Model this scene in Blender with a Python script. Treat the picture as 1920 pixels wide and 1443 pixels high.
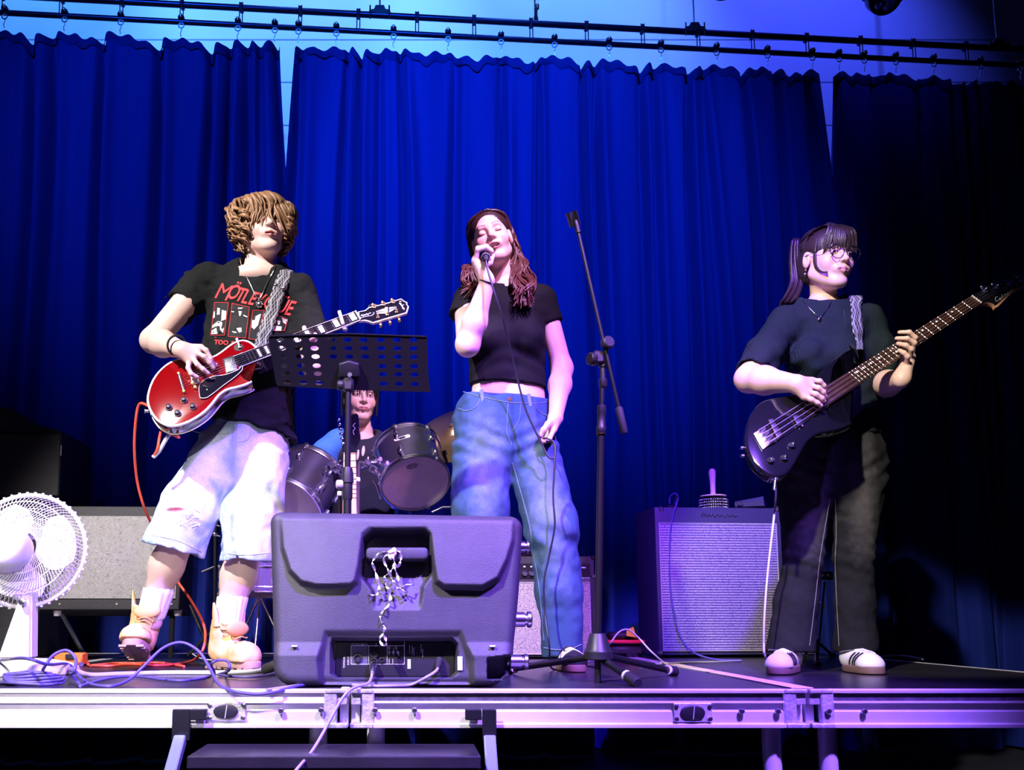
import bpy, bmesh, math, random
import numpy as np
from mathutils import Vector, Matrix
from mathutils.bvhtree import BVHTree

for _o in list(bpy.data.objects):
    bpy.data.objects.remove(_o, do_unlink=True)
S = bpy.context.scene
COL = S.collection
R = math.radians

# ------------------------------------------------------------------ camera
F, PX, PY = 1750.0, 770.0, 940.0          # focal length and principal point in pixels of 1920 x 1443
PITCH, ZC, ZD = R(7.0), 0.791, 0.60       # camera pitch, camera height, stage deck height
cam_d = bpy.data.cameras.new('camera')
cam = bpy.data.objects.new('camera', cam_d)
COL.objects.link(cam)
cam.location = (0, 0, ZC)
cam.rotation_euler = (math.pi / 2 + PITCH, 0, 0)
cam_d.sensor_fit = 'HORIZONTAL'
cam_d.sensor_width = 36.0
cam_d.lens = 36.0 * F / 1920
cam_d.shift_x = (960 - PX) / 1920
cam_d.shift_y = (PY - 721.5) / 1920
cam_d.clip_start = 0.05
S.camera = cam

# ------------------------------------------------------------------ world, lights, exposure
S.view_settings.view_transform = 'Standard'
S.view_settings.look = 'None'
S.view_settings.gamma = 1.0
S.view_settings.use_curve_mapping = False
S.view_settings.exposure = 0.0
wd = bpy.data.worlds.new('hall')
S.world = wd
wd.use_nodes = True
wd.node_tree.nodes['Background'].inputs[0].default_value = (0.05, 0.06, 0.35, 1)
wd.node_tree.nodes['Background'].inputs[1].default_value = 0.03


def spot(name, loc, aim, color, power, angle, blend=0.5, size=0.08):
    d = bpy.data.lights.new(name, 'SPOT')
    d.energy = power
    d.color = color
    d.spot_size = R(angle)
    d.spot_blend = blend
    d.shadow_soft_size = size
    o = bpy.data.objects.new(name, d)
    COL.objects.link(o)
    o.location = loc
    o.rotation_euler = (Vector(aim) - Vector(loc)).to_track_quat('-Z', 'Y').to_euler()
    return o


# front of house: white key from the left, white on the bass player, pink on the singer, violet wash from the right
spot('key_spot', (-2.3, -0.3, 4.6), (-0.88, 3.0, 1.2), (1.0, 0.91, 0.92), 2500, 34, 0.35, 0.10)
spot('low_front_spot', (-0.2, -1.8, 2.4), (-0.88, 3.2, 0.85), (1.0, 0.92, 0.95), 650, 17, 0.45, 0.08)
spot('bass_spot', (-1.1, -0.9, 4.2), (1.50, 3.2, 1.42), (1.0, 0.90, 0.82), 2000, 16, 0.25, 0.08)
spot('singer_spot', (1.1, -0.4, 4.5), (0.38, 3.35, 1.50), (1.0, 0.34, 0.48), 620, 23, 0.35, 0.08)
spot('violet_wash', (1.6, 0.0, 4.6), (0.2, 2.8, 0.7), (0.25, 0.10, 1.0), 6600, 35, 0.6, 0.12)
spot('violet_cabinet', (0.35, 0.2, 4.7), (1.42, 4.4, 0.95), (0.16, 0.03, 1.0), 3600, 14, 0.5, 0.08)
spot('drum_fill', (1.0, 1.2, 4.7), (-0.15, 4.1, 1.35), (0.75, 0.50, 1.0), 1900, 17, 0.5, 0.10)  # fill lamp added to brighten the dark drums
# blue wash lamps on the front bar, thrown over the band at the curtain
spot('blue_wash_a', (-1.7, 0.9, 5.3), (-0.9, 5.5, 3.5), (0.01, 0.14, 1.0), 1400, 50, 0.9, 0.06)
spot('blue_wash_b', (0.2, 0.9, 5.3), (0.75, 5.5, 3.3), (0.01, 0.14, 1.0), 2900, 44, 0.9, 0.06)
# added blue fill lamps above the curtain track, lighting only the back wall
for i_, (x_, p_, c_) in enumerate(((-2.5, 480, (0.05, 0.22, 1.0)), (-0.8, 560, (0.10, 0.29, 1.0)), (0.9, 500, (0.09, 0.26, 1.0)), (2.6, 330, (0.05, 0.08, 1.0)))):
    spot('blue_wall_fill_%d' % (i_ + 1), (x_, 4.6, 6.3), (x_, 6.3, 5.0), c_, p_, 76, 0.8, 0.05)


def ray(px, py):
    a, b = (px - PX) / F, (PY - py) / F
    s, c = math.sin(PITCH), math.cos(PITCH)
    return Vector((a, c - b * s, s + b * c))


def at(px, py, Y):
    d = ray(px, py)
    return Vector((0, 0, ZC)) + d * (Y / d.y)


def at_z(px, py, z):
    d = ray(px, py)
    return Vector((0, 0, ZC)) + d * ((z - ZC) / d.z)


def deck(px, py):
    return at_z(px, py, ZD)


# ------------------------------------------------------------------ materials
MATS = {}


def mat(name, col, rough=0.5, metal=0.0, bump=None, vary=None, coat=0.0, emit=None, attr=False, sheen=0.0,
        spec=0.5, aniso=None):
    """bump=(scale, strength, detail); vary=(scale, colour2, contrast)"""
    m = bpy.data.materials.new(name)
    m.use_nodes = True
    nt = m.node_tree
    b = nt.nodes['Principled BSDF']
    b.inputs['Base Color'].default_value = (*col, 1)
    b.inputs['Roughness'].default_value = rough
    b.inputs['Metallic'].default_value = metal
    b.inputs['Coat Weight'].default_value = coat
    b.inputs['Coat Roughness'].default_value = 0.08
    b.inputs['Specular IOR Level'].default_value = spec
    if sheen:
        b.inputs['Sheen Weight'].default_value = sheen
        b.inputs['Sheen Roughness'].default_value = 0.4
    if emit:
        b.inputs['Emission Color'].default_value = (*emit[0], 1)
        b.inputs['Emission Strength'].default_value = emit[1]
    tc = nt.nodes.new('ShaderNodeTexCoord')
    src = None
    if attr:
        a = nt.nodes.new('ShaderNodeAttribute')
        a.attribute_name = 'Col'
        src = a.outputs['Color']
    if vary:
        n = nt.nodes.new('ShaderNodeTexNoise')
        n.inputs['Scale'].default_value = vary[0]
        n.inputs['Detail'].default_value = 5
        nt.links.new(tc.outputs['Object'], n.inputs['Vector'])
        r = nt.nodes.new('ShaderNodeValToRGB')
        c = vary[2] if len(vary) > 2 else 0.2
        r.color_ramp.elements[0].position = 0.5 - c
        r.color_ramp.elements[1].position = 0.5 + c
        r.color_ramp.elements[0].color = (*col, 1)
        r.color_ramp.elements[1].color = (*vary[1], 1)
        nt.links.new(n.outputs['Fac'], r.inputs['Fac'])
        if src:
            mx = nt.nodes.new('ShaderNodeMixRGB')
            mx.blend_type = 'MULTIPLY'
            mx.inputs[0].default_value = 1.0
            nt.links.new(src, mx.inputs[1])
            nt.links.new(r.outputs['Color'], mx.inputs[2])
            src = mx.outputs['Color']
        else:
            src = r.outputs['Color']
    if src:
        nt.links.new(src, b.inputs['Base Color'])
    if bump:
        n = nt.nodes.new('ShaderNodeTexNoise')
        n.inputs['Scale'].default_value = bump[0]
        n.inputs['Detail'].default_value = bump[2] if len(bump) > 2 else 4
        nt.links.new(tc.outputs['Object'], n.inputs['Vector'])
        bp = nt.nodes.new('ShaderNodeBump')
        bp.inputs['Strength'].default_value = bump[1]
        bp.inputs['Distance'].default_value = 0.004
        nt.links.new(n.outputs['Fac'], bp.inputs['Height'])
        nt.links.new(bp.outputs['Normal'], b.inputs['Normal'])
    MATS[name] = m
    return m


def nodes_of(m):
    return m.node_tree, m.node_tree.nodes['Principled BSDF']


def mnode(nt, op, a, b=None, c=None):
    n = nt.nodes.new('ShaderNodeMath')
    n.operation = op
    for i, v in enumerate((a, b, c)):
        if v is None:
            continue
        if isinstance(v, (int, float)):
            n.inputs[i].default_value = v
        else:
            nt.links.new(v, n.inputs[i])
    return n.outputs[0]


def mixcol(nt, fac, c1, c2):
    n = nt.nodes.new('ShaderNodeMixRGB')
    if isinstance(fac, (int, float)):
        n.inputs[0].default_value = fac
    else:
        nt.links.new(fac, n.inputs[0])
    for i, c in ((1, c1), (2, c2)):
        if isinstance(c, tuple):
            n.inputs[i].default_value = (*c, 1)
        else:
            nt.links.new(c, n.inputs[i])
    return n.outputs[0]


# ------------------------------------------------------------------ objects
OFF = {}


def tag(o, label=None, cat=None, group=None, kind=None):
    for k, v in (('label', label), ('category', cat), ('group', group), ('kind', kind)):
        if v:
            o[k] = v
    return o


def thing(name, loc, label, cat, group=None):
    o = bpy.data.objects.new(name, None)
    o.empty_display_size = 0.1
    COL.objects.link(o)
    o.location = loc
    OFF[o.name] = Vector(loc)
    return tag(o, label, cat, group)


def link_mesh(name, me, m, parent=None):
    o = bpy.data.objects.new(name, me)
    COL.objects.link(o)
    if m is not None:
        me.materials.append(m)
    off = Vector((0, 0, 0))
    if parent is not None:
        o.parent = parent
        off = OFF[parent.name]
    OFF[o.name] = off
    return o


def smooth_by_angle(me, ang):
    bm = bmesh.new()
    bm.from_mesh(me)
    for f in bm.faces:
        f.smooth = True
    for e in bm.edges:
        if len(e.link_faces) == 2 and e.calc_face_angle(0) > ang:
            e.smooth = False
    bm.to_mesh(me)
    bm.free()


class MB:
    """collects shapes in world space, builds them as one mesh object"""

    def __init__(s):
        s.v, s.f = [], []

    def add(s, vs, fs):
        n = len(s.v)
        s.v += [Vector(v) for v in vs]
        s.f += [[i + n for i in f] for f in fs]
        return s

    def box(s, c, size, rot=None, bev=0.0):
        c = Vector(c)
        h = Vector(size) * 0.5
        rot = rot or Matrix.Identity(3)
        b = min(bev, min(h) * 0.95)
        if b <= 0:
            P = [Vector((x * h.x, y * h.y, z * h.z)) for x in (-1, 1) for y in (-1, 1) for z in (-1, 1)]
            Fc = [(0, 1, 3, 2), (4, 6, 7, 5), (0, 4, 5, 1), (2, 3, 7, 6), (0, 2, 6, 4), (1, 5, 7, 3)]
            return s.add([c + rot @ p for p in P], Fc)
        P, ix = [], {}
        for x in (-1, 1):
            for y in (-1, 1):
                for z in (-1, 1):
                    for k in range(3):
                        q = [x * (h.x - b), y * (h.y - b), z * (h.z - b)]
                        q[k] = (x, y, z)[k] * h[k]
                        ix[(x, y, z, k)] = len(P)
                        P.append(Vector(q))
        Fc = []
        for k in range(3):
            i, j = [(1, 2), (2, 0), (0, 1)][k]
            for sg in (-1, 1):
                q = []
                for a, d in ((-1, -1), (1, -1), (1, 1), (-1, 1)):
                    t = [0, 0, 0]
                    t[k], t[i], t[j] = sg, a, d
                    q.append(ix[(*t, k)])
                Fc.append(q if sg > 0 else q[::-1])
        for k in range(3):                       # edges along axis k
            i, j = [(1, 2), (2, 0), (0, 1)][k]
            for a in (-1, 1):
                for d in (-1, 1):
                    t0, t1 = [0, 0, 0], [0, 0, 0]
                    t0[k], t1[k] = -1, 1
                    t0[i] = t1[i] = a
                    t0[j] = t1[j] = d
                    q = [ix[(*t0, i)], ix[(*t1, i)], ix[(*t1, j)], ix[(*t0, j)]]
                    Fc.append(q if a * d < 0 else q[::-1])
        for x in (-1, 1):
            for y in (-1, 1):
                for z in (-1, 1):
                    q = [ix[(x, y, z, k)] for k in range(3)]
                    Fc.append(q if x * y * z > 0 else q[::-1])
        return s.add([c + rot @ p for p in P], Fc)

    def tube(s, pts, r, n=8, closed=False, cap=True, flat=None):
        """r: a number or one per point; flat=(axis, factor) squashes the section along a world axis"""
        pts = [Vector(p) for p in pts]
        m = len(pts)
        rs = r if isinstance(r, (list, tuple)) else [r] * m
        ts = []
        for i in range(m):
            a = pts[(i - 1) % m] if (closed or i > 0) else pts[0]
            b = pts[(i + 1) % m] if (closed or i < m - 1) else pts[-1]
            t = b - a
            ts.append(t.normalized() if t.length > 1e-9 else Vector((0, 0, 1)))
        t0 = ts[0]
        up = Vector((0, 0, 1)) if abs(t0.z) < 0.9 else Vector((0, 1, 0))
        nrm = t0.cross(up).normalized()
        vs, fs = [], []
        for i in range(m):
            t = ts[i]
            nrm = (nrm - t * nrm.dot(t))
            if nrm.length < 1e-6:
                nrm = t.orthogonal()
            nrm.normalize()
            bn = t.cross(nrm)
            for k in range(n):
                a = 2 * math.pi * k / n
                o = (nrm * math.cos(a) + bn * math.sin(a)) * rs[i]
                if flat:
                    ax = Vector(flat[0])
                    o -= ax * o.dot(ax) * (1 - flat[1])
                vs.append(pts[i] + o)
        for i in range(m if closed else m - 1):
            j = (i + 1) % m
            for k in range(n):
                k2 = (k + 1) % n
                fs.append((i * n + k, i * n + k2, j * n + k2, j * n + k))
        if cap and not closed:
            fs.append(tuple(range(n))[::-1])
            fs.append(tuple((m - 1) * n + k for k in range(n)))
        return s.add(vs, fs)

    def lathe(s, prof, origin, axis=(0, 0, 1), n=24, cap=True):
        """prof: [(radius, height along axis)]"""
        ax = Vector(axis).normalized()
        u = ax.orthogonal().normalized()
        w = ax.cross(u)
        o = Vector(origin)
        vs, fs = [], []
        for (r, h) in prof:
            for k in range(n):
                a = 2 * math.pi * k / n
                vs.append(o + ax * h + (u * math.cos(a) + w * math.sin(a)) * max(r, 1e-5))
        for i in range(len(prof) - 1):
            for k in range(n):
                k2 = (k + 1) % n
                fs.append((i * n + k, i * n + k2, (i + 1) * n + k2, (i + 1) * n + k))
        if cap:
            fs.append(tuple(range(n))[::-1])
            fs.append(tuple((len(prof) - 1) * n + k for k in range(n)))
        return s.add(vs, fs)

    def sphere(s, c, r, n=12, scale=(1, 1, 1), rot=None):
        rot = rot or Matrix.Identity(3)
        c = Vector(c)
        vs, fs = [], []
        m = max(4, n // 2)
        for i in range(m + 1):
            th = math.pi * i / m
            for k in range(n):
                a = 2 * math.pi * k / n
                p = Vector((math.sin(th) * math.cos(a) * scale[0], math.sin(th) * math.sin(a) * scale[1],
                            math.cos(th) * scale[2])) * r
                vs.append(c + rot @ p)
        for i in range(m):
            for k in range(n):
                k2 = (k + 1) % n
                fs.append((i * n + k, (i + 1) * n + k, (i + 1) * n + k2, i * n + k2))
        return s.add(vs, fs)

    def prism(s, out, fr, h0, h1, bev=0.0, nb=3):
        """out: 2-D outline; fr(u, v, h) -> world; rounded rims of radius bev"""
        out = [Vector((p[0], p[1])) for p in out]
        area = sum(a.x * b.y - b.x * a.y for a, b in zip(out, out[1:] + out[:1]))
        if area < 0:
            out = out[::-1]
        n = len(out)
        nor = []
        for i in range(n):
            e1 = (out[i] - out[i - 1])
            e2 = (out[(i + 1) % n] - out[i])
            e1 = e1.normalized() if e1.length else Vector((1, 0))
            e2 = e2.normalized() if e2.length else e1
            t = (e1 + e2)
            t = t.normalized() if t.length > 1e-6 else e1
            nor.append(Vector((-t.y, t.x)))
        rings = []
        if bev > 0:
            for j in range(nb + 1):
                a = math.pi / 2 * j / nb
                rings.append((bev * (1 - math.sin(a)), h0 + bev * (1 - math.cos(a))))
            for j in range(nb + 1):
                a = math.pi / 2 * j / nb
                rings.append((bev * (1 - math.cos(a)), h1 - bev * (1 - math.sin(a))))
        else:
            rings = [(0, h0), (0, h1)]
        vs, fs = [], []
        for ins, h in rings:
            for i in range(n):
                p = out[i] + nor[i] * ins
                vs.append(fr(p.x, p.y, h))
        for j in range(len(rings) - 1):
            for i in range(n):
                i2 = (i + 1) % n
                fs.append((j * n + i, j * n + i2, (j + 1) * n + i2, (j + 1) * n + i))
        fs.append(tuple(range(n))[::-1])
        fs.append(tuple((len(rings) - 1) * n + i for i in range(n)))
        return s.add(vs, fs)

    def build(s, name, m, parent=None, smooth=None, fix=True):
        off = OFF[parent.name] if parent is not None else Vector((0, 0, 0))
        me = bpy.data.meshes.new(name)
        me.from_pydata([v - off for v in s.v], [], s.f)
        me.validate()
        if fix:
            bm = bmesh.new()
            bm.from_mesh(me)
            bmesh.ops.recalc_face_normals(bm, faces=bm.faces)
            bm.to_mesh(me)
            bm.free()
        if smooth:
            smooth_by_angle(me, R(smooth))
        return link_mesh(name, me, m, parent)


def spline(pts, n=8, closed=False):
    """Catmull-Rom through points (2-D or 3-D)"""
    P = [Vector(p) for p in pts]
    m = len(P)
    out = []
    for i in range(m if closed else m - 1):
        p0 = P[(i - 1) % m] if (closed or i > 0) else P[0] * 2 - P[1]
        p1, p2 = P[i], P[(i + 1) % m]
        p3 = P[(i + 2) % m] if (closed or i + 2 < m) else P[-1] * 2 - P[-2]
        for k in range(n):
            t = k / n
            out.append(0.5 * ((2 * p1) + (p2 - p0) * t + (2 * p0 - 5 * p1 + 4 * p2 - p3) * t * t
                              + (3 * p1 - p0 - 3 * p2 + p3) * t * t * t))
    if not closed:
        out.append(P[-1])
    return out


class Plane:
    """a real plane in the scene: origin, u right, v up, n towards the hall"""

    def __init__(s, px, py, Y, tilt=0.0, yaw=0.0):
        s.o = at(px, py, Y)
        m = Matrix.Rotation(R(yaw), 3, 'Z') @ Matrix.Rotation(R(-tilt), 3, 'X')
        s.u, s.n, s.v = m @ Vector((1, 0, 0)), m @ Vector((0, -1, 0)), m @ Vector((0, 0, 1))
        s.rot = Matrix((s.u, s.v, s.n)).transposed()

    def uv(s, px, py):
        d = ray(px, py)
        c = Vector((0, 0, ZC))
        t = (s.o - c).dot(s.n) / d.dot(s.n)
        p = c + d * t - s.o
        return Vector((p.dot(s.u), p.dot(s.v)))

    def w(s, u, v, h=0.0):
        return s.o + s.u * u + s.v * v + s.n * h

    def p(s, px, py, h=0.0):
        q = s.uv(px, py)
        return s.w(q.x, q.y, h)

    def out(s, pts, n=0):
        q = [s.uv(*p) for p in pts]
        return spline(q, n, True) if n else q


def text_mesh(body, size=1.0, shear=0.0, bold=0.0, xs=1.0):
    """vertices (2-D) and faces of a line of lettering, origin at its centre"""
    cu = bpy.data.curves.new('t', 'FONT')
    cu.body = body
    cu.size = size
    cu.shear = shear
    cu.offset = bold
    cu.align_x = 'CENTER'
    cu.align_y = 'CENTER'
    cu.resolution_u = 3
    o = bpy.data.objects.new('t', cu)
    COL.objects.link(o)
    dg = bpy.context.evaluated_depsgraph_get()
    me = bpy.data.meshes.new_from_object(o.evaluated_get(dg))
    bm = bmesh.new()
    bm.from_mesh(me)
    bmesh.ops.triangulate(bm, faces=bm.faces)
    vs = [Vector((v.co.x * xs, v.co.y)) for v in bm.verts]
    fs = [tuple(v.index for v in f.verts) for f in bm.faces]
    bm.free()
    bpy.data.objects.remove(o, do_unlink=True)
    bpy.data.meshes.remove(me)
    bpy.data.curves.remove(cu)
    return vs, fs


def flat_text(mb, body, pl, px, py, height_px, h=0.001, rot=0.0, shear=0.0, bold=0.0, xs=1.0):
    c = pl.uv(px, py)
    hh = (pl.uv(px, py - height_px) - c).length
    vs, fs = text_mesh(body, hh * 1.4, shear, bold, xs)
    ca, sa = math.cos(R(rot)), math.sin(R(rot))
    return mb.add([pl.w(c.x + v.x * ca - v.y * sa, c.y + v.x * sa + v.y * ca, h) for v in vs], fs)
# ------------------------------------------------------------------ signed distance modelling for bodies and cloth
def V3(p):
    return np.array([p[0], p[1], p[2]], float)


class SDF:
    def __init__(s, lo, hi, h):
        s.h = h
        s.lo = np.array(lo, float)
        n = np.ceil((np.array(hi, float) - s.lo) / h).astype(int) + 1
        s.n = n
        s.ax = [s.lo[i] + h * np.arange(n[i]) for i in range(3)]
        s.g = np.full(n, 1.0, np.float32)

    def _sub(s, lo, hi):
        a = np.clip(np.floor((lo - s.lo) / s.h).astype(int), 0, s.n)
        b = np.clip(np.ceil((hi - s.lo) / s.h).astype(int) + 1, 0, s.n)
        if np.any(b <= a):
            return None, None
        sl = tuple(slice(a[i], b[i]) for i in range(3))
        X = s.ax[0][sl[0]][:, None, None].astype(np.float32)
        Y = s.ax[1][sl[1]][None, :, None].astype(np.float32)
        Z = s.ax[2][sl[2]][None, None, :].astype(np.float32)
        return sl, (X, Y, Z)

    def _mix(s, sl, d, k, sub):
        g = s.g[sl]
        if not sub:
            if k > 0:
                hh = np.clip(0.5 + 0.5 * (g - d) / k, 0, 1)
                s.g[sl] = g * (1 - hh) + d * hh - k * hh * (1 - hh)
            else:
                s.g[sl] = np.minimum(g, d)
        else:
            if k > 0:
                hh = np.clip(0.5 - 0.5 * (g + d) / k, 0, 1)
                s.g[sl] = g * (1 - hh) - d * hh + k * hh * (1 - hh)
            else:
                s.g[sl] = np.maximum(g, -d)

    def cap(s, a, b, ra, rb=None, k=0.02, sub=False, yaw=0.0):
        """tapered limb; a radius is a number or (half width, half depth)"""
        rb = ra if rb is None else rb
        a, b = V3(a), V3(b)
        ra = (ra, ra) if isinstance(ra, (int, float)) else ra
        rb = (rb, rb) if isinstance(rb, (int, float)) else rb
        m = max(ra + rb) + k + 3 * s.h
        sl, P = s._sub(np.minimum(a, b) - m, np.maximum(a, b) + m)
        if sl is None:
            return s
        X, Y, Z = P
        ab = (b - a).astype(np.float32)
        L = float(ab @ ab) + 1e-12
        t = np.clip(((X - a[0]) * ab[0] + (Y - a[1]) * ab[1] + (Z - a[2]) * ab[2]) / L, 0, 1).astype(np.float32)
        ox, oy, oz = X - a[0] - t * ab[0], Y - a[1] - t * ab[1], Z - a[2] - t * ab[2]
        rx = ra[0] + (rb[0] - ra[0]) * t
        ry = ra[1] + (rb[1] - ra[1]) * t
        if ra[0] == ra[1] and rb[0] == rb[1]:
            d = np.sqrt(ox * ox + oy * oy + oz * oz) - rx
        else:
            if yaw:
                c, sn = math.cos(yaw), math.sin(yaw)
                ox, oy = ox * c + oy * sn, -ox * sn + oy * c
            rz = (rx + ry) * 0.5
            q = np.sqrt((ox / rx) ** 2 + (oy / ry) ** 2 + (oz / rz) ** 2)
            d = (q - 1) * np.minimum(rx, ry)
        s._mix(sl, d.astype(np.float32), k, sub)
        return s

    def chain(s, pts, rs, k=0.02, sub=False, yaw=0.0):
        for i in range(len(pts) - 1):
            s.cap(pts[i], pts[i + 1], rs[i], rs[i + 1], k, sub, yaw)
        return s

    def ell(s, c, r, k=0.02, sub=False, rot=None):
        c = V3(c)
        m = max(r) + k + 3 * s.h
        sl, P = s._sub(c - m, c + m)
        if sl is None:
            return s
        X, Y, Z = P[0] - c[0], P[1] - c[1], P[2] - c[2]
        if rot is not None:
            M = np.array(rot).T
            X, Y, Z = (M[i][0] * X + M[i][1] * Y + M[i][2] * Z for i in range(3))
        k0 = np.sqrt((X / r[0]) ** 2 + (Y / r[1]) ** 2 + (Z / r[2]) ** 2)
        k1 = np.sqrt((X / r[0] ** 2) ** 2 + (Y / r[1] ** 2) ** 2 + (Z / r[2] ** 2) ** 2) + 1e-9
        s._mix(sl, (k0 * (k0 - 1) / k1).astype(np.float32), k, sub)
        return s

    def cut(s, p, n, k=0.0, xr=None):
        """keep only the side the normal points away from (within the x range xr)"""
        p, n = V3(p), V3(n)
        n = n / np.linalg.norm(n)
        X, Y, Z = s.ax[0][:, None, None], s.ax[1][None, :, None], s.ax[2][None, None, :]
        d = ((X - p[0]) * n[0] + (Y - p[1]) * n[1] + (Z - p[2]) * n[2]).astype(np.float32)
        if xr is not None:
            d = np.where((X + 0 * d >= xr[0]) & (X + 0 * d <= xr[1]), d, -1).astype(np.float32)
        s.g = np.maximum(s.g, d)
        return s

    def warp(s, fn, band=0.03):
        """displace the surface: fn(x, y, z) -> offset outward, evaluated near the surface"""
        i = np.nonzero(np.abs(s.g) < band)
        x, y, z = s.ax[0][i[0]], s.ax[1][i[1]], s.ax[2][i[2]]
        s.g[i] -= fn(x, y, z).astype(np.float32)
        return s

    def mesh(s):
        g, n = s.g, s.n
        sg = g < 0
        c = [sg[i:n[0] - 1 + i, j:n[1] - 1 + j, k:n[2] - 1 + k] for i in (0, 1) for j in (0, 1) for k in (0, 1)]
        cnt = sum(x.astype(np.int8) for x in c)
        act = (cnt > 0) & (cnt < 8)
        idx = np.argwhere(act)
        if len(idx) == 0:
            return np.zeros((0, 3)), np.zeros((0, 4), int)
        acc = np.zeros((len(idx), 3))
        num = np.zeros(len(idx))
        cor = [(i, j, k) for i in (0, 1) for j in (0, 1) for k in (0, 1)]
        val = {q: g[idx[:, 0] + q[0], idx[:, 1] + q[1], idx[:, 2] + q[2]] for q in cor}
        for q in cor:
            for a in range(3):
                if q[a] == 0:
                    r = list(q)
                    r[a] = 1
                    v0, v1 = val[q], val[tuple(r)]
                    x = (v0 < 0) != (v1 < 0)
                    t = np.where(x, v0 / np.where(x, v0 - v1, 1), 0)
                    pos = np.array(q, float)[None, :].repeat(len(idx), 0)
                    pos[:, a] = t
                    acc += np.where(x[:, None], pos, 0)
                    num += x
        verts = s.lo + s.h * (idx + acc / num[:, None])
        vid = np.full(act.shape, -1, np.int64)
        vid[act] = np.arange(len(idx))
        faces = []
        for a in range(3):
            b, c2 = (a + 1) % 3, (a + 2) % 3
            s0 = [slice(1, n[i] - 1) for i in range(3)]
            s0[a] = slice(0, n[a] - 1)
            s1 = list(s0)
            s1[a] = slice(1, n[a])
            A, B = sg[tuple(s0)], sg[tuple(s1)]
            e = np.argwhere(A != B)
            if len(e) == 0:
                continue
            inside = A[tuple(e.T)]
            e = e.copy()
            e[:, b] += 1
            e[:, c2] += 1

            def cell(db, dc):
                q = e.copy()
                q[:, b] -= db
                q[:, c2] -= dc
                return vid[tuple(q.T)]
            q = np.stack([cell(1, 1), cell(0, 1), cell(0, 0), cell(1, 0)], 1)
            q[~inside] = q[~inside][:, ::-1]
            faces.append(q)
        fc = np.concatenate(faces)
        return verts, fc[(fc >= 0).all(1)]


_rng = np.random.RandomState(7)
_LAT = _rng.rand(32, 32, 32).astype(np.float32)


def noise3(x, y, z, sc):
    x, y, z = x * sc + 50, y * sc + 50, z * sc + 50
    i, j, k = np.floor(x).astype(int), np.floor(y).astype(int), np.floor(z).astype(int)
    u, v, w = x - i, y - j, z - k
    u, v, w = u * u * (3 - 2 * u), v * v * (3 - 2 * v), w * w * (3 - 2 * w)
    L = lambda a, b, c: _LAT[(i + a) % 32, (j + b) % 32, (k + c) % 32]
    r = ((L(0, 0, 0) * (1 - u) + L(1, 0, 0) * u) * (1 - v) + (L(0, 1, 0) * (1 - u) + L(1, 1, 0) * u) * v) * (1 - w) \
        + ((L(0, 0, 1) * (1 - u) + L(1, 0, 1) * u) * (1 - v) + (L(0, 1, 1) * (1 - u) + L(1, 1, 1) * u) * v) * w
    return r * 2 - 1


def np_mesh(name, verts, faces, m, parent=None, col=None, relax=0):
    off = OFF[parent.name] if parent is not None else Vector((0, 0, 0))
    if relax:
        e = np.concatenate([faces[:, [i, (i + 1) % 4]] for i in range(4)])
        for _ in range(relax):
            acc = np.zeros_like(verts)
            num = np.zeros(len(verts))
            for a, b in ((0, 1), (1, 0)):
                for c in range(3):
                    acc[:, c] += np.bincount(e[:, a], verts[e[:, b], c], len(verts))
                num += np.bincount(e[:, a], minlength=len(verts))
            verts = verts * 0.5 + 0.5 * acc / np.maximum(num, 1)[:, None]
    me = bpy.data.meshes.new(name)
    nv, nf = len(verts), len(faces)
    me.vertices.add(nv)
    me.loops.add(nf * 4)
    me.polygons.add(nf)
    me.vertices.foreach_set('co', (verts - np.array(off)).astype(np.float32).ravel())
    me.loops.foreach_set('vertex_index', faces.astype(np.int32).ravel())
    me.polygons.foreach_set('loop_start', np.arange(0, nf * 4, 4, dtype=np.int32))
    me.polygons.foreach_set('loop_total', np.full(nf, 4, np.int32))
    me.polygons.foreach_set('use_smooth', np.ones(nf, bool))
    if col is not None:
        a = me.attributes.new('Col', 'FLOAT_COLOR', 'POINT')
        a.data.foreach_set('color', np.concatenate([col, np.ones((nv, 1))], 1).astype(np.float32).ravel())
    me.update()
    me.validate()
    return link_mesh(name, me, m, parent)


def join_np(parts):
    """[(verts, faces, col)] -> one"""
    vs, fs, cs, n = [], [], [], 0
    for v, f, c in parts:
        vs.append(v)
        fs.append(f + n)
        cs.append(c)
        n += len(v)
    return np.concatenate(vs), np.concatenate(fs), np.concatenate(cs)


def bvh_of(o):
    off = OFF[o.name]
    me = o.data
    return BVHTree.FromPolygons([v.co + off for v in me.vertices], [tuple(p.vertices) for p in me.polygons])


def drape(bvh, p, lift=0.002, direction=None):
    """push a point, seen from the hall, back onto a cloth surface"""
    p = Vector(p)
    d = direction or (p - Vector((0, 0, ZC))).normalized()
    hit, nor, i, dist = bvh.ray_cast(p - d * 0.8, d, 2.0)
    if hit is None:
        return Vector(p)
    return hit - d * lift


def decal(name, vs2, fs, place, bvh, m, parent, cuts=1, lift=0.002, thick=0.0):
    bm = bmesh.new()
    for v in vs2:
        bm.verts.new((v[0], v[1], 0))
    bm.verts.ensure_lookup_table()
    for f in fs:
        try:
            bm.faces.new([bm.verts[i] for i in f])
        except ValueError:
            pass
    if cuts:
        bmesh.ops.subdivide_edges(bm, edges=bm.edges, cuts=cuts, use_grid_fill=True)
    bmesh.ops.triangulate(bm, faces=bm.faces)
    off = OFF[parent.name]
    for v in bm.verts:
        w = place(v.co.x, v.co.y)
        v.co = drape(bvh, w, lift) - off
    bmesh.ops.recalc_face_normals(bm, faces=bm.faces)
    me = bpy.data.meshes.new(name)
    bm.to_mesh(me)
    bm.free()
    return link_mesh(name, me, m, parent)
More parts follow.
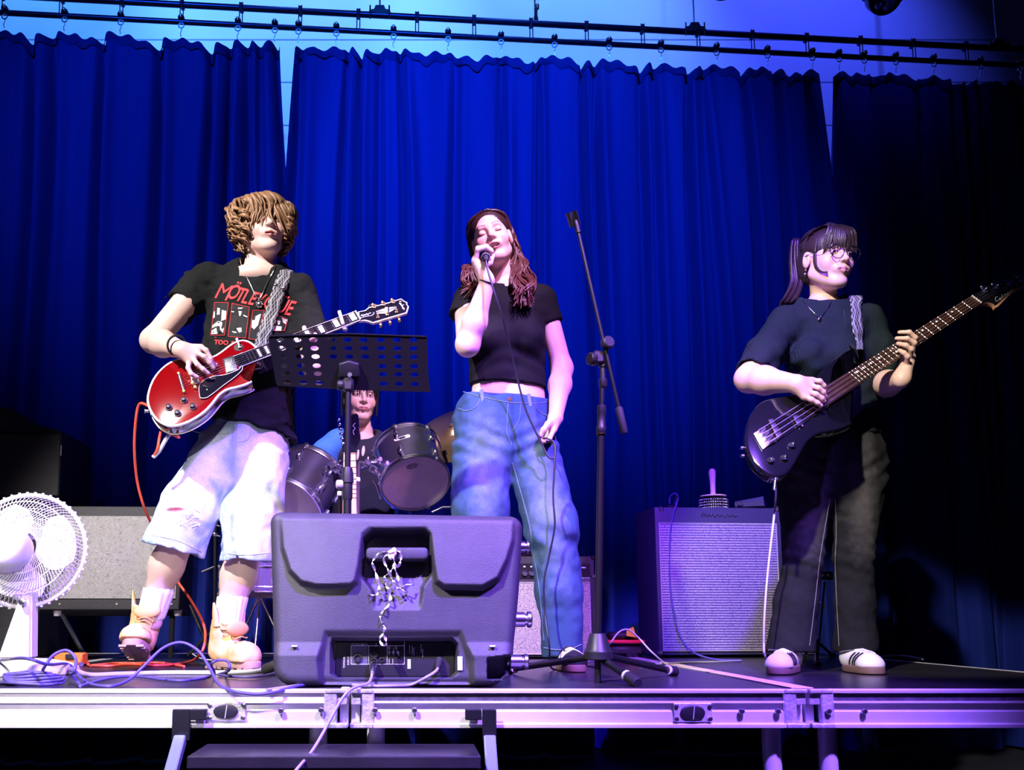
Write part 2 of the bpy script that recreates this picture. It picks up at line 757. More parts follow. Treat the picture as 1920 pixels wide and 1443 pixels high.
# ------------------------------------------------------------------ shared materials
M = MATS
mat('black_floor', (0.010, 0.010, 0.014), 0.55, vary=(3, (0.02, 0.02, 0.026)), bump=(40, 0.15))
mat('wall_paint', (0.62, 0.66, 0.72), 0.75, bump=(60, 0.15), vary=(2.5, (0.70, 0.72, 0.76)))
mat('alu', (0.72, 0.71, 0.72), 0.42, 0.35, bump=(300, 0.08), vary=(20, (0.80, 0.79, 0.80)))
mat('alu_worn', (0.45, 0.44, 0.46), 0.55, 0.6, bump=(120, 0.4), vary=(60, (0.72, 0.71, 0.72), 0.15))
mat('deck_ply', (0.014, 0.012, 0.017), 0.30, bump=(90, 0.18), vary=(6, (0.026, 0.022, 0.030)))
mat('board_edge', (0.035, 0.030, 0.045), 0.55, bump=(150, 0.3), vary=(60, (0.09, 0.08, 0.11)))
mat('white_tape', (0.80, 0.78, 0.79), 0.6, bump=(60, 0.2))
mat('steel', (0.60, 0.60, 0.62), 0.3, 1.0)
mat('chrome', (0.85, 0.85, 0.88), 0.24, 1.0)
mat('gold', (0.90, 0.62, 0.25), 0.22, 1.0)
mat('black_metal', (0.012, 0.012, 0.014), 0.38, 0.3, bump=(200, 0.1))
mat('black_plastic', (0.016, 0.016, 0.018), 0.42, bump=(250, 0.15))
mat('black_rubber', (0.014, 0.013, 0.014), 0.75)
mat('zinc_blue', (0.42, 0.55, 0.62), 0.3, 0.7)
mat('rail_blue', (0.015, 0.018, 0.05), 0.3, 0.85)


def curtain_mat():
    m = mat('curtain_velour', (0.004, 0.010, 0.13), 0.85, sheen=0.15, spec=0.15)
    nt, b = nodes_of(m)
    b.inputs['Sheen Tint'].default_value = (0.08, 0.16, 1.0, 1)
    tc = nt.nodes.new('ShaderNodeTexCoord')
    mp = nt.nodes.new('ShaderNodeMapping')
    mp.inputs['Scale'].default_value = (30, 30, 1.2)
    nt.links.new(tc.outputs['Object'], mp.inputs['Vector'])
    n = nt.nodes.new('ShaderNodeTexNoise')
    n.inputs['Scale'].default_value = 1.0
    n.inputs['Detail'].default_value = 4
    nt.links.new(mp.outputs['Vector'], n.inputs['Vector'])
    c = mixcol(nt, n.outputs['Fac'], (0.003, 0.009, 0.11), (0.006, 0.016, 0.17))
    nt.links.new(c, b.inputs['Base Color'])
    bp = nt.nodes.new('ShaderNodeBump')
    bp.inputs['Strength'].default_value = 0.25
    bp.inputs['Distance'].default_value = 0.01
    nt.links.new(n.outputs['Fac'], bp.inputs['Height'])
    nt.links.new(bp.outputs['Normal'], b.inputs['Normal'])
    return m


curtain_mat()
mat('curtain_hem', (0.004, 0.008, 0.10), 0.9, spec=0.2)

# ------------------------------------------------------------------ hall floor and back wall
o = MB().box((0.3, 2.5, -0.05), (9, 13, 0.1)).build('floor', M['black_floor'])
tag(o, kind='structure')
WY = 6.3
wall = MB().box((0.3, WY + 0.11, 3.2), (10, 0.1, 6.6)).build('wall_back', M['wall_paint'])
tag(wall, kind='structure')
me0 = None
pl_h = 0.33
for i in range(20):
    z = pl_h * (i + 0.5)
    if me0 is None:
        o = MB().box((0.3, WY + 0.045, 0), (10, 0.03, pl_h - 0.006), bev=0.004).build('plank', M['wall_paint'], wall)
        me0 = o.data
    else:
        o = link_mesh('plank', me0, None, wall)
    o.location.z = z
o = MB().box((0.3, 2.5, 6.55), (10, 13, 0.1)).build('ceiling', M['black_floor'])
tag(o, kind='structure')

# ------------------------------------------------------------------ stage decks
YF, YB = 2.50, 4.94
XJ1, XJ2 = at(655, 1292, YF).x, at(1514, 1292, YF).x
XR = 2.14


def bolt(px, py, parent, Y=YF - 0.008):
    c = at(px, py, Y)
    MB().lathe([(0.0085, 0), (0.0085, 0.006), (0.006, 0.008)], c, (0, -1, 0), 6).build('bolt', M['steel'], parent, 30)


def stage_deck(x0, x1, label, taped, bolts, slots):
    t = thing('stage_deck', ((x0 + x1) / 2, YF, 0), label, 'stage deck', 'stage decks side by side')
    g = 0.003
    x0, x1 = x0 + g, x1 - g
    xc, w = (x0 + x1) / 2, x1 - x0
    MB().box((xc, (YF + YB) / 2, ZD - 0.011), (w - 0.05, YB - YF - 0.05, 0.02)).build('deck_panel', M['deck_ply'], t)
    for x in (x0 + 0.0125, x1 - 0.0125):
        MB().box((x, (YF + YB) / 2, ZD - 0.05), (0.024, YB - YF - 0.06, 0.1), bev=0.002).build('side_rail', M['alu'], t)
    MB().box((xc, YB - 0.0125, ZD - 0.05), (w, 0.024, 0.1), bev=0.002).build('back_rail', M['alu'], t)
    # front rail: rolled profile (y, z)
    prof = [(0.030, 0), (-0.004, 0), (-0.006, -0.002), (-0.006, -0.009), (0.006, -0.011), (0.006, -0.030),
            (-0.004, -0.030), (-0.005, -0.035), (0.010, -0.037), (0.006, -0.055), (-0.002, -0.058), (-0.002, -0.086),
            (-0.010, -0.090), (-0.010, -0.098), (0.030, -0.098)]
    mb = MB()
    n = len(prof)
    e = 0.036
    vs = [(x, YF + p[0], ZD + p[1]) for x in (x0 + e, x1 - e) for p in prof]
    mb.add(vs, [(i, (i + 1) % n, n + (i + 1) % n, n + i) for i in range(n)] + [tuple(range(n)), tuple(range(n, 2 * n))])
    mb.build('front_rail', M['alu'], t)
    MB().box((xc, YF + 0.0045, ZD - 0.0205), (w - 0.02, 0.006, 0.0185)).build(
        'board_edge', M['white_tape'] if taped else M['board_edge'], t)
    for sx, xe in ((1, x0), (-1, x1)):
        c = MB()
        c.box((xe + sx * 0.030, YF + 0.008, ZD - 0.0045), (0.06, 0.034, 0.010), bev=0.002)
        c.box((xe + sx * 0.030, YF + 0.006, ZD - 0.093), (0.06, 0.040, 0.012), bev=0.002)
        c.box((xe + sx * 0.046, YF + 0.006, ZD - 0.050), (0.034, 0.024, 0.085), bev=0.003)
        c.box((xe + sx * 0.030, YF + 0.010, ZD - 0.025), (0.056, 0.018, 0.030), bev=0.002)
        c.build('corner_casting', M['alu_worn'], t)
    for px, py in bolts:
        bolt(px, py, t)
    for px, py in slots:
        c = at(px, py, YF - 0.006)
        q = MB().box(c, (0.100, 0.006, 0.048), bev=0.002).build('slot_plate', M['alu_worn'], t)
        MB().prism([(0.034 * math.cos(a) * (1.0 if math.cos(a) < 0 else 0.9), 0.019 * math.sin(a)) for a in
                    [2 * math.pi * k / 24 for k in range(24)]],
                   lambda u, v, h: Vector((c.x + u, c.y - h, c.z + v)), 0.0, 0.009, 0.003).build(
            'slot_plug', M['black_plastic'], q, 40)
        MB().box((c.x, c.y - 0.0095, c.z), (0.002, 0.002, 0.034), Matrix.Rotation(R(8), 3, 'Y')).build(
            'plug_seam', M['alu'], q)
        for sx in (-1, 1):
            for sz in (-1, 1):
                MB().lathe([(0.006, 0), (0.006, 0.003), (0.003, 0.004)], c + Vector((sx * 0.044, -0.003, sz * 0.016)),
                           (0, -1, 0), 10).build('rivet', M['steel'], q, 40)
    return t


decks = [stage_deck(XJ1 - 2.44, XJ1 - 1.22, 'stage deck at the far left behind the fan', False, [], []),
         stage_deck(XJ1 - 1.22, XJ1, 'stage deck with white taped edge under the fan', True, [(527, 1332), (602, 1331)], [(425, 1333)]),
         stage_deck(XJ1, XJ2, 'middle stage deck carrying the floor monitor and microphone stand', False,
                    [(703, 1331), (777, 1331), (1390, 1333), (1458, 1333)], [(1299, 1335)]),
         stage_deck(XJ2, XR, 'right stage deck under the bass player', False, [(1553, 1333), (1620, 1333)], [])]


def stage_leg(px, label, root):
    c = at(px, 1360, YF + 0.06)
    mb = MB()
    mb.tube([(c.x, c.y, ZD - 0.09), (c.x, c.y, 0.03)], 0.0242, 20)
    o = mb.build('leg', M['alu'], root, 40)
    o['label'] = label
    mb = MB().lathe([(0.03, 0), (0.03, 0.02), (0.025, 0.03)], (c.x, c.y, 0), (0, 0, 1), 16)
    mb.build('foot', M['black_rubber'], o, 40)


stage_leg(597, 'aluminium tube leg left of the first joint', decks[1])
stage_leg(705, 'aluminium tube leg right of the first joint', decks[2])
stage_leg(1445, 'aluminium tube leg left of the second joint', decks[2])
stage_leg(1550, 'aluminium tube leg right of the second joint', decks[3])

xt = XJ2
tp = [(xt - 0.030, YF + 0.03), (xt + 0.028, YF + 0.03), (xt + 0.024, 3.2), (xt + 0.027, 3.75), (xt + 0.010, 3.95), (xt - 0.026, 3.9), (xt - 0.028, 3.2)]
mat('pale_tape', (0.80, 0.66, 0.70), 0.6, bump=(80, 0.3))
MB().prism(tp, lambda u, v, h: Vector((u, v, ZD + h)), 0.0005, 0.0025).build('joint_tape', M['pale_tape'], decks[3])

# steps hooked on to the stage front
st = thing('stage_steps', (at(625, 1400, 2.3).x, 2.2, 0), 'black stage steps hooked on the stage front with bluish metal rails', 'steps')
for sx, (x0, x1), (q0, q1), (f0, f1) in ((-1, (324, 356), (357, 388), (338, 322)), (1, (904, 931), (872, 903), (918, 922))):
    a, b = at(x0, 1329, 2.47), at(x1, 1388, 2.47)
    MB().box(((a.x + b.x) / 2, 2.47, (a.z + b.z) / 2), (b.x - a.x, 0.012, a.z - b.z), bev=0.002).build('hook_bracket', M['black_metal'], st)
    a2, b2 = at(q0, 1329, 2.475), at(q1, 1349, 2.475)
    MB().box(((a2.x + b2.x) / 2, 2.475, (a2.z + b2.z) / 2), (b2.x - a2.x, 0.02, a2.z - b2.z), bev=0.002).build('hook_plate', M['black_metal'], st)
    top, bot = at(f0, 1385, 2.46), at(f1, 1443, 2.36)
    d = (bot - top)
    end = top + d * (top.z / -d.z)
    rot = d.to_track_quat('Z', 'Y').to_matrix()
    MB().box((top + end) / 2, (0.030, 0.030, (end - top).length), rot, bev=0.003).build('stringer', M['zinc_blue'], st)
for k, (dz, dy) in enumerate(((0, 0), (-0.2, -0.22))):
    a, b = at(352, 1416, 2.30), at(901, 1416, 2.30)
    MB().box(((a.x + b.x) / 2, 2.30 + 0.1 + dy, a.z - 0.015 + dz), (b.x - a.x, 0.22, 0.03), bev=0.003).build('tread', M['deck_ply'], st)
    MB().box(((a.x + b.x) / 2, 2.30 + 0.002 + dy, a.z - 0.055 + dz), (b.x - a.x - 0.004, 0.012, 0.05), bev=0.002).build('tread_fascia', M['deck_ply'], st)

# ------------------------------------------------------------------ curtain track, gliders, curtains
ZR = at(620, 63, 5.30).z
low = [at_z(px, py, ZR) for px, py in ((-260, 4), (0, 23), (620, 63), (1300, 95), (1920, 123), (2300, 139))]
RX = np.array([p.x for p in low])
RY = np.array([p.y for p in low])
RYF = np.polyfit(RX, RY, 1)


def rail_y(x):
    return float(np.polyval(RYF, x))


def rail_at(px, py=60):
    """point of the lower rail seen at column px"""
    Y = 5.3
    for _ in range(12):
        p = at(px, py, Y)
        Y = rail_y(p.x)
        d = ray(px, py)
        # row where the rail is for this column
        zc, yc = ZR - ZC, Y
        s_, c_ = math.sin(PITCH), math.cos(PITCH)
        # solve b from (s + b c) / (c - b s) = zc / yc
        q = zc / yc
        b = (q * c_ - s_) / (c_ + q * s_)
        py = PY - b * F
    return Vector((at(px, py, Y).x, Y, ZR))


xa, xb = rail_at(-260).x, rail_at(2250).x
DZ = at(1300, 64, rail_y(rail_at(1300).x)).z - at(1300, 95, rail_y(rail_at(1300).x)).z
track = thing('curtain_track', (0.5, rail_y(0.5), ZR), 'dark twin-tube curtain track hung above the curtains', 'curtain track')
pts = [Vector((x, rail_y(x), ZR)) for x in np.linspace(xa, xb, 10)]
MB().tube(pts, 0.0165, 12).build('lower_tube', M['rail_blue'], track, 50)
MB().tube([p + Vector((0, 0, DZ)) for p in pts], 0.019, 12).build('upper_tube', M['rail_blue'], track, 50)
for px in (2, 115, 228, 341, 452, 563, 672, 782, 889, 996, 1100, 1205, 1309, 1411, 1513, 1614, 1713, 1812, 1910):
    p = rail_at(px)
    mb = MB()
    for dx in (-0.009, 0.009):
        mb.tube([p + Vector((dx, -0.012, -0.02)), p + Vector((dx, -0.012, DZ + 0.03))], 0.0035, 6)
    mb.box(p + Vector((0, 0, DZ)), (0.022, 0.05, 0.046), bev=0.004)
    mb.build('spacer_strap', M['rail_blue'], track)
for px in (712, 1303, 1873):
    p = rail_at(px) + Vector((0, 0, DZ))
    mb = MB()
    mb.prism([(-0.07, 0.0), (0.07, 0.0), (0.062, 0.025), (0.035, 0.03), (0.025, 0.055), (-0.025, 0.055), (-0.035, 0.03), (-0.062, 0.025)],
             lambda u, v, h: p + Vector((u, h, v)), -0.02, 0.02)
    for dx in (-0.058, 0.058):
        mb.tube([p + Vector((dx, -0.022, 0.05)), p + Vector((dx, -0.022, -0.035))], 0.005, 8)
    c = mb.build('hanging_clamp', M['black_metal'], track)
    MB().tube([p + Vector((0, 0, 0.05)), (p.x, p.y, 6.5)], 0.006, 8).build('drop_rod', M['steel'], c)

HOOKS = [(-130, -30, 11, 123, 228, 341, 447, 516), (560, 631, 738, 840, 939, 1039, 1141, 1238, 1342, 1437, 1521),
         (1571, 1618, 1677, 1748, 1835, 1910, 1990, 2080)]
glider0 = None
for grp in HOOKS:
    for px in grp:
        p = rail_at(px)
        if glider0 is None:
            g = MB().sphere((0, -0.028, 0.022), 0.0125, 12)
            glider0 = [g, MB().box((0, -0.012, 0.016), (0.036, 0.04, 0.026), bev=0.006),
                       MB().tube([(0.016 * math.cos(a), -0.012, -0.030 + 0.016 * math.sin(a)) for a in np.linspace(0, 2 * math.pi, 13)[:-1]], 0.0042, 6, True),
                       MB().tube(spline([(0, -0.012, -0.045), (0.004, -0.012, -0.06), (-0.003, -0.012, -0.078), (0, -0.008, -0.1)], 4), 0.003, 6)]
            mats = [M['chrome'], M['rail_blue'], M['steel'], M['steel']]
            glider0 = [(nm, mbx.build(nm + '_src', mt, None, 60)) for nm, mbx, mt in
                       zip(('roller', 'glider', 'ring', 'hook'), glider0, mats)]
            gme = {nm: ob.data for nm, ob in glider0}
            for nm, ob in glider0:
                bpy.data.objects.remove(ob)
        off = p - OFF[track.name]
        go = link_mesh('glider', gme['glider'], None, track)
        go.location = off
        for nm in ('roller', 'ring', 'hook'):
            link_mesh(nm, gme[nm], None, go)


def curtain(px0, px1, hooks, label, seed, bottom=0.02):
    rnd = random.Random(seed)
    x0, x1 = rail_at(px0).x, rail_at(px1).x
    hk = [rail_at(h).x for h in hooks]
    ztop = ZR - 0.105
    nc, nr = int((x1 - x0) / 0.0065), 56
    xs = np.linspace(x0, x1, nc)
    ple = []
    x = x0 + 0.03
    while x < x1:
        ple.append((x, rnd.uniform(0.10, 0.20), rnd.uniform(0.013, 0.028), rnd.uniform(-0.02, 0.02), rnd.uniform(0.6, 1.5)))
        x += rnd.choice((rnd.uniform(0.07, 0.12), rnd.uniform(0.16, 0.30), rnd.uniform(0.20, 0.34)))
    hx = np.array(sorted(hk))
    dn = np.min(np.abs(xs[:, None] - hx[None, :]), 1)                  # distance to the nearest hook
    sag = 0.055 * np.clip(dn / 0.14, 0, 1) ** 1.5
    zt = ztop - sag + 0.012 * np.sin(xs * 61 + seed)
    X = np.zeros((nr, nc))
    Y = np.zeros((nr, nc))
    Z = np.zeros((nr, nc))
    base = np.array([rail_y(v) for v in xs])
    for r in range(nr):
        t = (r / (nr - 1)) ** 1.35
        z = zt * (1 - t) + bottom * t
        drop = ztop - z
        d = np.zeros(nc)
        grow = np.clip(0.35 + drop * 1.2, 0, 1)
        for (pxl, a, w, dr, ww) in ple:
            cx = pxl + dr * drop + 0.008 * np.sin(drop * 2.1 + pxl * 9)
            u = (xs - cx)
            wz = w * (1 + 0.25 * drop)
            d += a * grow * np.exp(-(u / wz) ** 2) - 0.35 * a * grow * np.exp(-((u - ww * 0.035) / (wz * 1.6)) ** 2)
        d += 0.028 * np.sin(xs * 6.1 + seed + 0.25 * drop) * grow + 0.007 * np.sin(xs * 15.1 + 2 * seed - 0.3 * drop)
        d += 0.020 * np.cos(np.pi * np.clip(dn / 0.14, 0, 1)) * np.exp(-drop * 3)
        fl = 0.075 * np.clip(drop / 1.3, 0, 1)
        X[r] = xs + 0.006 * np.sin(drop * 1.7 + xs * 3) + fl * (np.exp(-(x1 - xs) / 0.25) - np.exp(-(xs - x0) / 0.25))
        Y[r] = base + d
        Z[r] = z
    verts = np.stack([X, Y, Z], -1).reshape(-1, 3)
    i = np.arange(nr - 1)[:, None] * nc + np.arange(nc - 1)[None, :]
    faces = np.stack([i, i + nc, i + nc + 1, i + 1], -1).reshape(-1, 4)
    t = thing('curtain', ((x0 + x1) / 2, rail_y((x0 + x1) / 2), bottom), label, 'curtain', 'stage curtains')
    np_mesh('drape', verts, faces, M['curtain_velour'], t)
    # folded hem band along the top
    k = 4
    hv = []
    for j in range(k):
        f = j / (k - 1)
        hv.append(np.stack([xs, Y[0] - 0.007 - 0.006 * math.sin(math.pi * f), zt + 0.004 - f * (0.055 + 0.012 * np.sin(xs * 23 + seed))], -1))
    hv = np.concatenate(hv)
    i = np.arange(k - 1)[:, None] * nc + np.arange(nc - 1)[None, :]
    np_mesh('top_hem', hv, np.stack([i, i + nc, i + nc + 1, i + 1], -1).reshape(-1, 4), M['curtain_hem'], t)


curtain(-210, 526, HOOKS[0], 'blue pleated curtain at the left behind the guitarist', 3)
curtain(554, 1533, HOOKS[1], 'wide blue pleated curtain in the middle behind the singer', 5)
curtain(1563, 2200, HOOKS[2], 'dark blue pleated curtain at the right behind the bass headstock', 11)

# ------------------------------------------------------------------ lamps hanging at the top of the picture
mat('lens', (0.25, 0.15, 0.35), 0.1, coat=1.0)


def par_lamp(px, py, Y, label, rot=(0.0, -0.75, -0.66)):
    c = at(px, py, Y)
    ax = Vector(rot).normalized()
    t = thing('stage_lamp', c, label, 'stage lamp', 'lamps hanging above the stage')
    back = c - ax * 0.14
    MB().lathe([(0.04, 0), (0.085, 0.01), (0.105, 0.06), (0.112, 0.13), (0.112, 0.15), (0.100, 0.15), (0.098, 0.138)],
               back, ax, 28).build('housing', M['black_metal'], t, 40)
    u = ax.orthogonal().normalized()
    w = ax.cross(u)
    for k in range(7):
        q = c + ax * 0.0 if k == 0 else c + (u * math.cos(k * math.pi / 3) + w * math.sin(k * math.pi / 3)) * 0.062
        MB().sphere(q, 0.027, 14).build('lens', M['lens'], t, 60)
    mb = MB()
    mb.tube([c + Vector((-0.125, 0.04, 0.0)), c + Vector((-0.125, 0.04, 0.16)), c + Vector((0.125, 0.04, 0.16)), c + Vector((0.125, 0.04, 0.0))], 0.009, 8)
    mb.build('yoke', M['black_metal'], t, 40)
    MB().box(c + ax * -0.02 + Vector((0, -0.07, -0.10)), (0.05, 0.03, 0.04), bev=0.004).build('latch', M['black_metal'], t)
    MB().tube([c + Vector((0, 0.04, 0.16)), (c.x, c.y + 0.04, 6.5)], 0.006, 8).build('drop_pole', M['black_metal'], t, 40)


par_lamp(1660, -6, 5.75, 'round black stage lamp with several lenses hanging at top right')
par_lamp(1356, -34, 5.75, 'black stage lamp just peeking in at the top edge')
p0 = at(1007, 14, 6.26)
t = thing('conduit', p0, 'short thin pipe end hanging down the wall above the track', 'pipe')
MB().tube([p0, (p0.x, p0.y, 6.5)], 0.012, 10).build('pipe', M['wall_paint'], t, 40)
MB().lathe([(0.016, 0), (0.016, 0.03)], p0 - Vector((0, 0, 0.01)), (0, 0, 1), 10).build('end_cap', M['black_metal'], t, 40)
# ------------------------------------------------------------------ floor monitor
mat('monitor_shell', (0.040, 0.037, 0.052), 0.48, bump=(420, 0.35), vary=(14, (0.052, 0.048, 0.066)))
mat('print_white', (0.75, 0.75, 0.78), 0.6)
mat('panel_grey', (0.10, 0.10, 0.13), 0.4)
mat('ribbon', (0.86, 0.83, 0.74), 0.45)
mat('white_plastic', (0.78, 0.77, 0.78), 0.35)
mat('blue_cable', (0.085, 0.065, 0.26), 0.45)
mat('grey_cable', (0.30, 0.28, 0.36), 0.45)
mat('dark_cable', (0.02, 0.02, 0.03), 0.45)
mat('white_cable', (0.72, 0.72, 0.74), 0.45)
mat('red_cable', (0.85, 0.10, 0.05), 0.4)


def poly_sd(x, y, poly):
    """signed distance in the plane, negative inside"""
    P = np.array(poly, float)
    d = np.full(x.shape, 1e9)
    ins = np.zeros(x.shape, bool)
    n = len(P)
    for i in range(n):
        a, b = P[i], P[(i + 1) % n]
        e = b - a
        t = np.clip(((x - a[0]) * e[0] + (y - a[1]) * e[1]) / (e @ e + 1e-12), 0, 1)
        d = np.minimum(d, np.hypot(x - a[0] - t * e[0], y - a[1] - t * e[1]))
        c = (a[1] > y) != (b[1] > y)
        with np.errstate(divide='ignore', invalid='ignore'):
            xi = a[0] + (y - a[1]) * e[0] / (e[1] if e[1] else 1e-9)
        ins ^= c & (x < xi)
    return np.where(ins, -d, d)


def sstep(d, w):
    t = np.clip(0.5 - d / (2 * w), 0, 1)
    return t * t * (3 - 2 * t)


mp = Plane(745, 1285, 2.585, tilt=5)
mon = thing('floor_monitor', (mp.o.x, mp.o.y, ZD), 'big black plastic loudspeaker used as floor monitor at the stage edge', 'loudspeaker')
nx, ny = 240, 165
s_, t_ = np.meshgrid(np.linspace(0, 1, nx), np.linspace(0, 1, ny))
xl, xr = 505 + 9 * t_, 981 - 26 * t_ ** 1.6
gx = xl + (xr - xl) * s_
yt, yb = 958 + 9 * s_, 1286 + 0 * s_
gy = yt + (yb - yt) * t_
# rounded corners
for cx, cy, sx, sy, rr in ((505 + 22, 958 + 22, -1, -1, 22), (981 - 24, 967 + 24, 1, -1, 24), (514 + 36, 1286 - 36, -1, 1, 36), (955 - 40, 1286 - 40, 1, 1, 40)):
    dx, dy = gx - cx, gy - cy
    m_ = (dx * sx > 0) & (dy * sy > 0)
    dd = np.hypot(dx, dy)
    # project the square corner on to the disc
    mxx = np.maximum(np.abs(dx), np.abs(dy)) + 1e-9
    f_ = np.where(m_ & (dd > 0), mxx / (dd + 1e-9), 1)
    gx, gy = cx + dx * np.where(m_, f_, 1), cy + dy * np.where(m_, f_, 1)
edge = np.minimum(np.minimum(s_ * 475, (1 - s_) * 475), np.minimum(t_ * 326, (1 - t_) * 326)) / 673.0
padL = [(527, 971), (531, 1030), (545, 1073), (566, 1095), (595, 1102), (660, 1101), (669, 1093), (675, 1062), (681, 1005), (690, 996), (700, 990), (700, 971)]
padR = [(963, 973), (961, 1016), (950, 1053), (933, 1088), (904, 1104), (832, 1103), (817, 1093), (812, 1060), (807, 1005), (798, 992), (790, 990), (790, 972)]
top_mid = [(690, 971), (800, 971), (800, 993), (690, 993)]
rec = [(693, 1003), (701, 996), (795, 996), (804, 1004), (811, 1072), (792, 1100), (786, 1150), (703, 1150), (699, 1108), (676, 1078), (683, 1012)]
inp = [(624, 1198), (848, 1198), (857, 1208), (857, 1260), (846, 1271), (631, 1271), (621, 1262), (621, 1208)]
inp2 = [(612, 1188), (862, 1188), (884, 1240), (884, 1284), (604, 1284), (600, 1240)]
slot = [(914, 1236), (962, 1229), (957, 1258), (940, 1273), (914, 1273)]
pad = np.maximum(np.maximum(sstep(poly_sd(gx, gy, padL), 5), sstep(poly_sd(gx, gy, padR), 5)), sstep(poly_sd(gx, gy, top_mid), 4))
h = 0.010 * np.ones_like(gx)
h = h + pad * (0.003 + 0.026 * np.clip((gy - 972) / 130, 0, 1))
h += 0.016 * np.clip((gy - 1205) / 25, 0, 1) * (np.abs(gx - 742) > 0)
w_ = sstep(poly_sd(gx, gy, inp2), 7)
h = h * (1 - w_) + (-0.004) * w_
w_ = sstep(poly_sd(gx, gy, inp), 3)
h = h * (1 - w_) + (-0.055) * w_
w_ = sstep(poly_sd(gx, gy, rec), 4)
h = h * (1 - w_) + (-0.062 + 0.072 * np.clip((gy - 1045) / 100, 0, 1)) * w_
w_ = sstep(poly_sd(gx, gy, slot), 3)
h = h * (1 - w_) + (-0.05) * w_
r_ = 0.030
e_ = np.clip(edge, 0, r_)
h -= r_ - np.sqrt(np.maximum(r_ ** 2 - (r_ - e_) ** 2, 0))
vs = []
for j in range(ny):
    for i in range(nx):
        q = mp.uv(gx[j, i], gy[j, i])
        vs.append(mp.w(q.x, q.y, h[j, i]))
fs = [(j * nx + i, (j + 1) * nx + i, (j + 1) * nx + i + 1, j * nx + i + 1) for j in range(ny - 1) for i in range(nx - 1)]
ringi = [i for i in range(nx)] + [j * nx + nx - 1 for j in range(1, ny)] + [(ny - 1) * nx + i for i in range(nx - 2, -1, -1)] + [j * nx for j in range(ny - 2, 0, -1)]
cen = sum((vs[i] for i in ringi), Vector()) / len(ringi)
prev = ringi
for dy_, sc in ((0.05, 1.0), (0.30, 0.97), (0.335, 0.93)):
    n0 = len(vs)
    for i in ringi:
        v = vs[i]
        q = Vector((cen.x + (v.x - cen.x) * sc, mp.o.y + 0.02 + dy_, ZD + (v.z - ZD) * (1 - (1 - sc) * 1.6)))
        vs.append(q)
    m_ = len(ringi)
    for k in range(m_):
        k2 = (k + 1) % m_
        fs.append((prev[k], prev[k2], n0 + k2, n0 + k))
    prev = list(range(n0, n0 + m_))
fs.append(tuple(prev))
zlow = min(v.z for v in vs)
for v in vs:
    v.z += (ZD + 0.002 - zlow) * 1.0
dzm = ZD + 0.002 - zlow
MB().add(vs, fs).build('shell', M['monitor_shell'], mon, 50)


def mpp(px, py, hh):
    return mp.p(px, py, hh) + Vector((0, 0, dzm))


def mfr(c, ang=0.0):
    """frame about a pixel on the monitor's back"""
    q = mp.uv(*c)
    return lambda u, v, hh: mp.w(q.x + u, q.y + v, hh) + Vector((0, 0, dzm))


def rect_mon(name, x0, y0, x1, y1, h0, h1, m_, parent, bev=0.002, rad=0.004):
    a, b = mp.uv(x0, y1), mp.uv(x1, y0)
    pts = []
    for cx, cy, a0 in ((b.x - rad, b.y - rad, 0), (a.x + rad, b.y - rad, 90), (a.x + rad, a.y + rad, 180), (b.x - rad, a.y + rad, 270)):
        for k in range(4):
            an = R(a0 + k * 30)
            pts.append((cx + rad * math.cos(an), cy + rad * math.sin(an)))
    return MB().prism(pts, lambda u, v, hh: mp.w(u, v, hh) + Vector((0, 0, dzm)), h0, h1, bev).build(name, m_, parent, 40)


hd = rect_mon('handle', 686, 1027, 803, 1050, -0.045, 0.008, M['monitor_shell'], mon, 0.006, 0.012)
pn = rect_mon('input_panel', 626, 1202, 853, 1268, -0.054, -0.050, M['black_plastic'], mon)
rect_mon('grey_field', 656, 1204, 688, 1246, -0.050, -0.0492, M['panel_grey'], pn, 0, 0.001)
rect_mon('sticker', 764, 1235, 770, 1253, -0.050, -0.0490, M['print_white'], pn, 0, 0.0005)
rect_mon('sticker', 858, 1231, 867, 1257, -0.004, 0.0005, M['print_white'], mon, 0, 0.001)
pr = MB()
for a, b in (((656, 1209), (758, 1209)), ((656, 1244.5), (758, 1244.5)), ((656, 1209), (656, 1244.5)), ((758, 1198), (758, 1244.5)),
             ((690, 1209), (690, 1244.5)), ((725, 1204), (725, 1244.5)), ((704, 1204), (704, 1209)), ((729, 1215), (729, 1228)),
             ((737, 1215), (737, 1228)), ((743, 1217), (748, 1228)), ((729, 1234), (729, 1243)), ((736, 1234), (736, 1243))):
    pr.tube([mpp(*a, -0.0492), mpp(*b, -0.0492)], 0.0007, 4)
for x, y in ((768, 1208), (773, 1210), (776, 1213), (790, 1207), (793, 1216)):
    for k in range(4):
        pr.tube([mpp(x, y + k * 4.0, -0.0492), mpp(x, y + k * 4.0 + 2.6, -0.0492)], 0.0008, 4)
for x, y in ((729, 1222), (737, 1222), (746, 1222), (729, 1213), (742, 1213)):
    q = mp.uv(x, y)
    pr.tube([mpp(x, y, -0.0492) + Vector((0.003 * math.cos(a), 0, 0.003 * math.sin(a))) for a in np.linspace(0, 6.28, 9)[:-1]], 0.0007, 4, True)
pr.build('printed_lines', M['print_white'], pn)


def mon_text(body, px, py, hpx, rot, hh=-0.0488, xs=1.0):
    c = mp.uv(px, py)
    vs2, fs2 = text_mesh(body, hpx / 673 * 1.4, 0, 0.0, xs)
    ca, sa = math.cos(R(rot)), math.sin(R(rot))
    return MB().add([mp.w(c.x + v.x * ca - v.y * sa, c.y + v.x * sa + v.y * ca, hh) + Vector((0, 0, dzm)) for v in vs2], fs2).build(
        'lettering', M['print_white'], pn, fix=False)


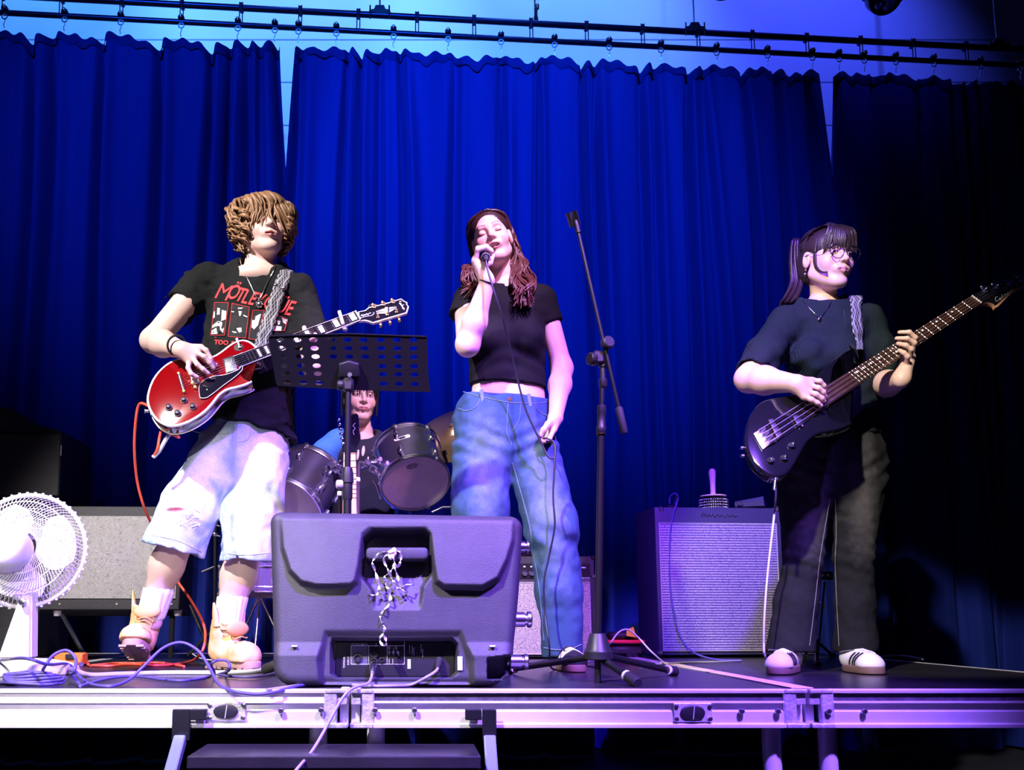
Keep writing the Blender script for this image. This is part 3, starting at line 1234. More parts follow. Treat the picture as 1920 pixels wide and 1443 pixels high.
mon_text('YAMAHA', 643, 1241, 3.6, 90)
mon_text('DXR12', 651, 1238, 3.6, 90)
for x, y, r_ in ((669, 1233, 0.012), (700, 1226, 0.011), (700, 1240, 0.011), (715, 1237, 0.007)):
    MB().lathe([(r_, 0), (r_, 0.006), (r_ * 0.75, 0.007), (r_ * 0.7, 0.003)], mpp(x, y, -0.050), mp.n, 16).build('socket', M['black_rubber'], pn, 40)
for x, y in ((669, 1206), (678, 1206)):
    MB().sphere(mpp(x, y, -0.049), 0.0025, 8).build('indicator', M['gold'], pn, 60)
for x in (549, 917):
    rect_mon('maker_tab', x, 1211, x + 10, 1214, 0.018, 0.028, M['print_white'], mon, 0.0, 0.0005)
for (x, y, r_, ln) in ((979, 1025, 0.016, 0.018), (975, 1161, 0.021, 0.030), (970, 1240, 0.020, 0.028)):
    c = at(x, y, 2.66)
    MB().lathe([(r_ * 1.0, -0.03), (r_, ln * 0.4), (r_ * 0.8, ln * 0.45), (r_ * 0.8, ln * 0.65), (r_ * 1.1, ln * 0.7), (r_ * 1.1, ln), (r_ * 0.9, ln * 1.1)],
               c, (1, 0, 0), 22).build('side_knob', M['steel'], mon, 35)

# ribbons tied on the handle
rib = thing('ribbon_bow', mpp(735, 1040, 0.02), 'crinkled cream ribbon knotted round the monitor handle', 'ribbon')
for pts in ([(735, 1040), (722, 1036), (706, 1044), (699, 1058), (704, 1072), (710, 1095), (711, 1108), (704, 1118), (690, 1116)],
            [(735, 1040), (726, 1042), (720, 1052), (727, 1068), (735, 1086), (742, 1098), (748, 1105), (757, 1100), (772, 1096)],
            [(735, 1040), (745, 1034), (752, 1042), (751, 1056), (745, 1066), (738, 1058)],
            [(736, 1042), (740, 1060), (732, 1075), (722, 1083), (724, 1098), (731, 1112), (732, 1128), (724, 1142), (714, 1154), (716, 1166), (722, 1178), (718, 1190), (713, 1200), (718, 1211), (724, 1208), (722, 1196), (717, 1190)],
            [(738, 1062), (745, 1080), (750, 1098), (758, 1110), (766, 1116)]):
    path = spline([(x, y, i) for i, (x, y) in enumerate(pts)], 5)
    vs, fs = [], []
    for i, q in enumerate(path):
        c = mpp(q.x, q.y, 0.018 + 0.010 * math.sin(i * 0.9))
        a = i * 0.55
        w2 = Vector((math.cos(a), 0.5 * math.sin(a), 0.35 * math.sin(a))) * 0.0042
        vs += [c - w2, c + w2, c + w2 + Vector((0, 0.0012, 0)), c - w2 + Vector((0, 0.0012, 0))]
    for i in range(len(path) - 1):
        for k in range(4):
            fs.append((4 * i + k, 4 * i + (k + 1) % 4, 4 * i + 4 + (k + 1) % 4, 4 * i + 4 + k))
    MB().add(vs, fs).build('ribbon', M['ribbon'], rib, 60)
mb = MB()
for k in range(7):
    mb.sphere(mpp(735 + 4 * math.cos(k * 2.1), 1040 + 6 * math.sin(k * 1.7), 0.020), 0.0075, 8, (1, 0.6, 1.2))
mb.build('knot', M['ribbon'], rib, 60)

# ------------------------------------------------------------------ desk fan seen from behind
mat('fan_white', (0.82, 0.80, 0.80), 0.4)
fan_c = at(50, 1031, 2.78)
fan = thing('desk_fan', (at(40, 1280, 2.8).x, 2.8, ZD), 'white plastic desk fan with round wire guard seen from behind', 'fan')
fax = Vector((0.10, -0.99, 0.12)).normalized()          # axis, pointing at the hall
fu = fax.cross(Vector((0, 0, 1))).normalized() * -1
fw = fu.cross(fax) * -1


def fpt(r, a, h):
    return fan_c + (fu * math.cos(a) + fw * math.sin(a)) * r + fax * h


def guard(name, sgn, twist):
    mb = MB()
    RR = 0.168
    nw = 84
    for k in range(nw):
        a = 2 * math.pi * k / nw
        pts = []
        for t in np.linspace(0, 1, 8):
            r = 0.045 + (RR - 0.045) * t
            pts.append(fpt(r, a + twist * (1 - t) ** 1.3, sgn * 0.062 * math.sqrt(max(0, 1 - t ** 3.2))))
        mb.tube(pts, 0.00125, 4, cap=False)
    for t in (0.28, 0.52, 0.76):
        r = 0.045 + (RR - 0.045) * t
        mb.tube([fpt(r, a, sgn * 0.062 * math.sqrt(1 - t ** 3.2)) for a in np.linspace(0, 2 * math.pi, 49)[:-1]], 0.0016, 5, True)
    return mb.build(name, M['fan_white'], fan, 60)


guard('rear_guard', 1, 0.55)
guard('front_guard', -1, -0.35)
MB().tube([fpt(0.169, a, 0) for a in np.linspace(0, 2 * math.pi, 73)[:-1]], 0.0065, 8, True).build('rim_ring', M['fan_white'], fan, 60)
mb = MB()
for k in range(48):
    a = 2 * math.pi * (k + 0.5) / 48
    mb.box(fpt(0.176, a, 0), (0.006, 0.006, 0.006))
mb.build('rim_clips', M['fan_white'], fan)
for k in range(3):
    vs, fs = [], []
    a0 = 2 * math.pi * k / 3
    for i, t in enumerate(np.linspace(0.03, 0.145, 8)):
        wd_ = 0.55 + 0.35 * math.sin(math.pi * i / 7)
        for j, sg in enumerate(np.linspace(-1, 1, 6)):
            vs.append(fpt(t, a0 + sg * wd_ + 2.2 * t, -0.012 * sg))
    for i in range(7):
        for j in range(5):
            fs.append((i * 6 + j, i * 6 + j + 1, i * 6 + 7 + j, i * 6 + 6 + j))
    n = len(vs)
    vs += [v - fax * 0.002 for v in vs]
    fs += [tuple(n + q for q in f[::-1]) for f in fs]
    MB().add(vs, fs).build('blade', M['white_plastic'], fan, 60)
MB().lathe([(0.040, -0.02), (0.052, 0.02), (0.066, 0.05), (0.068, 0.085), (0.062, 0.12), (0.045, 0.14), (0.0, 0.146)], fan_c + fw * -0.012 - fu * 0.030, fax, 32).build('motor_housing', M['fan_white'], fan, 50)
cb = MB()
q = [at(36, 1118, 2.72), at(59, 1108, 2.72), at(58, 1235, 2.76), at(-6, 1236, 2.76)]
vs = []
for dy_, in ((0,), (0.055,)):
    vs += [p + Vector((0, dy_, 0)) for p in q]
cb.add(vs, [(0, 1, 2, 3), (7, 6, 5, 4), (0, 4, 5, 1), (1, 5, 6, 2), (2, 6, 7, 3), (3, 7, 4, 0)])
col_ = cb.build('column', M['fan_white'], fan)
bm_ = bmesh.new(); bm_.from_mesh(col_.data); bmesh.ops.bevel(bm_, geom=bm_.edges, offset=0.006, segments=2, affect='EDGES'); bm_.to_mesh(col_.data); bm_.free()
MB().lathe([(0.010, 0), (0.010, 0.008), (0.006, 0.010)], at(43, 1128, 2.718), (0, -1, 0), 14).build('pivot_screw', M['steel'], fan, 40)
MB().tube([at(30, 1110, 2.74), at(46, 1118, 2.75)], 0.02, 12).build('neck_joint', M['fan_white'], fan, 50)
bc = deck(42, 1262)
MB().lathe([(0.182, 0), (0.184, 0.010), (0.178, 0.022), (0.150, 0.034), (0.09, 0.046), (0.0, 0.052)], (bc.x, bc.y, ZD + 0.001), (0, 0, 1), 48).build('base', M['fan_white'], fan, 50)

# ------------------------------------------------------------------ left speaker cabinet on its stand, black cabinet behind
def weave_mat(name, c1, c2, sx, sz, rough=0.6, metal=0.0, line=None, bump=0.5):
    m = mat(name, c1, rough, metal)
    nt, b = nodes_of(m)
    tc = nt.nodes.new('ShaderNodeTexCoord')
    sp = nt.nodes.new('ShaderNodeSeparateXYZ')
    nt.links.new(tc.outputs['Object'], sp.inputs[0])
    a = mnode(nt, 'SINE', mnode(nt, 'MULTIPLY', sp.outputs[0], sx * 6.283))
    c = mnode(nt, 'SINE', mnode(nt, 'MULTIPLY', sp.outputs[2], sz * 6.283))
    pr = mnode(nt, 'MULTIPLY', a, c) if line is None else mnode(nt, 'ADD', mnode(nt, 'MULTIPLY', a, 0.35), c)
    f = mnode(nt, 'SMOOTHSTEP', pr, -0.3, 0.6) if False else mnode(nt, 'MULTIPLY_ADD', pr, 0.5, 0.5)
    ns = nt.nodes.new('ShaderNodeTexNoise')
    ns.inputs['Scale'].default_value = 330
    ns.inputs['Detail'].default_value = 1
    nt.links.new(tc.outputs['Object'], ns.inputs['Vector'])
    f2 = mnode(nt, 'MULTIPLY', f, mnode(nt, 'MULTIPLY_ADD', ns.outputs['Fac'], 4.0, -1.2))
    f2 = mnode(nt, 'MINIMUM', mnode(nt, 'MAXIMUM', f2, 0.0), 1.0)
    nt.links.new(mixcol(nt, f2, c1, c2), b.inputs['Base Color'])
    bp = nt.nodes.new('ShaderNodeBump')
    bp.inputs['Strength'].default_value = bump
    bp.inputs['Distance'].default_value = 0.002
    nt.links.new(f, bp.inputs['Height'])
    nt.links.new(bp.outputs['Normal'], b.inputs['Normal'])
    return m


weave_mat('fleck_cloth', (0.02, 0.02, 0.025), (0.62, 0.60, 0.58), 160, 160)
weave_mat('tweed_cloth', (0.06, 0.055, 0.045), (0.72, 0.68, 0.55), 110, 110)
weave_mat('silver_cloth', (0.05, 0.04, 0.14), (0.62, 0.52, 0.74), 220, 82, 0.5, 0.2, line=1)
mat('tolex', (0.014, 0.014, 0.017), 0.6, bump=(260, 0.5))
mat('tolex_blue', (0.035, 0.030, 0.085), 0.5, bump=(260, 0.4))
mat('piping', (0.45, 0.43, 0.42), 0.5)


def cabinet(t, pl, box, depth, tolex, cloth, grille, head=None, pipe=True, bev=0.008):
    a, b = pl.uv(box[0], box[3]), pl.uv(box[2], box[1])
    def fr(u, v, h_):
        return pl.w(u, v, h_)
    MB().prism([(a.x, a.y), (b.x, a.y), (b.x, b.y), (a.x, b.y)], fr, -depth, 0.0, bev).build('box', tolex, t, 40)
    g0, g1 = pl.uv(grille[0], grille[3]), pl.uv(grille[2], grille[1])
    MB().prism([(g0.x, g0.y), (g1.x, g0.y), (g1.x, g1.y), (g0.x, g1.y)], fr, -0.001, 0.006, 0.002).build('grille_cloth', cloth, t, 40)
    if pipe:
        c = [pl.w(g0.x, g0.y, 0.006), pl.w(g1.x, g0.y, 0.006), pl.w(g1.x, g1.y, 0.006), pl.w(g0.x, g1.y, 0.006)]
        MB().tube(c, 0.0035, 6, True).build('piping', M['piping'], t, 60)
    return a, b, fr


pl = Plane(215, 1140, 4.05, tilt=6, yaw=2)
t = thing('guitar_speaker', (pl.o.x, 4.15, ZD), 'wide black speaker cabinet with grey flecked grille behind the fan', 'speaker cabinet')
a, b, fr = cabinet(t, pl, (72, 949, 346, 1143), 0.26, M['tolex'], M['fleck_cloth'], (92, 968, 338, 1122), pipe=False)
for x in (112, 219, 322):
    MB().lathe([(0.005, 0), (0.004, 0.003)], pl.p(x, 1132, 0.0), pl.n, 10).build('screw', M['steel'], t, 40)
for x in (102, 330):
    q = pl.p(x, 1146, -0.04)
    MB().lathe([(0.018, 0.012), (0.016, -0.012), (0.012, -0.016)], q, (0, 0, 1), 14).build('foot', M['piping'], t, 40)
for x in (338, 80):
    p0, p1 = pl.p(x + 8, 1125, -0.12), pl.p(x + 8, 1125, -0.12)
    e = deck(x + 44, 1225)
    MB().tube([p0, Vector((p0.x + 0.07, 4.35, ZD + 0.012))], 0.010, 8).build('tilt_leg', M['steel'], t, 40)
    MB().tube([pl.p(x - 20, 1143, -0.06), Vector((pl.p(x - 20, 1143).x, 4.1, ZD + 0.012))], 0.012, 8).build('stand_leg', M['black_metal'], t, 40)

t = thing('black_cabinet', (at(30, 1232, 4.45).x, 4.6, ZD), 'tall black cabinet with sloping lid at the left edge', 'cabinet')
x1 = at(111, 900, 4.4).x
x0 = x1 - 0.62
zt, zm = at(100, 812, 4.4).z, at(100, 930, 4.4).z
MB().box(((x0 + x1) / 2, 4.62, (zt + zm) / 2), (x1 - x0, 0.44, zt - zm), bev=0.006).build('upper_case', M['tolex'], t)
MB().box(((x0 + x1) / 2 - 0.04, 4.64, (zm + ZD) / 2), (x1 - x0 - 0.08, 0.40, zm - ZD - 0.002), bev=0.006).build('lower_case', M['tolex'], t)
ly = 4.42
lid = [(x0, zt), (x1, zt), (x1 - 0.02, zt + 0.02), (x1 - 0.13, zt + 0.045), (x1 - 0.26, zt + 0.13), (x0, zt + 0.16)]
MB().prism(lid, lambda u, v, h_: Vector((u, ly + h_, v)), 0, 0.40, 0.006).build('lid', M['tolex'], t, 40)
MB().box((x1 + 0.001, 4.405, (zt + zm) / 2 + 0.07), (0.006, 0.006, 0.05)).build('latch', M['steel'], t)

# ------------------------------------------------------------------ small combo amplifier behind the singer
pl = Plane(1040, 1232, 4.30, tilt=2)
t = thing('combo_amplifier', (pl.o.x, 4.4, ZD), 'small guitar amplifier with tweed grille behind the singer', 'amplifier')
dz = ZD + 0.018 - pl.w(*pl.uv(1040, 1230)).z
pl.o.z += dz
cabinet(t, pl, (925, 1042, 1114, 1232), 0.22, M['tolex'], M['tweed_cloth'], (934, 1092, 1105, 1226))
a, b = pl.uv(932, 1084), pl.uv(1106, 1056)
cp = MB().prism([(a.x, a.y), (b.x, a.y), (b.x, b.y), (a.x, b.y)], pl.w, 0, 0.004).build('control_panel', M['black_metal'], t)
for x in (945, 960, 983, 996, 1050, 1065):
    MB().lathe([(0.012, 0), (0.012, 0.010), (0.009, 0.013)], pl.p(x, 1075, 0.004), pl.n, 14).build('knob', M['chrome'], cp, 40)
    MB().box(pl.p(x, 1062, 0.005), (0.010, 0.003, 0.006)).build('legend', M['print_white'], cp)
MB().box(pl.p(1094, 1064, 0.006), (0.018, 0.004, 0.006)).build('switch', M['print_white'], cp)
a, b = pl.uv(1084, 1091), pl.uv(1105, 1083)
MB().prism([(a.x, a.y), (b.x, a.y), (b.x, b.y), (a.x, b.y)], pl.w, 0.006, 0.010, 0.001).build('badge', M['chrome'], t)
for x, y in ((927, 1045), (1112, 1045), (1112, 1080)):
    MB().box(pl.p(x, y, -0.01), (0.022, 0.03, 0.022), bev=0.006).build('corner_cap', M['chrome'] if y > 1050 else M['black_metal'], t)
for x in (938, 1102):
    MB().lathe([(0.016, 0), (0.014, 0.022)], (pl.p(x, 1230).x, 4.36, ZD + 0.001), (0, 0, 1), 12).build('foot', M['black_rubber'], t, 40)
MB().tube(spline([pl.p(985, 1043, -0.1), pl.p(990, 1036, -0.1), pl.p(1050, 1036, -0.1), pl.p(1055, 1043, -0.1)], 5), 0.010, 8).build('strap_handle', M['black_rubber'], t, 50)

# ------------------------------------------------------------------ bass cabinet with percussion on top
pl = Plane(1350, 1228, 4.42, tilt=0, yaw=4)
BC = pl
t = thing('bass_cabinet', (pl.o.x, 4.55, ZD), 'large bass speaker cabinet with violet-lit silver grille beside the bass player', 'speaker cabinet')
dz = ZD + 0.035 - pl.w(*pl.uv(1350, 1224)).z
pl.o.z += dz
cabinet(t, pl, (1236, 952, 1463, 1228), 0.30, M['tolex_blue'], M['silver_cloth'], (1243, 982, 1454, 1220))
for x in (1240, 1459):
    for y in (954, 1223):
        MB().box(pl.p(x, y, -0.012), (0.026, 0.036, 0.03), bev=0.008).build('corner_cap', M['steel'], t)
for x in (1252, 1345, 1440):
    MB().lathe([(0.018, 0), (0.020, 0.034)], (pl.p(x, 1224).x, pl.p(x, 1224).y + 0.05, ZD + 0.001), (0, 0, 1), 12).build('foot', M['black_rubber'], t, 40)
scr = [(1314, 968), (1317, 961), (1319, 968), (1322, 962), (1325, 968), (1329, 964), (1332, 968), (1336, 964), (1340, 969), (1345, 964), (1349, 968), (1353, 965), (1358, 969), (1363, 964), (1367, 968), (1372, 965), (1376, 968), (1382, 967)]
MB().tube([pl.p(q.x, q.y, 0.003) for q in spline([(x, y, 0) for x, y in scr], 4)], 0.0016, 5).build('script_badge', M['chrome'], t, 60)
TOPZ = pl.p(1350, 952).z
# cabasa
c = Vector((at(1338, 950, 4.52).x, 4.52, TOPZ + 0.001))
mat('pink_wood', (0.72, 0.50, 0.46), 0.45, vary=(30, (0.78, 0.58, 0.52)))
cab = thing('cabasa', c, 'cabasa with pale wooden handle and steel bead chains on the bass cabinet', 'percussion')
MB().lathe([(0.060, 0.0), (0.064, 0.004), (0.064, 0.05), (0.058, 0.056)], c, (0, 0, 1), 32).build('drum', M['black_metal'], cab, 40)
MB().lathe([(0.056, 0.064), (0.062, 0.066), (0.062, 0.071), (0.020, 0.073)], c, (0, 0, 1), 32).build('flange', M['pink_wood'], cab, 40)
MB().lathe([(0.014, 0.072), (0.0125, 0.09), (0.013, 0.13), (0.0165, 0.170), (0.0165, 0.19), (0.011, 0.202), (0.0, 0.206)], c, (0, 0, 1), 20).build('handle', M['pink_wood'], cab, 50)
mb = MB()
for r_ in range(4):
    for k in range(40):
        a_ = 2 * math.pi * k / 40
        mb.sphere(c + Vector((0.068 * math.cos(a_), 0.068 * math.sin(a_), 0.008 + 0.013 * r_)), 0.0048, 6)
o = mb.build('bead_chains', M['chrome'], cab, 60)
o['kind'] = 'stuff'
# cowbell lying on its side
cb0, cb1 = Vector((at(1378, 944, 4.5).x, 4.50, TOPZ + 0.024)), Vector((at(1424, 940, 4.5).x, 4.44, TOPZ + 0.030))
cw = thing('cowbell', (cb0 + cb1) / 2 - Vector((0, 0, 0.027)), 'dark cowbell lying on its side on the bass cabinet', 'percussion')
ax_ = (cb1 - cb0).normalized()
MB().lathe([(0.012, 0), (0.016, 0.002), (0.0285, (cb1 - cb0).length), (0.0265, (cb1 - cb0).length), (0.014, 0.006)], cb0, ax_, 6).build('bell', M['tolex_blue'], cw)
MB().box((cb0 + cb1) / 2 + Vector((-0.045, 0.0, 0.0)), (0.03, 0.014, 0.02), bev=0.003).build('mount', M['steel'], cw)
# lead plugged in the top
c0 = Vector((at(1262, 948, 4.5).x, 4.5, TOPZ))
ld = thing('speaker_lead', c0, 'thin dark lead plugged in at the top left of the bass cabinet', 'cable')
MB().box(c0 + Vector((-0.005, 0, 0.012)), (0.045, 0.03, 0.022), bev=0.004).build('socket_box', M['black_plastic'], ld)
p_ = [(1255, 944, 4.5), (1257, 930, 4.49), (1266, 925, 4.47), (1271, 932, 4.44), (1268, 946, 4.405), (1262, 965, 4.40), (1257, 1000, 4.40), (1255, 1060, 4.40), (1260, 1130, 4.39), (1275, 1190, 4.37), (1300, 1222, 4.33)]
pth = [at(*q) for q in p_] + [deck(1340, 1238) + Vector((0, 0, 0.005)), deck(1390, 1240) + Vector((0, 0, 0.005))]
MB().tube(spline(pth, 6), 0.0045, 7).build('lead', M['blue_cable'], ld, 60)
MB().tube([at(1266, 944, 4.41), at(1270, 930, 4.44)], 0.006, 8).build('plug', M['chrome'], ld, 60)

# red and black case with a yellow tag
c = deck(1175, 1232)
t = thing('pedal_case', (c.x, c.y, ZD), 'black and red case with yellow tag between amplifier and bass cabinet', 'case')
MB().box((c.x, c.y + 0.06, ZD + 0.03), (0.18, 0.12, 0.058), bev=0.02).build('lower_shell', M['black_plastic'], t, 40)
mat('red_plastic', (0.75, 0.03, 0.04), 0.4)
mat('yellow_tag', (0.85, 0.55, 0.03), 0.5)
MB().box((c.x, c.y + 0.055, ZD + 0.072), (0.175, 0.125, 0.018), bev=0.006).build('red_band', M['red_plastic'], t, 40)
MB().box((c.x, c.y + 0.06, ZD + 0.100), (0.15, 0.10, 0.036), bev=0.014).build('upper_shell', M['black_plastic'], t, 40)
MB().prism([(-0.022, -0.018), (0.026, -0.026), (0.012, 0.024), (-0.020, 0.010)], lambda u, v, h_: Vector((c.x + 0.02 + u, c.y - 0.012 - h_, ZD + 0.118 + v)), 0, 0.003).build('tag', M['yellow_tag'], t)

# ------------------------------------------------------------------ music stand
mp2 = Plane(652, 676, 2.98, tilt=-28)
ms = thing('music_stand', deck(650, 1262), 'black music stand with perforated desk in front of the drummer', 'music stand')
from mathutils.geometry import tessellate_polygon
outl = [mp2.uv(*q) for q in ((503, 633), (508, 627), (652, 625), (794, 629), (801, 634), (803, 700), (807, 735), (660, 731), (520, 723), (517, 715))]
holes = []
for r_, y in enumerate((637, 652.6, 668, 685, 699.7, 717)):
    for ci, x in enumerate((526, 557, 587.5, 621, 651.6, 682, 713.6, 743.9, 774.7)):
        if r_ >= 3 and ci in (3, 4, 5):
            continue
        xx = x + (13 - 10 * ci / 8) * r_ / 5
        cc = mp2.uv(xx, y + 1.5 * ci / 8 * (1 if r_ else 0) * r_ * 0.4)
        holes.append([Vector((cc.x + 0.0135 * math.cos(a_), cc.y + 0.0078 * math.sin(a_))) for a_ in [2 * math.pi * k / 14 for k in range(14)]])
loops = [outl] + holes
flat_ = [p for lp in loops for p in lp]
tri = tessellate_polygon([[Vector((p.x, p.y, 0)) for p in lp] for lp in loops])
n = len(flat_)
vs = [mp2.w(p.x, p.y, 0) for p in flat_] + [mp2.w(p.x, p.y, -0.0022) for p in flat_]
fs = [tuple(f) for f in tri] + [tuple(n + i for i in f[::-1]) for f in tri]
i0 = 0
for lp in loops:
    m_ = len(lp)
    fs += [(i0 + k, i0 + (k + 1) % m_, n + i0 + (k + 1) % m_, n + i0 + k) for k in range(m_)]
    i0 += m_
dk = MB().add(vs, fs).build('desk', M['black_metal'], ms)
a, b = mp2.p(508, 627), mp2.p(796, 629)
MB().tube([mp2.p(505, 630), mp2.p(652, 625.5), mp2.p(800, 631)], 0.0028, 6).build('rolled_rim', M['black_metal'], dk, 60)
l0, l1 = mp2.p(520, 723, -0.002), mp2.p(807, 735, -0.002)
MB().add([l0, l1, l1 + mp2.n * -0.045, l0 + mp2.n * -0.045, l0 + mp2.v * 0.002, l1 + mp2.v * 0.002, l1 - mp2.n * 0.045 + mp2.v * 0.002, l0 - mp2.n * 0.045 + mp2.v * 0.002],
         [(0, 1, 2, 3), (4, 5, 6, 7), (0, 1, 5, 4), (1, 2, 6, 5), (2, 3, 7, 6), (3, 0, 4, 7)]).build('ledge', M['black_metal'], dk)
yk = MB()
q0 = mp2.uv(655, 692)
yk.prism([(q0.x - 0.036, q0.y - 0.02), (q0.x + 0.036, q0.y - 0.02), (q0.x + 0.032, q0.y + 0.022), (q0.x, q0.y + 0.032), (q0.x - 0.032, q0.y + 0.022)], mp2.w, 0.002, 0.022, 0.004)
yk.build('desk_bracket', M['black_plastic'], ms, 40)
hc = at(653, 722, 2.955)
MB().box(hc, (0.036, 0.036, 0.046), bev=0.008).build('tilt_head', M['black_plastic'], ms, 40)
MB().lathe([(0.008, 0), (0.008, 0.006)], at(656, 703, 2.93), (0, -1, 0), 6).build('head_bolt', M['chrome'], ms, 40)
MB().lathe([(0.013, 0), (0.017, 0.004), (0.017, 0.018), (0.013, 0.022)], at(645, 722, 2.955), (-1, 0, 0), 10).build('tilt_knob', M['black_plastic'], ms, 40)
pb = Vector((hc.x, 2.955, ZD + 0.16))
zk = at(650, 905, 2.955).z
MB().tube([hc, (hc.x, 2.955, zk)], 0.0098, 14).build('upper_tube', M['black_metal'], ms, 60)
MB().lathe([(0.015, 0.05), (0.019, 0.03), (0.020, 0.0), (0.0165, -0.002), (0.0165, -0.05), (0.014, -0.055)], (hc.x, 2.955, zk), (0, 0, 1), 18).build('height_collar', M['black_plastic'], ms, 40)
MB().tube([(hc.x, 2.955, zk), pb], 0.0135, 14).build('lower_tube', M['black_metal'], ms, 60)
MB().lathe([(0.012, 0), (0.015, 0.004), (0.015, 0.02), (0.010, 0.024)], at(644, 908, 2.95), (-1, 0, 0), 12).build('clamp_knob', M['piping'], ms, 40)
MB().lathe([(0.024, 0), (0.024, 0.05), (0.018, 0.06)], pb - Vector((0, 0, 0.02)), (0, 0, 1), 16).build('leg_hub', M['black_plastic'], ms, 40)
for tgt in (deck(498, 1262), deck(690, 1254), deck(770, 1270)):
    e = tgt + Vector((0, 0, 0.012))
    lg = MB().tube([pb + Vector((0, 0, 0.01)), e], 0.009, 10).build('leg', M['black_metal'], ms, 60)
    d = (e - pb).normalized()
    MB().tube([e - d * 0.055, e - d * 0.05, e, e + d * 0.006], [0.012, 0.0165, 0.019, 0.015], 14).build('rubber_foot', M['black_rubber'], lg, 50)

# ------------------------------------------------------------------ microphone stand with empty clip
YM = 2.83
b0 = deck(1121, 1279)
YM = b0.y
mc = thing('microphone_stand', b0, 'black boom microphone stand with empty clip beside the singer', 'microphone stand')
top = at(1130, 690, YM)
hub = at(1121, 1205, YM)
MB().tube([b0, at(1121, 1235, YM)], 0.0095, 12).build('centre_post', M['black_metal'], mc, 60)
MB().lathe([(0.030, -0.05), (0.041, -0.046), (0.041, -0.025), (0.036, -0.018), (0.023, 0.026), (0.021, 0.028), (0.016, 0.028)], hub, (0, 0, 1), 26).build('leg_hub', M['black_plastic'], mc, 35)
for tgt, st_ in ((deck(955, 1262), (1100, 1232)), (deck(1190, 1286), (1128, 1234)), (deck(1262, 1266), (1140, 1230))):
    a = at(*st_, YM)
    e = tgt + Vector((0, 0, 0.014))
    d = (e - a).normalized()
    lg = MB().tube([a, e], 0.0105, 12).build('leg', M['black_metal'], mc, 60)
    MB().tube([e - d * 0.034, e - d * 0.03, e + d * 0.012, e + d * 0.016], [0.012, 0.0165, 0.0165, 0.013], 14).build('rubber_foot', M['black_rubber'], lg, 40)
    MB().tube([e - d * 0.042, e - d * 0.034], 0.0155, 14).build('white_ring', M['white_cable'], lg, 40)
col0 = at(1127, 812, YM)
MB().tube([hub, col0], 0.0108, 14).build('lower_tube', M['black_metal'], mc, 60)
MB().lathe([(0.0125, 0), (0.0145, 0.003), (0.0145, 0.02), (0.012, 0.024), (0.012, 0.060), (0.0135, 0.064), (0.0135, 0.082), (0.010, 0.086)], col0, top - col0, 18).build('clutch_sleeve', M['black_plastic'], mc, 35)
MB().lathe([(0.0150, 0), (0.0150, 0.0025)], col0 + Vector((0, 0, -0.004)), (0, 0, 1), 18).build('clutch_ring', M['gold'], mc, 40)
MB().tube([col0, top], 0.0075, 12).build('upper_tube', M['black_metal'], mc, 60)
MB().lathe([(0.010, -0.06), (0.013, -0.055), (0.013, -0.035), (0.009, -0.032), (0.009, 0.0), (0.013, 0.004), (0.013, 0.03)], at(1130, 690, YM), (0, 0, 1), 14).build('boom_post', M['black_plastic'], mc, 35)
cl = at(1122, 670, YM - 0.01)
MB().box(cl, (0.034, 0.026, 0.040), bev=0.006).build('boom_clamp', M['black_plastic'], mc, 40)
k0 = at(1112, 673, YM - 0.01)
MB().lathe([(0.016, 0), (0.0195, 0.003), (0.0195, 0.012), (0.016, 0.015)], k0, (-0.9, -0.45, 0), 20).build('wing_knob', M['black_plastic'], mc, 40)
MB().lathe([(0.0205, 0), (0.0205, 0.002)], k0 + Vector((0.002, 0.001, 0)), (-0.9, -0.45, 0), 20).build('knob_ring', M['gold'], mc, 40)
MB().lathe([(0.019, 0), (0.019, 0.02), (0.015, 0.024)], at(1136, 645, YM - 0.02), (0.3, -0.95, 0.1), 20).build('pivot_disc', M['black_plastic'], mc, 40)
bt, bb = at(1082, 424, YM - 0.02), at(1166, 790, YM - 0.02)
MB().tube([bt, bb], 0.0058, 12).build('boom_arm', M['black_metal'], mc, 60)
d = (bb - bt).normalized()
MB().tube([bb - d * 0.045, bb - d * 0.04, bb + d * 0.03, bb + d * 0.036], [0.008, 0.0115, 0.0115, 0.009], 14).build('counterweight', M['black_rubber'], mc, 40)
MB().tube([bt - d * 0.002, bt + d * 0.022], 0.009, 12).build('thread_collar', M['black_metal'], mc, 40)
mb = MB()
mb.tube([bt - d * 0.003, bt - d * 0.018], 0.0075, 10)
cb = bt - d * 0.022
prof = []
for a_ in np.linspace(R(40), R(320), 14):
    prof.append((0.0175 * math.cos(a_), 0.0175 * math.sin(a_)))
prof += [(0.0145 * math.cos(a_), 0.0145 * math.sin(a_)) for a_ in np.linspace(R(320), R(40), 14)]
cr = Matrix.Rotation(R(-20), 3, 'Y') @ Matrix.Rotation(R(20), 3, 'X')
mb.prism(prof, lambda u, v, h_: cb + cr @ Vector((v - 0.006, -u, h_)), -0.018, 0.026)
mb.build('microphone_clip', M['black_plastic'], mc, 40)
# ------------------------------------------------------------------ drums
mat('drum_shell', (0.16, 0.15, 0.22), 0.24, 0.8, coat=0.5)
mat('drum_head', (0.80, 0.66, 0.66), 0.32, vary=(18, (0.70, 0.56, 0.57)))
mat('drum_head_top', (0.30, 0.28, 0.38), 0.4)
mat('bronze', (0.42, 0.26, 0.16), 0.30, 0.9, bump=(60, 0.1))


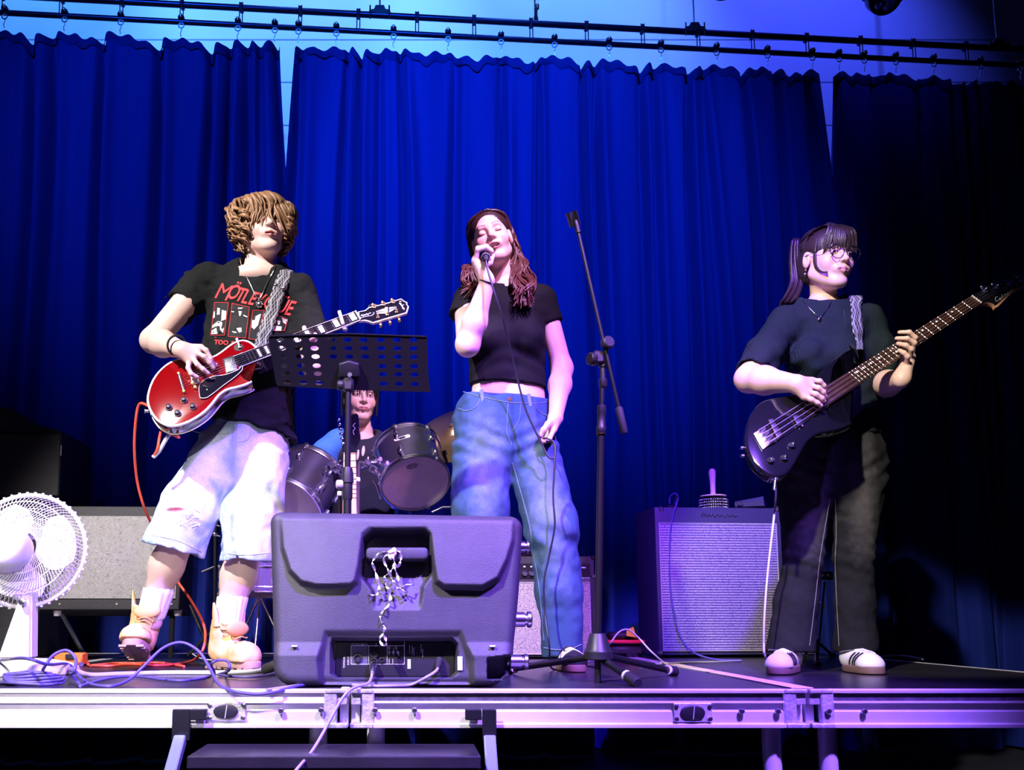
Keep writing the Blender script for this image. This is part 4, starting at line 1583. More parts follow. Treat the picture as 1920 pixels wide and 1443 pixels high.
def drum(name, bottom, axis, radius, length, label, group=None, shell='drum_shell', badge=None, lugs=6, logo=None, phase=0.0, parent=None):
    bottom, ax = Vector(bottom), Vector(axis).normalized()
    t = thing(name, bottom, label, 'drum', group)
    u = ax.cross(Vector((0, -1, 0)))
    u = u.normalized() if u.length > 1e-4 else Vector((1, 0, 0))
    w = ax.cross(u)
    if w.y > 0:
        w, u = -w, -u
    P = lambda r, a, h_: bottom + ax * h_ + (u * math.cos(a) + w * math.sin(a)) * r
    MB().lathe([(radius * 0.985, 0.012), (radius * 0.985, length - 0.012)], bottom, ax, 48, cap=False).build('shell', M[shell], t, 60)
    MB().lathe([(radius * 0.975, 0.004), (radius * 0.9, 0.002), (radius * 0.4, 0.001), (0.0, 0.001)], bottom, ax, 48, cap=False).build('bottom_head', M['drum_head'], t, 60)
    MB().lathe([(0, length), (radius * 0.975, length - 0.002)], bottom, ax, 48, cap=False).build('top_head', M['drum_head_top'], t, 60)
    for h0, h1 in ((-0.006, 0.020), (length - 0.020, length + 0.006)):
        MB().lathe([(radius * 0.985, h0), (radius * 1.03, h0), (radius * 1.035, h0 + 0.003), (radius * 1.012, h0 + 0.006), (radius * 1.012, h1 - 0.006), (radius * 1.035, h1 - 0.003), (radius * 1.03, h1), (radius * 0.985, h1), (radius * 0.985, h0)],
                   bottom, ax, 48, cap=False).build('hoop', M['chrome'], t, 30)
    for k in range(lugs):
        a = phase + 2 * math.pi * k / lugs
        lo_ = [P(radius * 1.02, a, length * 0.5 + s * length * 0.22) for s in (-1, 1)]
        for c, s in zip(lo_, (-1, 1)):
            rad = (P(1, a, 0) - bottom).normalized()
            rt = Matrix((rad, ax.cross(rad), ax)).transposed()
            lg = MB().box(c, (0.018, 0.016, 0.045), rt, 0.005).build('lug', M['chrome'], t, 40)
            e = P(radius * 1.045, a, 0.0 if s < 0 else length)
            MB().tube([c + rad * 0.004, e], 0.0028, 6).build('tension_rod', M['chrome'], lg, 60)
            MB().box(e, (0.014, 0.018, 0.014), rt, 0.003).build('claw', M['chrome'], lg)
    if badge is not None:
        a = badge
        rad = (P(1, a, 0) - bottom).normalized()
        tg = ax.cross(rad)
        if tg.x < 0:
            tg = -tg
        c = bottom + ax * length * 0.62 + rad * radius * 0.99
        fr = lambda q, v, h_: c + tg * q + ax * v + rad * (h_ - 0.6 * (q * q) / radius)
        b_ = MB().prism([(-0.036, 0.004), (-0.030, 0.010), (0.030, 0.010), (0.036, 0.004), (0.036, -0.004), (0.030, -0.010), (-0.030, -0.010), (-0.036, -0.004)], fr, 0.0, 0.003).build('badge', M['print_white'], t)
        vs2, fs2 = text_mesh('YAMAHA', 0.013, 0, 0.0002)
        MB().add([fr(v.x, v.y, 0.0036) for v in vs2], fs2).build('badge_lettering', M['black_plastic'], b_, fix=False)
    if logo:
        c = P(radius * 0.66, logo, -0.0008)
        up = (c - bottom).normalized()
        sd = ax.cross(up)
        if sd.x < 0:
            sd = -sd
        mb = MB().tube([c + sd * 0.024 * math.cos(a) + up * 0.011 * math.sin(a) for a in np.linspace(0, 6.283, 25)[:-1]], 0.0011, 4, True)
        sq = spline([(-0.016, -0.004, 0), (-0.012, 0.006, 0), (-0.008, -0.002, 0), (-0.002, 0.003, 0), (0.003, -0.003, 0), (0.008, 0.004, 0), (0.012, -0.003, 0), (0.017, 0.002, 0)], 4)
        mb.tube([c + sd * q.x + up * q.y for q in sq], 0.001, 4)
        mb.build('head_logo', M['black_plastic'], t)
    return t


DY = 4.0
drum('tom_drum', at(779, 906, DY), (-0.16, 0.66, 0.72), 0.150, 0.235, 'tilted tom drum with pale lower head right of the drummer', 'tom drums', badge=math.pi * 0.47, logo=math.pi * 1.5 - math.pi, phase=0.3)
drum('tom_drum', at(543, 948, DY), (0.36, 0.60, 0.72), 0.150, 0.235, 'tilted tom drum half hidden behind the light denim shorts', 'tom drums', logo=None, phase=0.1)
bd = drum('bass_drum', at(655, 1105, 3.86), (0, 1, 0.0), 0.27, 0.30, 'bass drum hidden low behind the floor monitor', phase=0.2, lugs=8)
dzb = ZD + 0.285 - bd.location.z
bd.location.z += dzb
mb = MB()
c0 = at(640, 985, 4.02)
hc_ = at(668, 880, 4.05)
mb.tube([Vector((hc_.x, 4.05, ZD + 0.50)), hc_], 0.015, 12)
for tgt in (at(716, 868, 4.08), at(614, 872, 4.08)):
    mb.tube([hc_, (hc_ + tgt) / 2 + Vector((0, -0.03, 0.01)), tgt], 0.0115, 10)
mb.build('tom_mount_tubes', M['chrome'], bd, 60).location.z = -dzb
rnd = random.Random(4)
for (px, py) in ((708, 862), (724, 880), (700, 880), (688, 868), (622, 872), (606, 884), (632, 884), (615, 898), (640, 868)):
    c = at(px, py, 4.0 + rnd.uniform(-0.03, 0.05))
    mb = MB().box(c, (rnd.uniform(0.018, 0.04), 0.03, rnd.uniform(0.015, 0.035)), Matrix.Rotation(rnd.uniform(-0.7, 0.7), 3, 'Y'), 0.004)
    mb.tube([c, c + Vector((rnd.uniform(-0.04, 0.04), -0.03, rnd.uniform(-0.03, 0.02)))], 0.0045, 6)
    mb.lathe([(0.006, 0), (0.011, 0.004), (0.011, 0.014)], c + Vector((0.004, -0.012, 0)), (rnd.uniform(-1, 1), -1, 0), 8)
    mb.build('tom_clamp', M['chrome'], bd, 40).location.z = -dzb
for s, e in ((at(850, 950, 3.95), at(810, 960, 3.95)), (at(700, 900, 4.06), at(714, 936, 4.06)), (at(592, 945, 3.95), at(612, 905, 3.95))):
    MB().tube([s, (s + e) / 2 + Vector((0, 0, 0.01)), e], 0.005, 8).build('leg_rod', M['chrome'], bd, 60).location.z = -dzb

# snare behind the guitarist's leg
sn = drum('snare_drum', Vector((at(487, 1110, 4.05).x, 4.05, at(487, 1113, 4.05).z)), (0, 0.05, 1), 0.17, 0.12, 'chrome snare drum low behind the guitarist', shell='chrome', lugs=8)
for q in (-0.12, 0.0, 0.13):
    MB().tube([sn.location + Vector((0, 0, -0.005)), (sn.location.x + q, 4.05 - 0.12 + abs(q), ZD + 0.01)], 0.006, 8).build('stand_leg', M['chrome'], sn, 60)

# crash cymbal
cc = at(852, 808, 4.30)
cy = thing('crash_cymbal', (cc.x, cc.y, ZD), 'large bronze cymbal tilted behind the singer', 'cymbal')
nrm = Vector((-0.35, -0.62, 0.72)).normalized()
MB().lathe([(0.012, 0.030), (0.03, 0.026), (0.045, 0.012), (0.055, 0.006), (0.15, -0.004), (0.235, -0.018), (0.235, -0.020), (0.15, -0.006), (0.05, 0.003), (0.012, 0.026)], cc, nrm, 64, cap=False).build('plate', M['bronze'], cy, 50)
MB().tube([cc + nrm * 0.05, cc - nrm * 0.05, Vector((cc.x, cc.y + 0.03, cc.z - 0.1)), (cc.x, cc.y + 0.03, ZD + 0.1)], 0.009, 10).build('pole', M['chrome'], cy, 60)
for k in range(3):
    a = 2 * math.pi * k / 3 + 0.5
    MB().tube([(cc.x, cc.y + 0.03, ZD + 0.22), (cc.x + 0.22 * math.cos(a), cc.y + 0.03 + 0.22 * math.sin(a), ZD + 0.012)], 0.007, 8).build('leg', M['chrome'], cy, 60)

# thin stand between the guitarist's legs
b0 = deck(402, 1236)
t = thing('clip_stand', b0, 'thin black stand with chrome clips between the guitarist\'s legs', 'stand')
tp = at(404, 905, b0.y)
MB().tube([b0, tp], 0.008, 10).build('pole', M['black_metal'], t, 60)
for y in (938, 968, 983, 1002):
    MB().lathe([(0.013, -0.008), (0.015, 0), (0.013, 0.008)], at(403, y, b0.y), (0, 0, 1), 12).build('collar', M['chrome'], t, 40)
    MB().tube([at(403, y, b0.y), at(413, y + 4, b0.y - 0.01)], 0.004, 6).build('clip', M['chrome'], t, 50)
MB().tube([at(402, 1062, b0.y), at(378, 1072, b0.y - 0.02)], 0.006, 8).build('side_arm', M['chrome'], t, 50)
for k in range(3):
    a = 2 * math.pi * k / 3 + 0.9
    MB().tube([b0 + Vector((0, 0, 0.14)), b0 + Vector((0.13 * math.cos(a), 0.13 * math.sin(a), 0.012))], 0.007, 8).build('leg', M['black_metal'], t, 50)

# ------------------------------------------------------------------ spare guitar on a stand behind the music stand
mat('maple', (0.62, 0.33, 0.16), 0.4, vary=(30, (0.50, 0.25, 0.12)))
mat('rosewood', (0.045, 0.018, 0.014), 0.65, spec=0.2, vary=(60, (0.075, 0.030, 0.022)))
mat('fretwire', (0.82, 0.78, 0.74), 0.25, 1.0)
mat('black_gloss', (0.006, 0.006, 0.010), 0.10, coat=1.0)
pl = Plane(655, 960, 3.55, tilt=8)
t = thing('spare_guitar', (pl.o.x, 3.6, ZD), 'spare guitar with orange-brown neck standing upright behind the music stand', 'guitar')
nk = pl.out([(644, 848), (667, 848), (670, 1030), (641, 1030)])
fb = MB().prism(nk, pl.w, -0.02, 0.0, 0.003).build('neck', M['maple'], t)
for k in range(9):
    y = 850 + 180 * (1 - 2 ** (-k / 9))
    MB().tube([pl.p(643.5 - 0.2 * k, y, 0.001), pl.p(667.5 + 0.2 * k, y, 0.001)], 0.0012, 5).build('fret', M['fretwire'], fb)
hs = pl.out([(645, 848), (641, 838), (643, 815), (650, 790), (662, 776), (672, 778), (673, 800), (676, 820), (668, 838), (667, 848)], 3)
hso = MB().prism(hs, pl.w, -0.016, 0.0, 0.002).build('headstock', M['black_gloss'], t)
for k in range(6):
    c = pl.p(641 + (k - 5) * -1.6, 832 - k * 9, 0.004)
    pg = MB().sphere(c - Vector((0.012, 0, 0)), 0.007, 8, (1.2, 0.7, 1)).build('tuner', M['chrome'], hso, 60)
sq = spline([pl.p(664, 815, 0.001), pl.p(662, 808, 0.001), pl.p(666, 803, 0.001), pl.p(662, 798, 0.001), pl.p(666, 793, 0.001)], 4)
MB().tube(sq, 0.0009, 4).build('script_logo', M['print_white'], hso)
bd_ = pl.out([(630, 1030), (650, 1045), (680, 1030), (705, 1025), (712, 1050), (700, 1085), (715, 1130), (722, 1175), (690, 1210), (655, 1218), (615, 1208), (590, 1170), (598, 1128), (612, 1090), (598, 1055), (606, 1030)], 5)
MB().prism(bd_, pl.w, -0.045, -0.003, 0.006).build('body', M['black_gloss'], t, 50)
bx_ = Vector((at(672, 960, 3.66).x, 3.66, ZD + 0.004))
gs = thing('guitar_stand', bx_, 'chrome guitar stand with white clips behind the music stand', 'guitar stand')
MB().tube([bx_, at(673, 868, 3.62)], 0.0075, 10).build('pole', M['chrome'], gs, 60)
MB().tube([bx_ + Vector((-0.075, 0, 0)), at(637, 905, 3.62)], 0.0065, 10).build('pole', M['black_metal'], gs, 60)
for px, py in ((671, 899), (637, 925)):
    MB().box(at(px, py, 3.60), (0.018, 0.02, 0.018), bev=0.003).build('clip', M['white_plastic'], gs)
for k in range(3):
    a = 2 * math.pi * k / 3 + 0.3
    MB().tube([bx_ + Vector((0, 0, 0.2)), bx_ + Vector((0.14 * math.cos(a), 0.09 * math.sin(a), 0.01))], 0.007, 8).build('leg', M['black_metal'], gs, 60)

# ------------------------------------------------------------------ little stand behind the bass player
b0 = deck(1532, 1240)
t = thing('pedal_stand', b0, 'thin dark stand with small box behind the bass player\'s legs', 'stand')
MB().tube([b0, at(1546, 1090, b0.y)], 0.005, 8).build('pole', M['black_metal'], t, 60)
MB().box(at(1548, 1079, b0.y), (0.055, 0.03, 0.035), bev=0.004).build('box', M['black_plastic'], t)
for q in (1543, 1553):
    MB().box(at(q, 1078, b0.y - 0.017), (0.01, 0.004, 0.01)).build('button', M['piping'], t)
MB().tube(spline([at(1538, 1128, b0.y), at(1546, 1134, b0.y), at(1543, 1143, b0.y)], 4), 0.003, 6).build('clip', M['white_cable'], t, 60)
for q in ((1560, 1232), (1505, 1238), (1531, 1250)):
    e = deck(*q) + Vector((0, 0, 0.012))
    lg = MB().tube([b0 + Vector((0, 0, 0.09)), e], 0.006, 8).build('leg', M['black_metal'], t, 60)
    MB().tube([e - Vector((0, 0.02, 0)), e + Vector((0, 0.02, 0))], 0.011, 10).build('rubber_foot', M['black_rubber'], lg, 50)

# ------------------------------------------------------------------ electric guitar of the guitarist
def burst(name, c_mid, c_edge):
    m = mat(name, c_mid, 0.09, coat=1.0)
    return m


mat('cherry', (0.24, 0.0015, 0.004), 0.12, coat=0.8, vary=(5, (0.16, 0.001, 0.003)))
mat('side_mahogany', (0.035, 0.010, 0.010), 0.15, coat=0.8)
mat('ivory', (0.86, 0.80, 0.74), 0.35)
mat('pearl', (0.85, 0.82, 0.86), 0.25)
GT = Plane(400, 720, 3.20, tilt=22)
zz = lambda x, y: (260 + x / 6.873, 620 + y / 6.873)
body_o = [zz(*p) for p in ((1530, 235), (1500, 190), (1430, 140), (1340, 118), (1240, 145), (1150, 200), (1060, 270), (960, 328), (870, 332), (760, 325), (640, 335),
                           (500, 365), (380, 418), (260, 520), (170, 650), (118, 800), (108, 920), (148, 1040), (228, 1150), (330, 1213), (430, 1233),
                           (560, 1210), (700, 1150), (850, 1050), (960, 935), (1040, 835), (1140, 765), (1260, 735), (1370, 702), (1442, 668), (1455, 648), (1385, 612), (1340, 560),
                           (1345, 500), (1400, 420), (1500, 382), (1560, 370), (1570, 300))]
gt = thing('electric_guitar', GT.p(400, 720), 'cherry red electric guitar with cream binding held by the guitarist', 'guitar')
go_ = GT.out(body_o, 3)
bo = MB().prism(go_, GT.w, -0.050, -0.001, 0.003).build('body', M['side_mahogany'], gt, 40)


def inset(pts, d):
    n = len(pts)
    ar = sum(a.x * b.y - b.x * a.y for a, b in zip(pts, pts[1:] + pts[:1]))
    sg = 1 if ar > 0 else -1
    r_ = []
    for i in range(n):
        t_ = (pts[(i + 1) % n] - pts[i - 1]).normalized()
        r_.append(pts[i] + Vector((-t_.y, t_.x)) * d * sg)
    return r_


MB().prism(inset(go_, -0.0005), GT.w, -0.007, 0.002, 0.001).build('binding', M['ivory'], bo, 40)
MB().prism(inset(go_, 0.0065), GT.w, -0.004, 0.0032, 0.001).build('top', M['cherry'], bo, 40)
MB().tube([GT.w(p.x, p.y, -0.048) for p in go_], 0.0026, 5, True).build('back_binding', M['ivory'], bo, 60)


def neck_line(pl, pa, pb, wa, wb, t, h_=0.0, s=0.0):
    """point on the neck: t along from body end to nut, s across (-1 low edge .. 1 high edge)"""
    a, b = pl.uv(*pa), pl.uv(*pb)
    d = (b - a).normalized()
    nn = Vector((-d.y, d.x))
    q = a + (b - a) * t + nn * s * (wa + (wb - wa) * t) / 2
    return pl.w(q.x, q.y, h_)


def make_neck(root, pl, pa, pb, wa, wb, top, nfret, scale_t, marks, bound=None, h0=0.010, back=0.022):
    """pa, pb pixel ends of the fingerboard centre line (body end, nut)"""
    N = lambda t, s, h_: neck_line(pl, pa, pb, wa, wb, t, h_, s)
    mb = MB()
    K = 12
    vs, fs = [], []
    sec = [(-1, 0), (-0.97, -0.35), (-0.7, -0.8), (0, -1), (0.7, -0.8), (0.97, -0.35), (1, 0)]
    for i in range(K + 1):
        t = i / K
        for s, hh in sec:
            vs.append(N(t, s, h0 - 0.004 + hh * back))
    m_ = len(sec)
    for i in range(K):
        for k in range(m_):
            fs.append((i * m_ + k, i * m_ + (k + 1) % m_, (i + 1) * m_ + (k + 1) % m_, (i + 1) * m_ + k))
    fs += [tuple(range(m_)), tuple(K * m_ + k for k in range(m_))]
    nk = mb.add(vs, fs).build('neck', M['maple'] if top == 'rosewood' else M['side_mahogany'], root, 60)
    q = MB()
    q.add([N(0, -1, h0 - 0.005), N(1, -1, h0 - 0.005), N(1, 1, h0 - 0.005), N(0, 1, h0 - 0.005), N(0, -1, h0), N(1, -1, h0), N(1, 1, h0), N(0, 1, h0)],
          [(0, 1, 2, 3), (4, 5, 6, 7), (0, 1, 5, 4), (1, 2, 6, 5), (2, 3, 7, 6), (3, 0, 4, 7)])
    fbd = q.build('fingerboard', M[top], nk)
    if bound:
        for s in (-1, 1):
            MB().tube([N(0, s, h0 - 0.002), N(1, s, h0 - 0.002)], 0.0022, 6).build('edge_binding', M[bound], fbd)
    fr_ = lambda n_: 1 - scale_t * (1 - 2 ** (-n_ / 12.0))
    for n_ in range(1, nfret + 1):
        t = fr_(n_)
        if t < 0.005:
            break
        MB().tube([N(t, -0.97, h0 + 0.0006), N(t, 0.97, h0 + 0.0006)], 0.0011, 5).build('fret', M['fretwire'], fbd)
    for n_ in marks:
        ta, tb = fr_(n_), fr_(n_ - 1)
        if ta < 0.0:
            continue
        tm = (ta + tb) / 2
        if bound:
            e = (tb - ta) * 0.30
            MB().add([N(tm - e, -0.72, h0 + 0.0008), N(tm + e, -0.72, h0 + 0.0008), N(tm + e, 0.72, h0 + 0.0008), N(tm - e, 0.72, h0 + 0.0008)], [(0, 1, 2, 3)]).build('block_inlay', M['pearl'], fbd)
        else:
            for s in ((0.45,) if n_ != 12 else (0.6, -0.1)):
                MB().lathe([(0.0042, 0), (0.0042, 0.0009)], N(tm, s, h0), pl.n, 10).build('dot_inlay', M['pearl'], fbd)
    MB().tube([N(1.004, -1, h0 + 0.001), N(1.004, 1, h0 + 0.001)], 0.003, 6).build('nut', M['ivory'], nk)
    return nk, N


PA, PB = (443.4, 681), (670.5, 594.5)
SC = 1.0
LEN = (GT.uv(*PB) - GT.uv(*PA)).length
gnk, GN = make_neck(gt, GT, PA, PB, 0.052, 0.044, 'black_gloss', 20, 0.628 / LEN, (1, 3, 5, 7, 9, 12, 15, 17), 'ivory')
h3 = lambda x, y: (570 + x / 8.727, 540 + y / 8.727)
hs = GT.out([h3(*p) for p in ((885, 395), (1000, 372), (1060, 322), (1300, 268), (1590, 180), (1650, 225), (1690, 242), (1688, 275), (1715, 310), (1680, 418), (1400, 500), (1130, 582), (1060, 556), (990, 540), (905, 550))])
hk = MB().prism(hs, GT.w, -0.008, 0.004, 0.001).build('headstock', M['ivory'], gt)
MB().prism(inset(hs, 0.004), GT.w, -0.004, 0.0046, 0.0).build('headstock_face', M['black_gloss'], hk)
for poly in (((1180, 395), (1320, 345), (1320, 385), (1180, 402)), ((1190, 420), (1320, 395), (1330, 425), (1190, 432)), ((1395, 330), (1520, 318), (1395, 360)), ((1395, 375), (1520, 335), (1395, 410))):
    MB().prism(GT.out([h3(*p) for p in poly]), GT.w, 0.0046, 0.0052).build('diamond_inlay', M['pearl'], hk)
MB().prism(GT.out([h3(*p) for p in ((1325, 330), (1370, 322), (1372, 430), (1332, 440))]), GT.w, 0.0046, 0.0054).build('diamond_inlay', M['pearl'], hk)
mb = MB()
sq = spline([(930, 470, 0), (955, 450, 0), (965, 475, 0), (985, 445, 0), (1000, 462, 0), (1030, 430, 0), (1045, 455, 0), (1075, 420, 0), (1100, 430, 0)], 4)
mb.tube([GT.p(*h3(q.x, q.y), 0.0056) for q in sq], 0.0012, 4)
mb.tube([GT.p(*h3(*q), 0.0052) for q in ((925, 500), (1060, 470), (1110, 465), (1155, 425), (1130, 410))], 0.0011, 4)
mb.build('cover_script', M['print_white'], hk)
mb = MB()
for a, b in (((1560, 240), (1600, 230)), ((1560, 260), (1640, 355)), ((1580, 260), (1620, 350)), ((1590, 300), (1635, 290)), ((1610, 345), (1645, 365))):
    mb.tube([GT.p(*h3(*a), 0.0054), GT.p(*h3(*b), 0.0054)], 0.0016, 4)
mb.build('tip_emblem', M['pearl'], hk)
for i, p in enumerate(((1150, 330), (1310, 290), (1465, 250), (1210, 490), (1365, 450), (1515, 405))):
    c = GT.p(*h3(*p), 0.005)
    pg = MB().lathe([(0.0055, 0), (0.0055, 0.004), (0.0032, 0.005), (0.0032, 0.012), (0.004, 0.013)], c, GT.n, 12).build('tuning_post', M['gold'], hk, 40)
    d = GT.v * (-1 if i >= 3 else 1) + GT.u * (0.35 if i >= 3 else -0.35)
    off_ = 0.030 if i >= 3 else 0.022
    k = c - GT.n * 0.012 + d.normalized() * off_
    MB().sphere(k, 0.0085, 10, (0.75, 0.6, 1.2)).build('tuner_button', M['gold'], pg, 60)
    MB().tube([c - GT.n * 0.012, k], 0.003, 6).build('tuner_shaft', M['gold'], pg, 60)
MB().tube([GT.p(*h3(1130 + 82 * math.cos(a), 308 + 80 * math.sin(a)), -0.006 + 0.004 * math.sin(a)) for a in np.linspace(0, 6.283, 25)[:-1]], 0.0012, 5, True).build('loose_string', M['steel'], gt, 60)
cp0 = [h3(*p) for p in ((553, 435), (605, 420), (672, 640), (625, 655))]
MB().prism(GT.out(cp0), GT.w, 0.010, 0.022, 0.002).build('capo', M['piping'], gt)
MB().box(GT.p(*h3(670, 670), 0.0), (0.02, 0.02, 0.014), bev=0.004).build('capo_screw', M['steel'], gt)
# pickups, bridge, guard, switch, knobs
pk = MB().prism(GT.out([zz(*p) for p in ((1105, 395), (1235, 352), (1275, 520), (1140, 560))]), GT.w, 0.003, 0.012, 0.002).build('pickup', M['chrome'], bo, 40)
for k in range(6):
    MB().lathe([(0.0025, 0), (0.002, 0.0014)], GT.p(*zz(1170 + 32 - 4 * k + 2 * k, 390 + 25 * k), 0.012), GT.n, 8).build('pole_piece', M['steel'], pk, 40)
MB().prism(GT.out([zz(*p) for p in ((1085, 372), (1240, 318), (1285, 530), (1135, 580))]), GT.w, 0.003, 0.006, 0.001).build('pickup_ring', M['black_plastic'], bo, 40)
MB().prism(GT.out([zz(*p) for p in ((665, 600), (760, 565), (800, 690), (705, 725))]), GT.w, 0.003, 0.012, 0.002).build('pickup', M['chrome'], bo, 40)
pgd = GT.out([zz(*p) for p in ((800, 700), (960, 610), (1130, 585), (1290, 520), (1330, 470), (1340, 520), (1250, 610), (1100, 720), (960, 830), (880, 880), (820, 885), (795, 860))], 3)
gd = MB().prism(pgd, GT.w, 0.008, 0.0105).build('pick_guard', M['black_gloss'], bo)
MB().tube([GT.w(p.x, p.y, 0.0095) for p in pgd], 0.0014, 5, True).build('guard_edge', M['ivory'], gd, 60)
MB().lathe([(0.003, 0), (0.002, 0.0015)], GT.p(*zz(888, 780), 0.0105), GT.n, 8).build('screw', M['chrome'], gd)
br = [zz(525, 575), zz(590, 800)]
MB().tube([GT.p(*br[0], 0.010), GT.p(*br[1], 0.010)], 0.0065, 8).build('bridge', M['chrome'], bo, 50)
for q in br + [zz(700, 700), zz(735, 750)]:
    MB().lathe([(0.0075, 0), (0.0075, 0.009), (0.005, 0.012)], GT.p(*q, 0.003), GT.n, 14).build('bridge_post', M['gold'], bo, 40)
for x, y in ((590, 908), (395, 1000), (508, 1078), (705, 993)):
    k = MB().lathe([(0.0125, 0), (0.0120, 0.004), (0.0095, 0.006), (0.0085, 0.015), (0.007, 0.016)], GT.p(*zz(x, y), 0.003), GT.n, 20).build('knob', M['black_plastic'], bo, 35)
    for j in range(11):
        a = 2 * math.pi * j / 11
        MB().box(GT.p(*zz(x, y), 0.0075) + (GT.u * math.cos(a) + GT.v * math.sin(a)) * 0.0108, (0.0018, 0.002, 0.0018)).build('numeral', M['ivory'], k)
MB().lathe([(0.017, 0), (0.017, 0.001)], GT.p(*zz(1290, 220), 0.0035), GT.n, 20).build('switch_washer', M['black_plastic'], bo, 40)
MB().lathe([(0.009, 0), (0.009, 0.006), (0.006, 0.008)], GT.p(*zz(1305, 222), 0.004), GT.n, 14).build('switch_nut', M['gold'], bo, 40)
MB().tube([GT.p(*zz(1305, 222), 0.01), GT.p(*zz(1275, 150), 0.024)], [0.003, 0.0055], 10).build('switch_tip', M['ivory'], bo, 50)
d0 = MB()
for s in np.linspace(-0.8, 0.8, 6):
    a = neck_line(GT, PA, PB, 0.052, 0.044, 1.0, 0.0125, s)
    q0, q1 = GT.uv(*br[1]), GT.uv(*br[0])
    e = q0 + (q1 - q0) * (s * 0.42 + 0.5)
    MB().tube([a, GT.w(e.x, e.y, 0.017)], 0.0008, 4).build('string', M['fretwire'], gt)
MB().lathe([(0.006, 0), (0.006, 0.012), (0.009, 0.014)], GT.p(*zz(108, 980), -0.025), -GT.u, 12).build('strap_button', M['chrome'], gt, 40)

# ------------------------------------------------------------------ bass guitar
BS = Plane(1500, 790, 2.99, tilt=24)
yy = lambda x, y: (1380 + x / 5.346, 640 + y / 5.346)
bas = thing('bass_guitar', BS.p(1500, 790), 'black four-string bass guitar with dark fingerboard held by the bass player', 'bass guitar')
bo_ = [yy(*p) for p in ((1000, 395), (985, 345), (1000, 260), (1060, 180), (1130, 120), (1200, 88), (1180, 66), (1105, 90), (1020, 138), (920, 220), (830, 320), (745, 425), (640, 500), (500, 540),
                        (360, 560), (240, 610), (150, 720), (105, 860), (95, 1000), (130, 1130), (210, 1250), (320, 1335), (400, 1357), (490, 1335), (570, 1255), (640, 1130), (720, 1000), (800, 935), (900, 905),
                        (1010, 885), (1110, 850), (1170, 815), (1130, 782), (1040, 800), (965, 765), (932, 700), (940, 640), (985, 560), (1010, 480))]
bout = BS.out(bo_, 3)
bb_ = MB().prism(bout, BS.w, -0.042, 0.0, 0.009, 4).build('body', M['black_gloss'], bas, 60)
PA2, PB2 = yy(855, 590), (1826.5, 566)
L2 = (BS.uv(*PB2) - BS.uv(*PA2)).length
bnk, BN = make_neck(bas, BS, PA2, PB2, 0.060, 0.041, 'rosewood', 22, 0.863 / L2, (3, 5, 7, 9, 12, 15, 17, 19, 21), None, 0.012, 0.020)
x4 = lambda x, y: (1620 + x / 5.773, 490 + y / 5.773)
hso = BS.out([x4(*p) for p in ((1170, 385), (1240, 340), (1420, 255), (1560, 215), (1720, 165), (1800, 150), (1820, 200), (1740, 262), (1600, 340), (1440, 500), (1400, 470), (1330, 452), (1240, 465), (1210, 470))], 3)
hs_ = MB().prism(hso, BS.w, -0.014, 0.003, 0.001).build('headstock', M['maple'], bas, 40)
hfo = BS.out([x4(*p) for p in ((1170, 385), (1240, 340), (1420, 255), (1560, 215), (1720, 165), (1800, 150), (1815, 195), (1730, 252), (1590, 328), (1425, 478), (1400, 468), (1330, 450), (1240, 463), (1210, 470))], 3)
MB().prism(hfo, BS.w, 0.002, 0.0045).build('headstock_face', M['black_gloss'], hs_)
for (x, y), (bx, by) in zip(((1300, 325), (1425, 290), (1560, 255), (1692, 220)), ((1310, 255), (1425, 225), (1555, 190), (1690, 140))):
    c = BS.p(*x4(x, y), 0.0045)
    pg = MB().lathe([(0.0095, 0), (0.0095, 0.003), (0.0065, 0.004), (0.0060, 0.018), (0.0075, 0.020)], c, BS.n, 14).build('tuning_post', M['chrome'], hs_, 40)
    k = BS.p(*x4(bx, by), -0.012)
    MB().sphere(k, 0.0105, 12, (1.1, 0.35, 0.8), Matrix.Rotation(R(25), 3, 'Y')).build('tuner_button', M['chrome'], pg, 60)
    MB().tube([BS.p(*x4(x, y), -0.012), k], 0.0035, 8).build('tuner_shaft', M['chrome'], pg, 60)
mb = MB()
sq = spline([(1440, 390, 0), (1415, 400, 0), (1420, 440, 0), (1450, 430, 0), (1462, 405, 0), (1470, 425, 0), (1490, 370, 0), (1480, 405, 0), (1510, 385, 0), (1520, 360, 0), (1535, 375, 0), (1550, 345, 0), (1560, 358, 0), (1578, 325, 0), (1585, 340, 0), (1605, 300, 0)], 4)
mb.tube([BS.p(*x4(q.x, q.y), 0.0050) for q in sq], 0.0012, 4)
mb.build('script_logo', M['piping'], hs_)
MB().prism(BS.out([yy(*p) for p in ((168, 930), (235, 890), (265, 865), (375, 1015), (330, 1045), (262, 1092))]), BS.w, 0.0, 0.006, 0.001).build('bridge', M['chrome'], bb_, 40)
for k in range(4):
    q = (212 + 34 * k, 905 + 38 * k)
    MB().box(BS.p(*yy(q[0] + 40, q[1] - 5), 0.010), (0.026, 0.012, 0.012), Matrix.Rotation(R(-33), 3, 'Y'), 0.003).build('saddle', M['steel'], bb_)
for p in (((310, 800), (360, 785), (465, 960), (410, 1000)), ((555, 760), (600, 745), (680, 830), (610, 865))):
    MB().prism(BS.out([yy(*q) for q in p]), BS.w, 0.0, 0.010, 0.002).build('pickup', M['black_plastic'], bb_, 40)
MB().lathe([(0.004, 0), (0.003, 0.004)], BS.p(*yy(655, 858), 0.006), BS.n, 8).build('screw', M['chrome'], bb_)
for x, y in ((540, 1040), (462, 1168), (325, 1192)):
    MB().lathe([(0.0085, 0), (0.0085, 0.016), (0.007, 0.0185)], BS.p(*yy(x, y), 0.0), BS.n + Vector((0.55, 0, -0.35)), 16).build('knob', M['chrome'], bb_, 40)
d0 = MB()
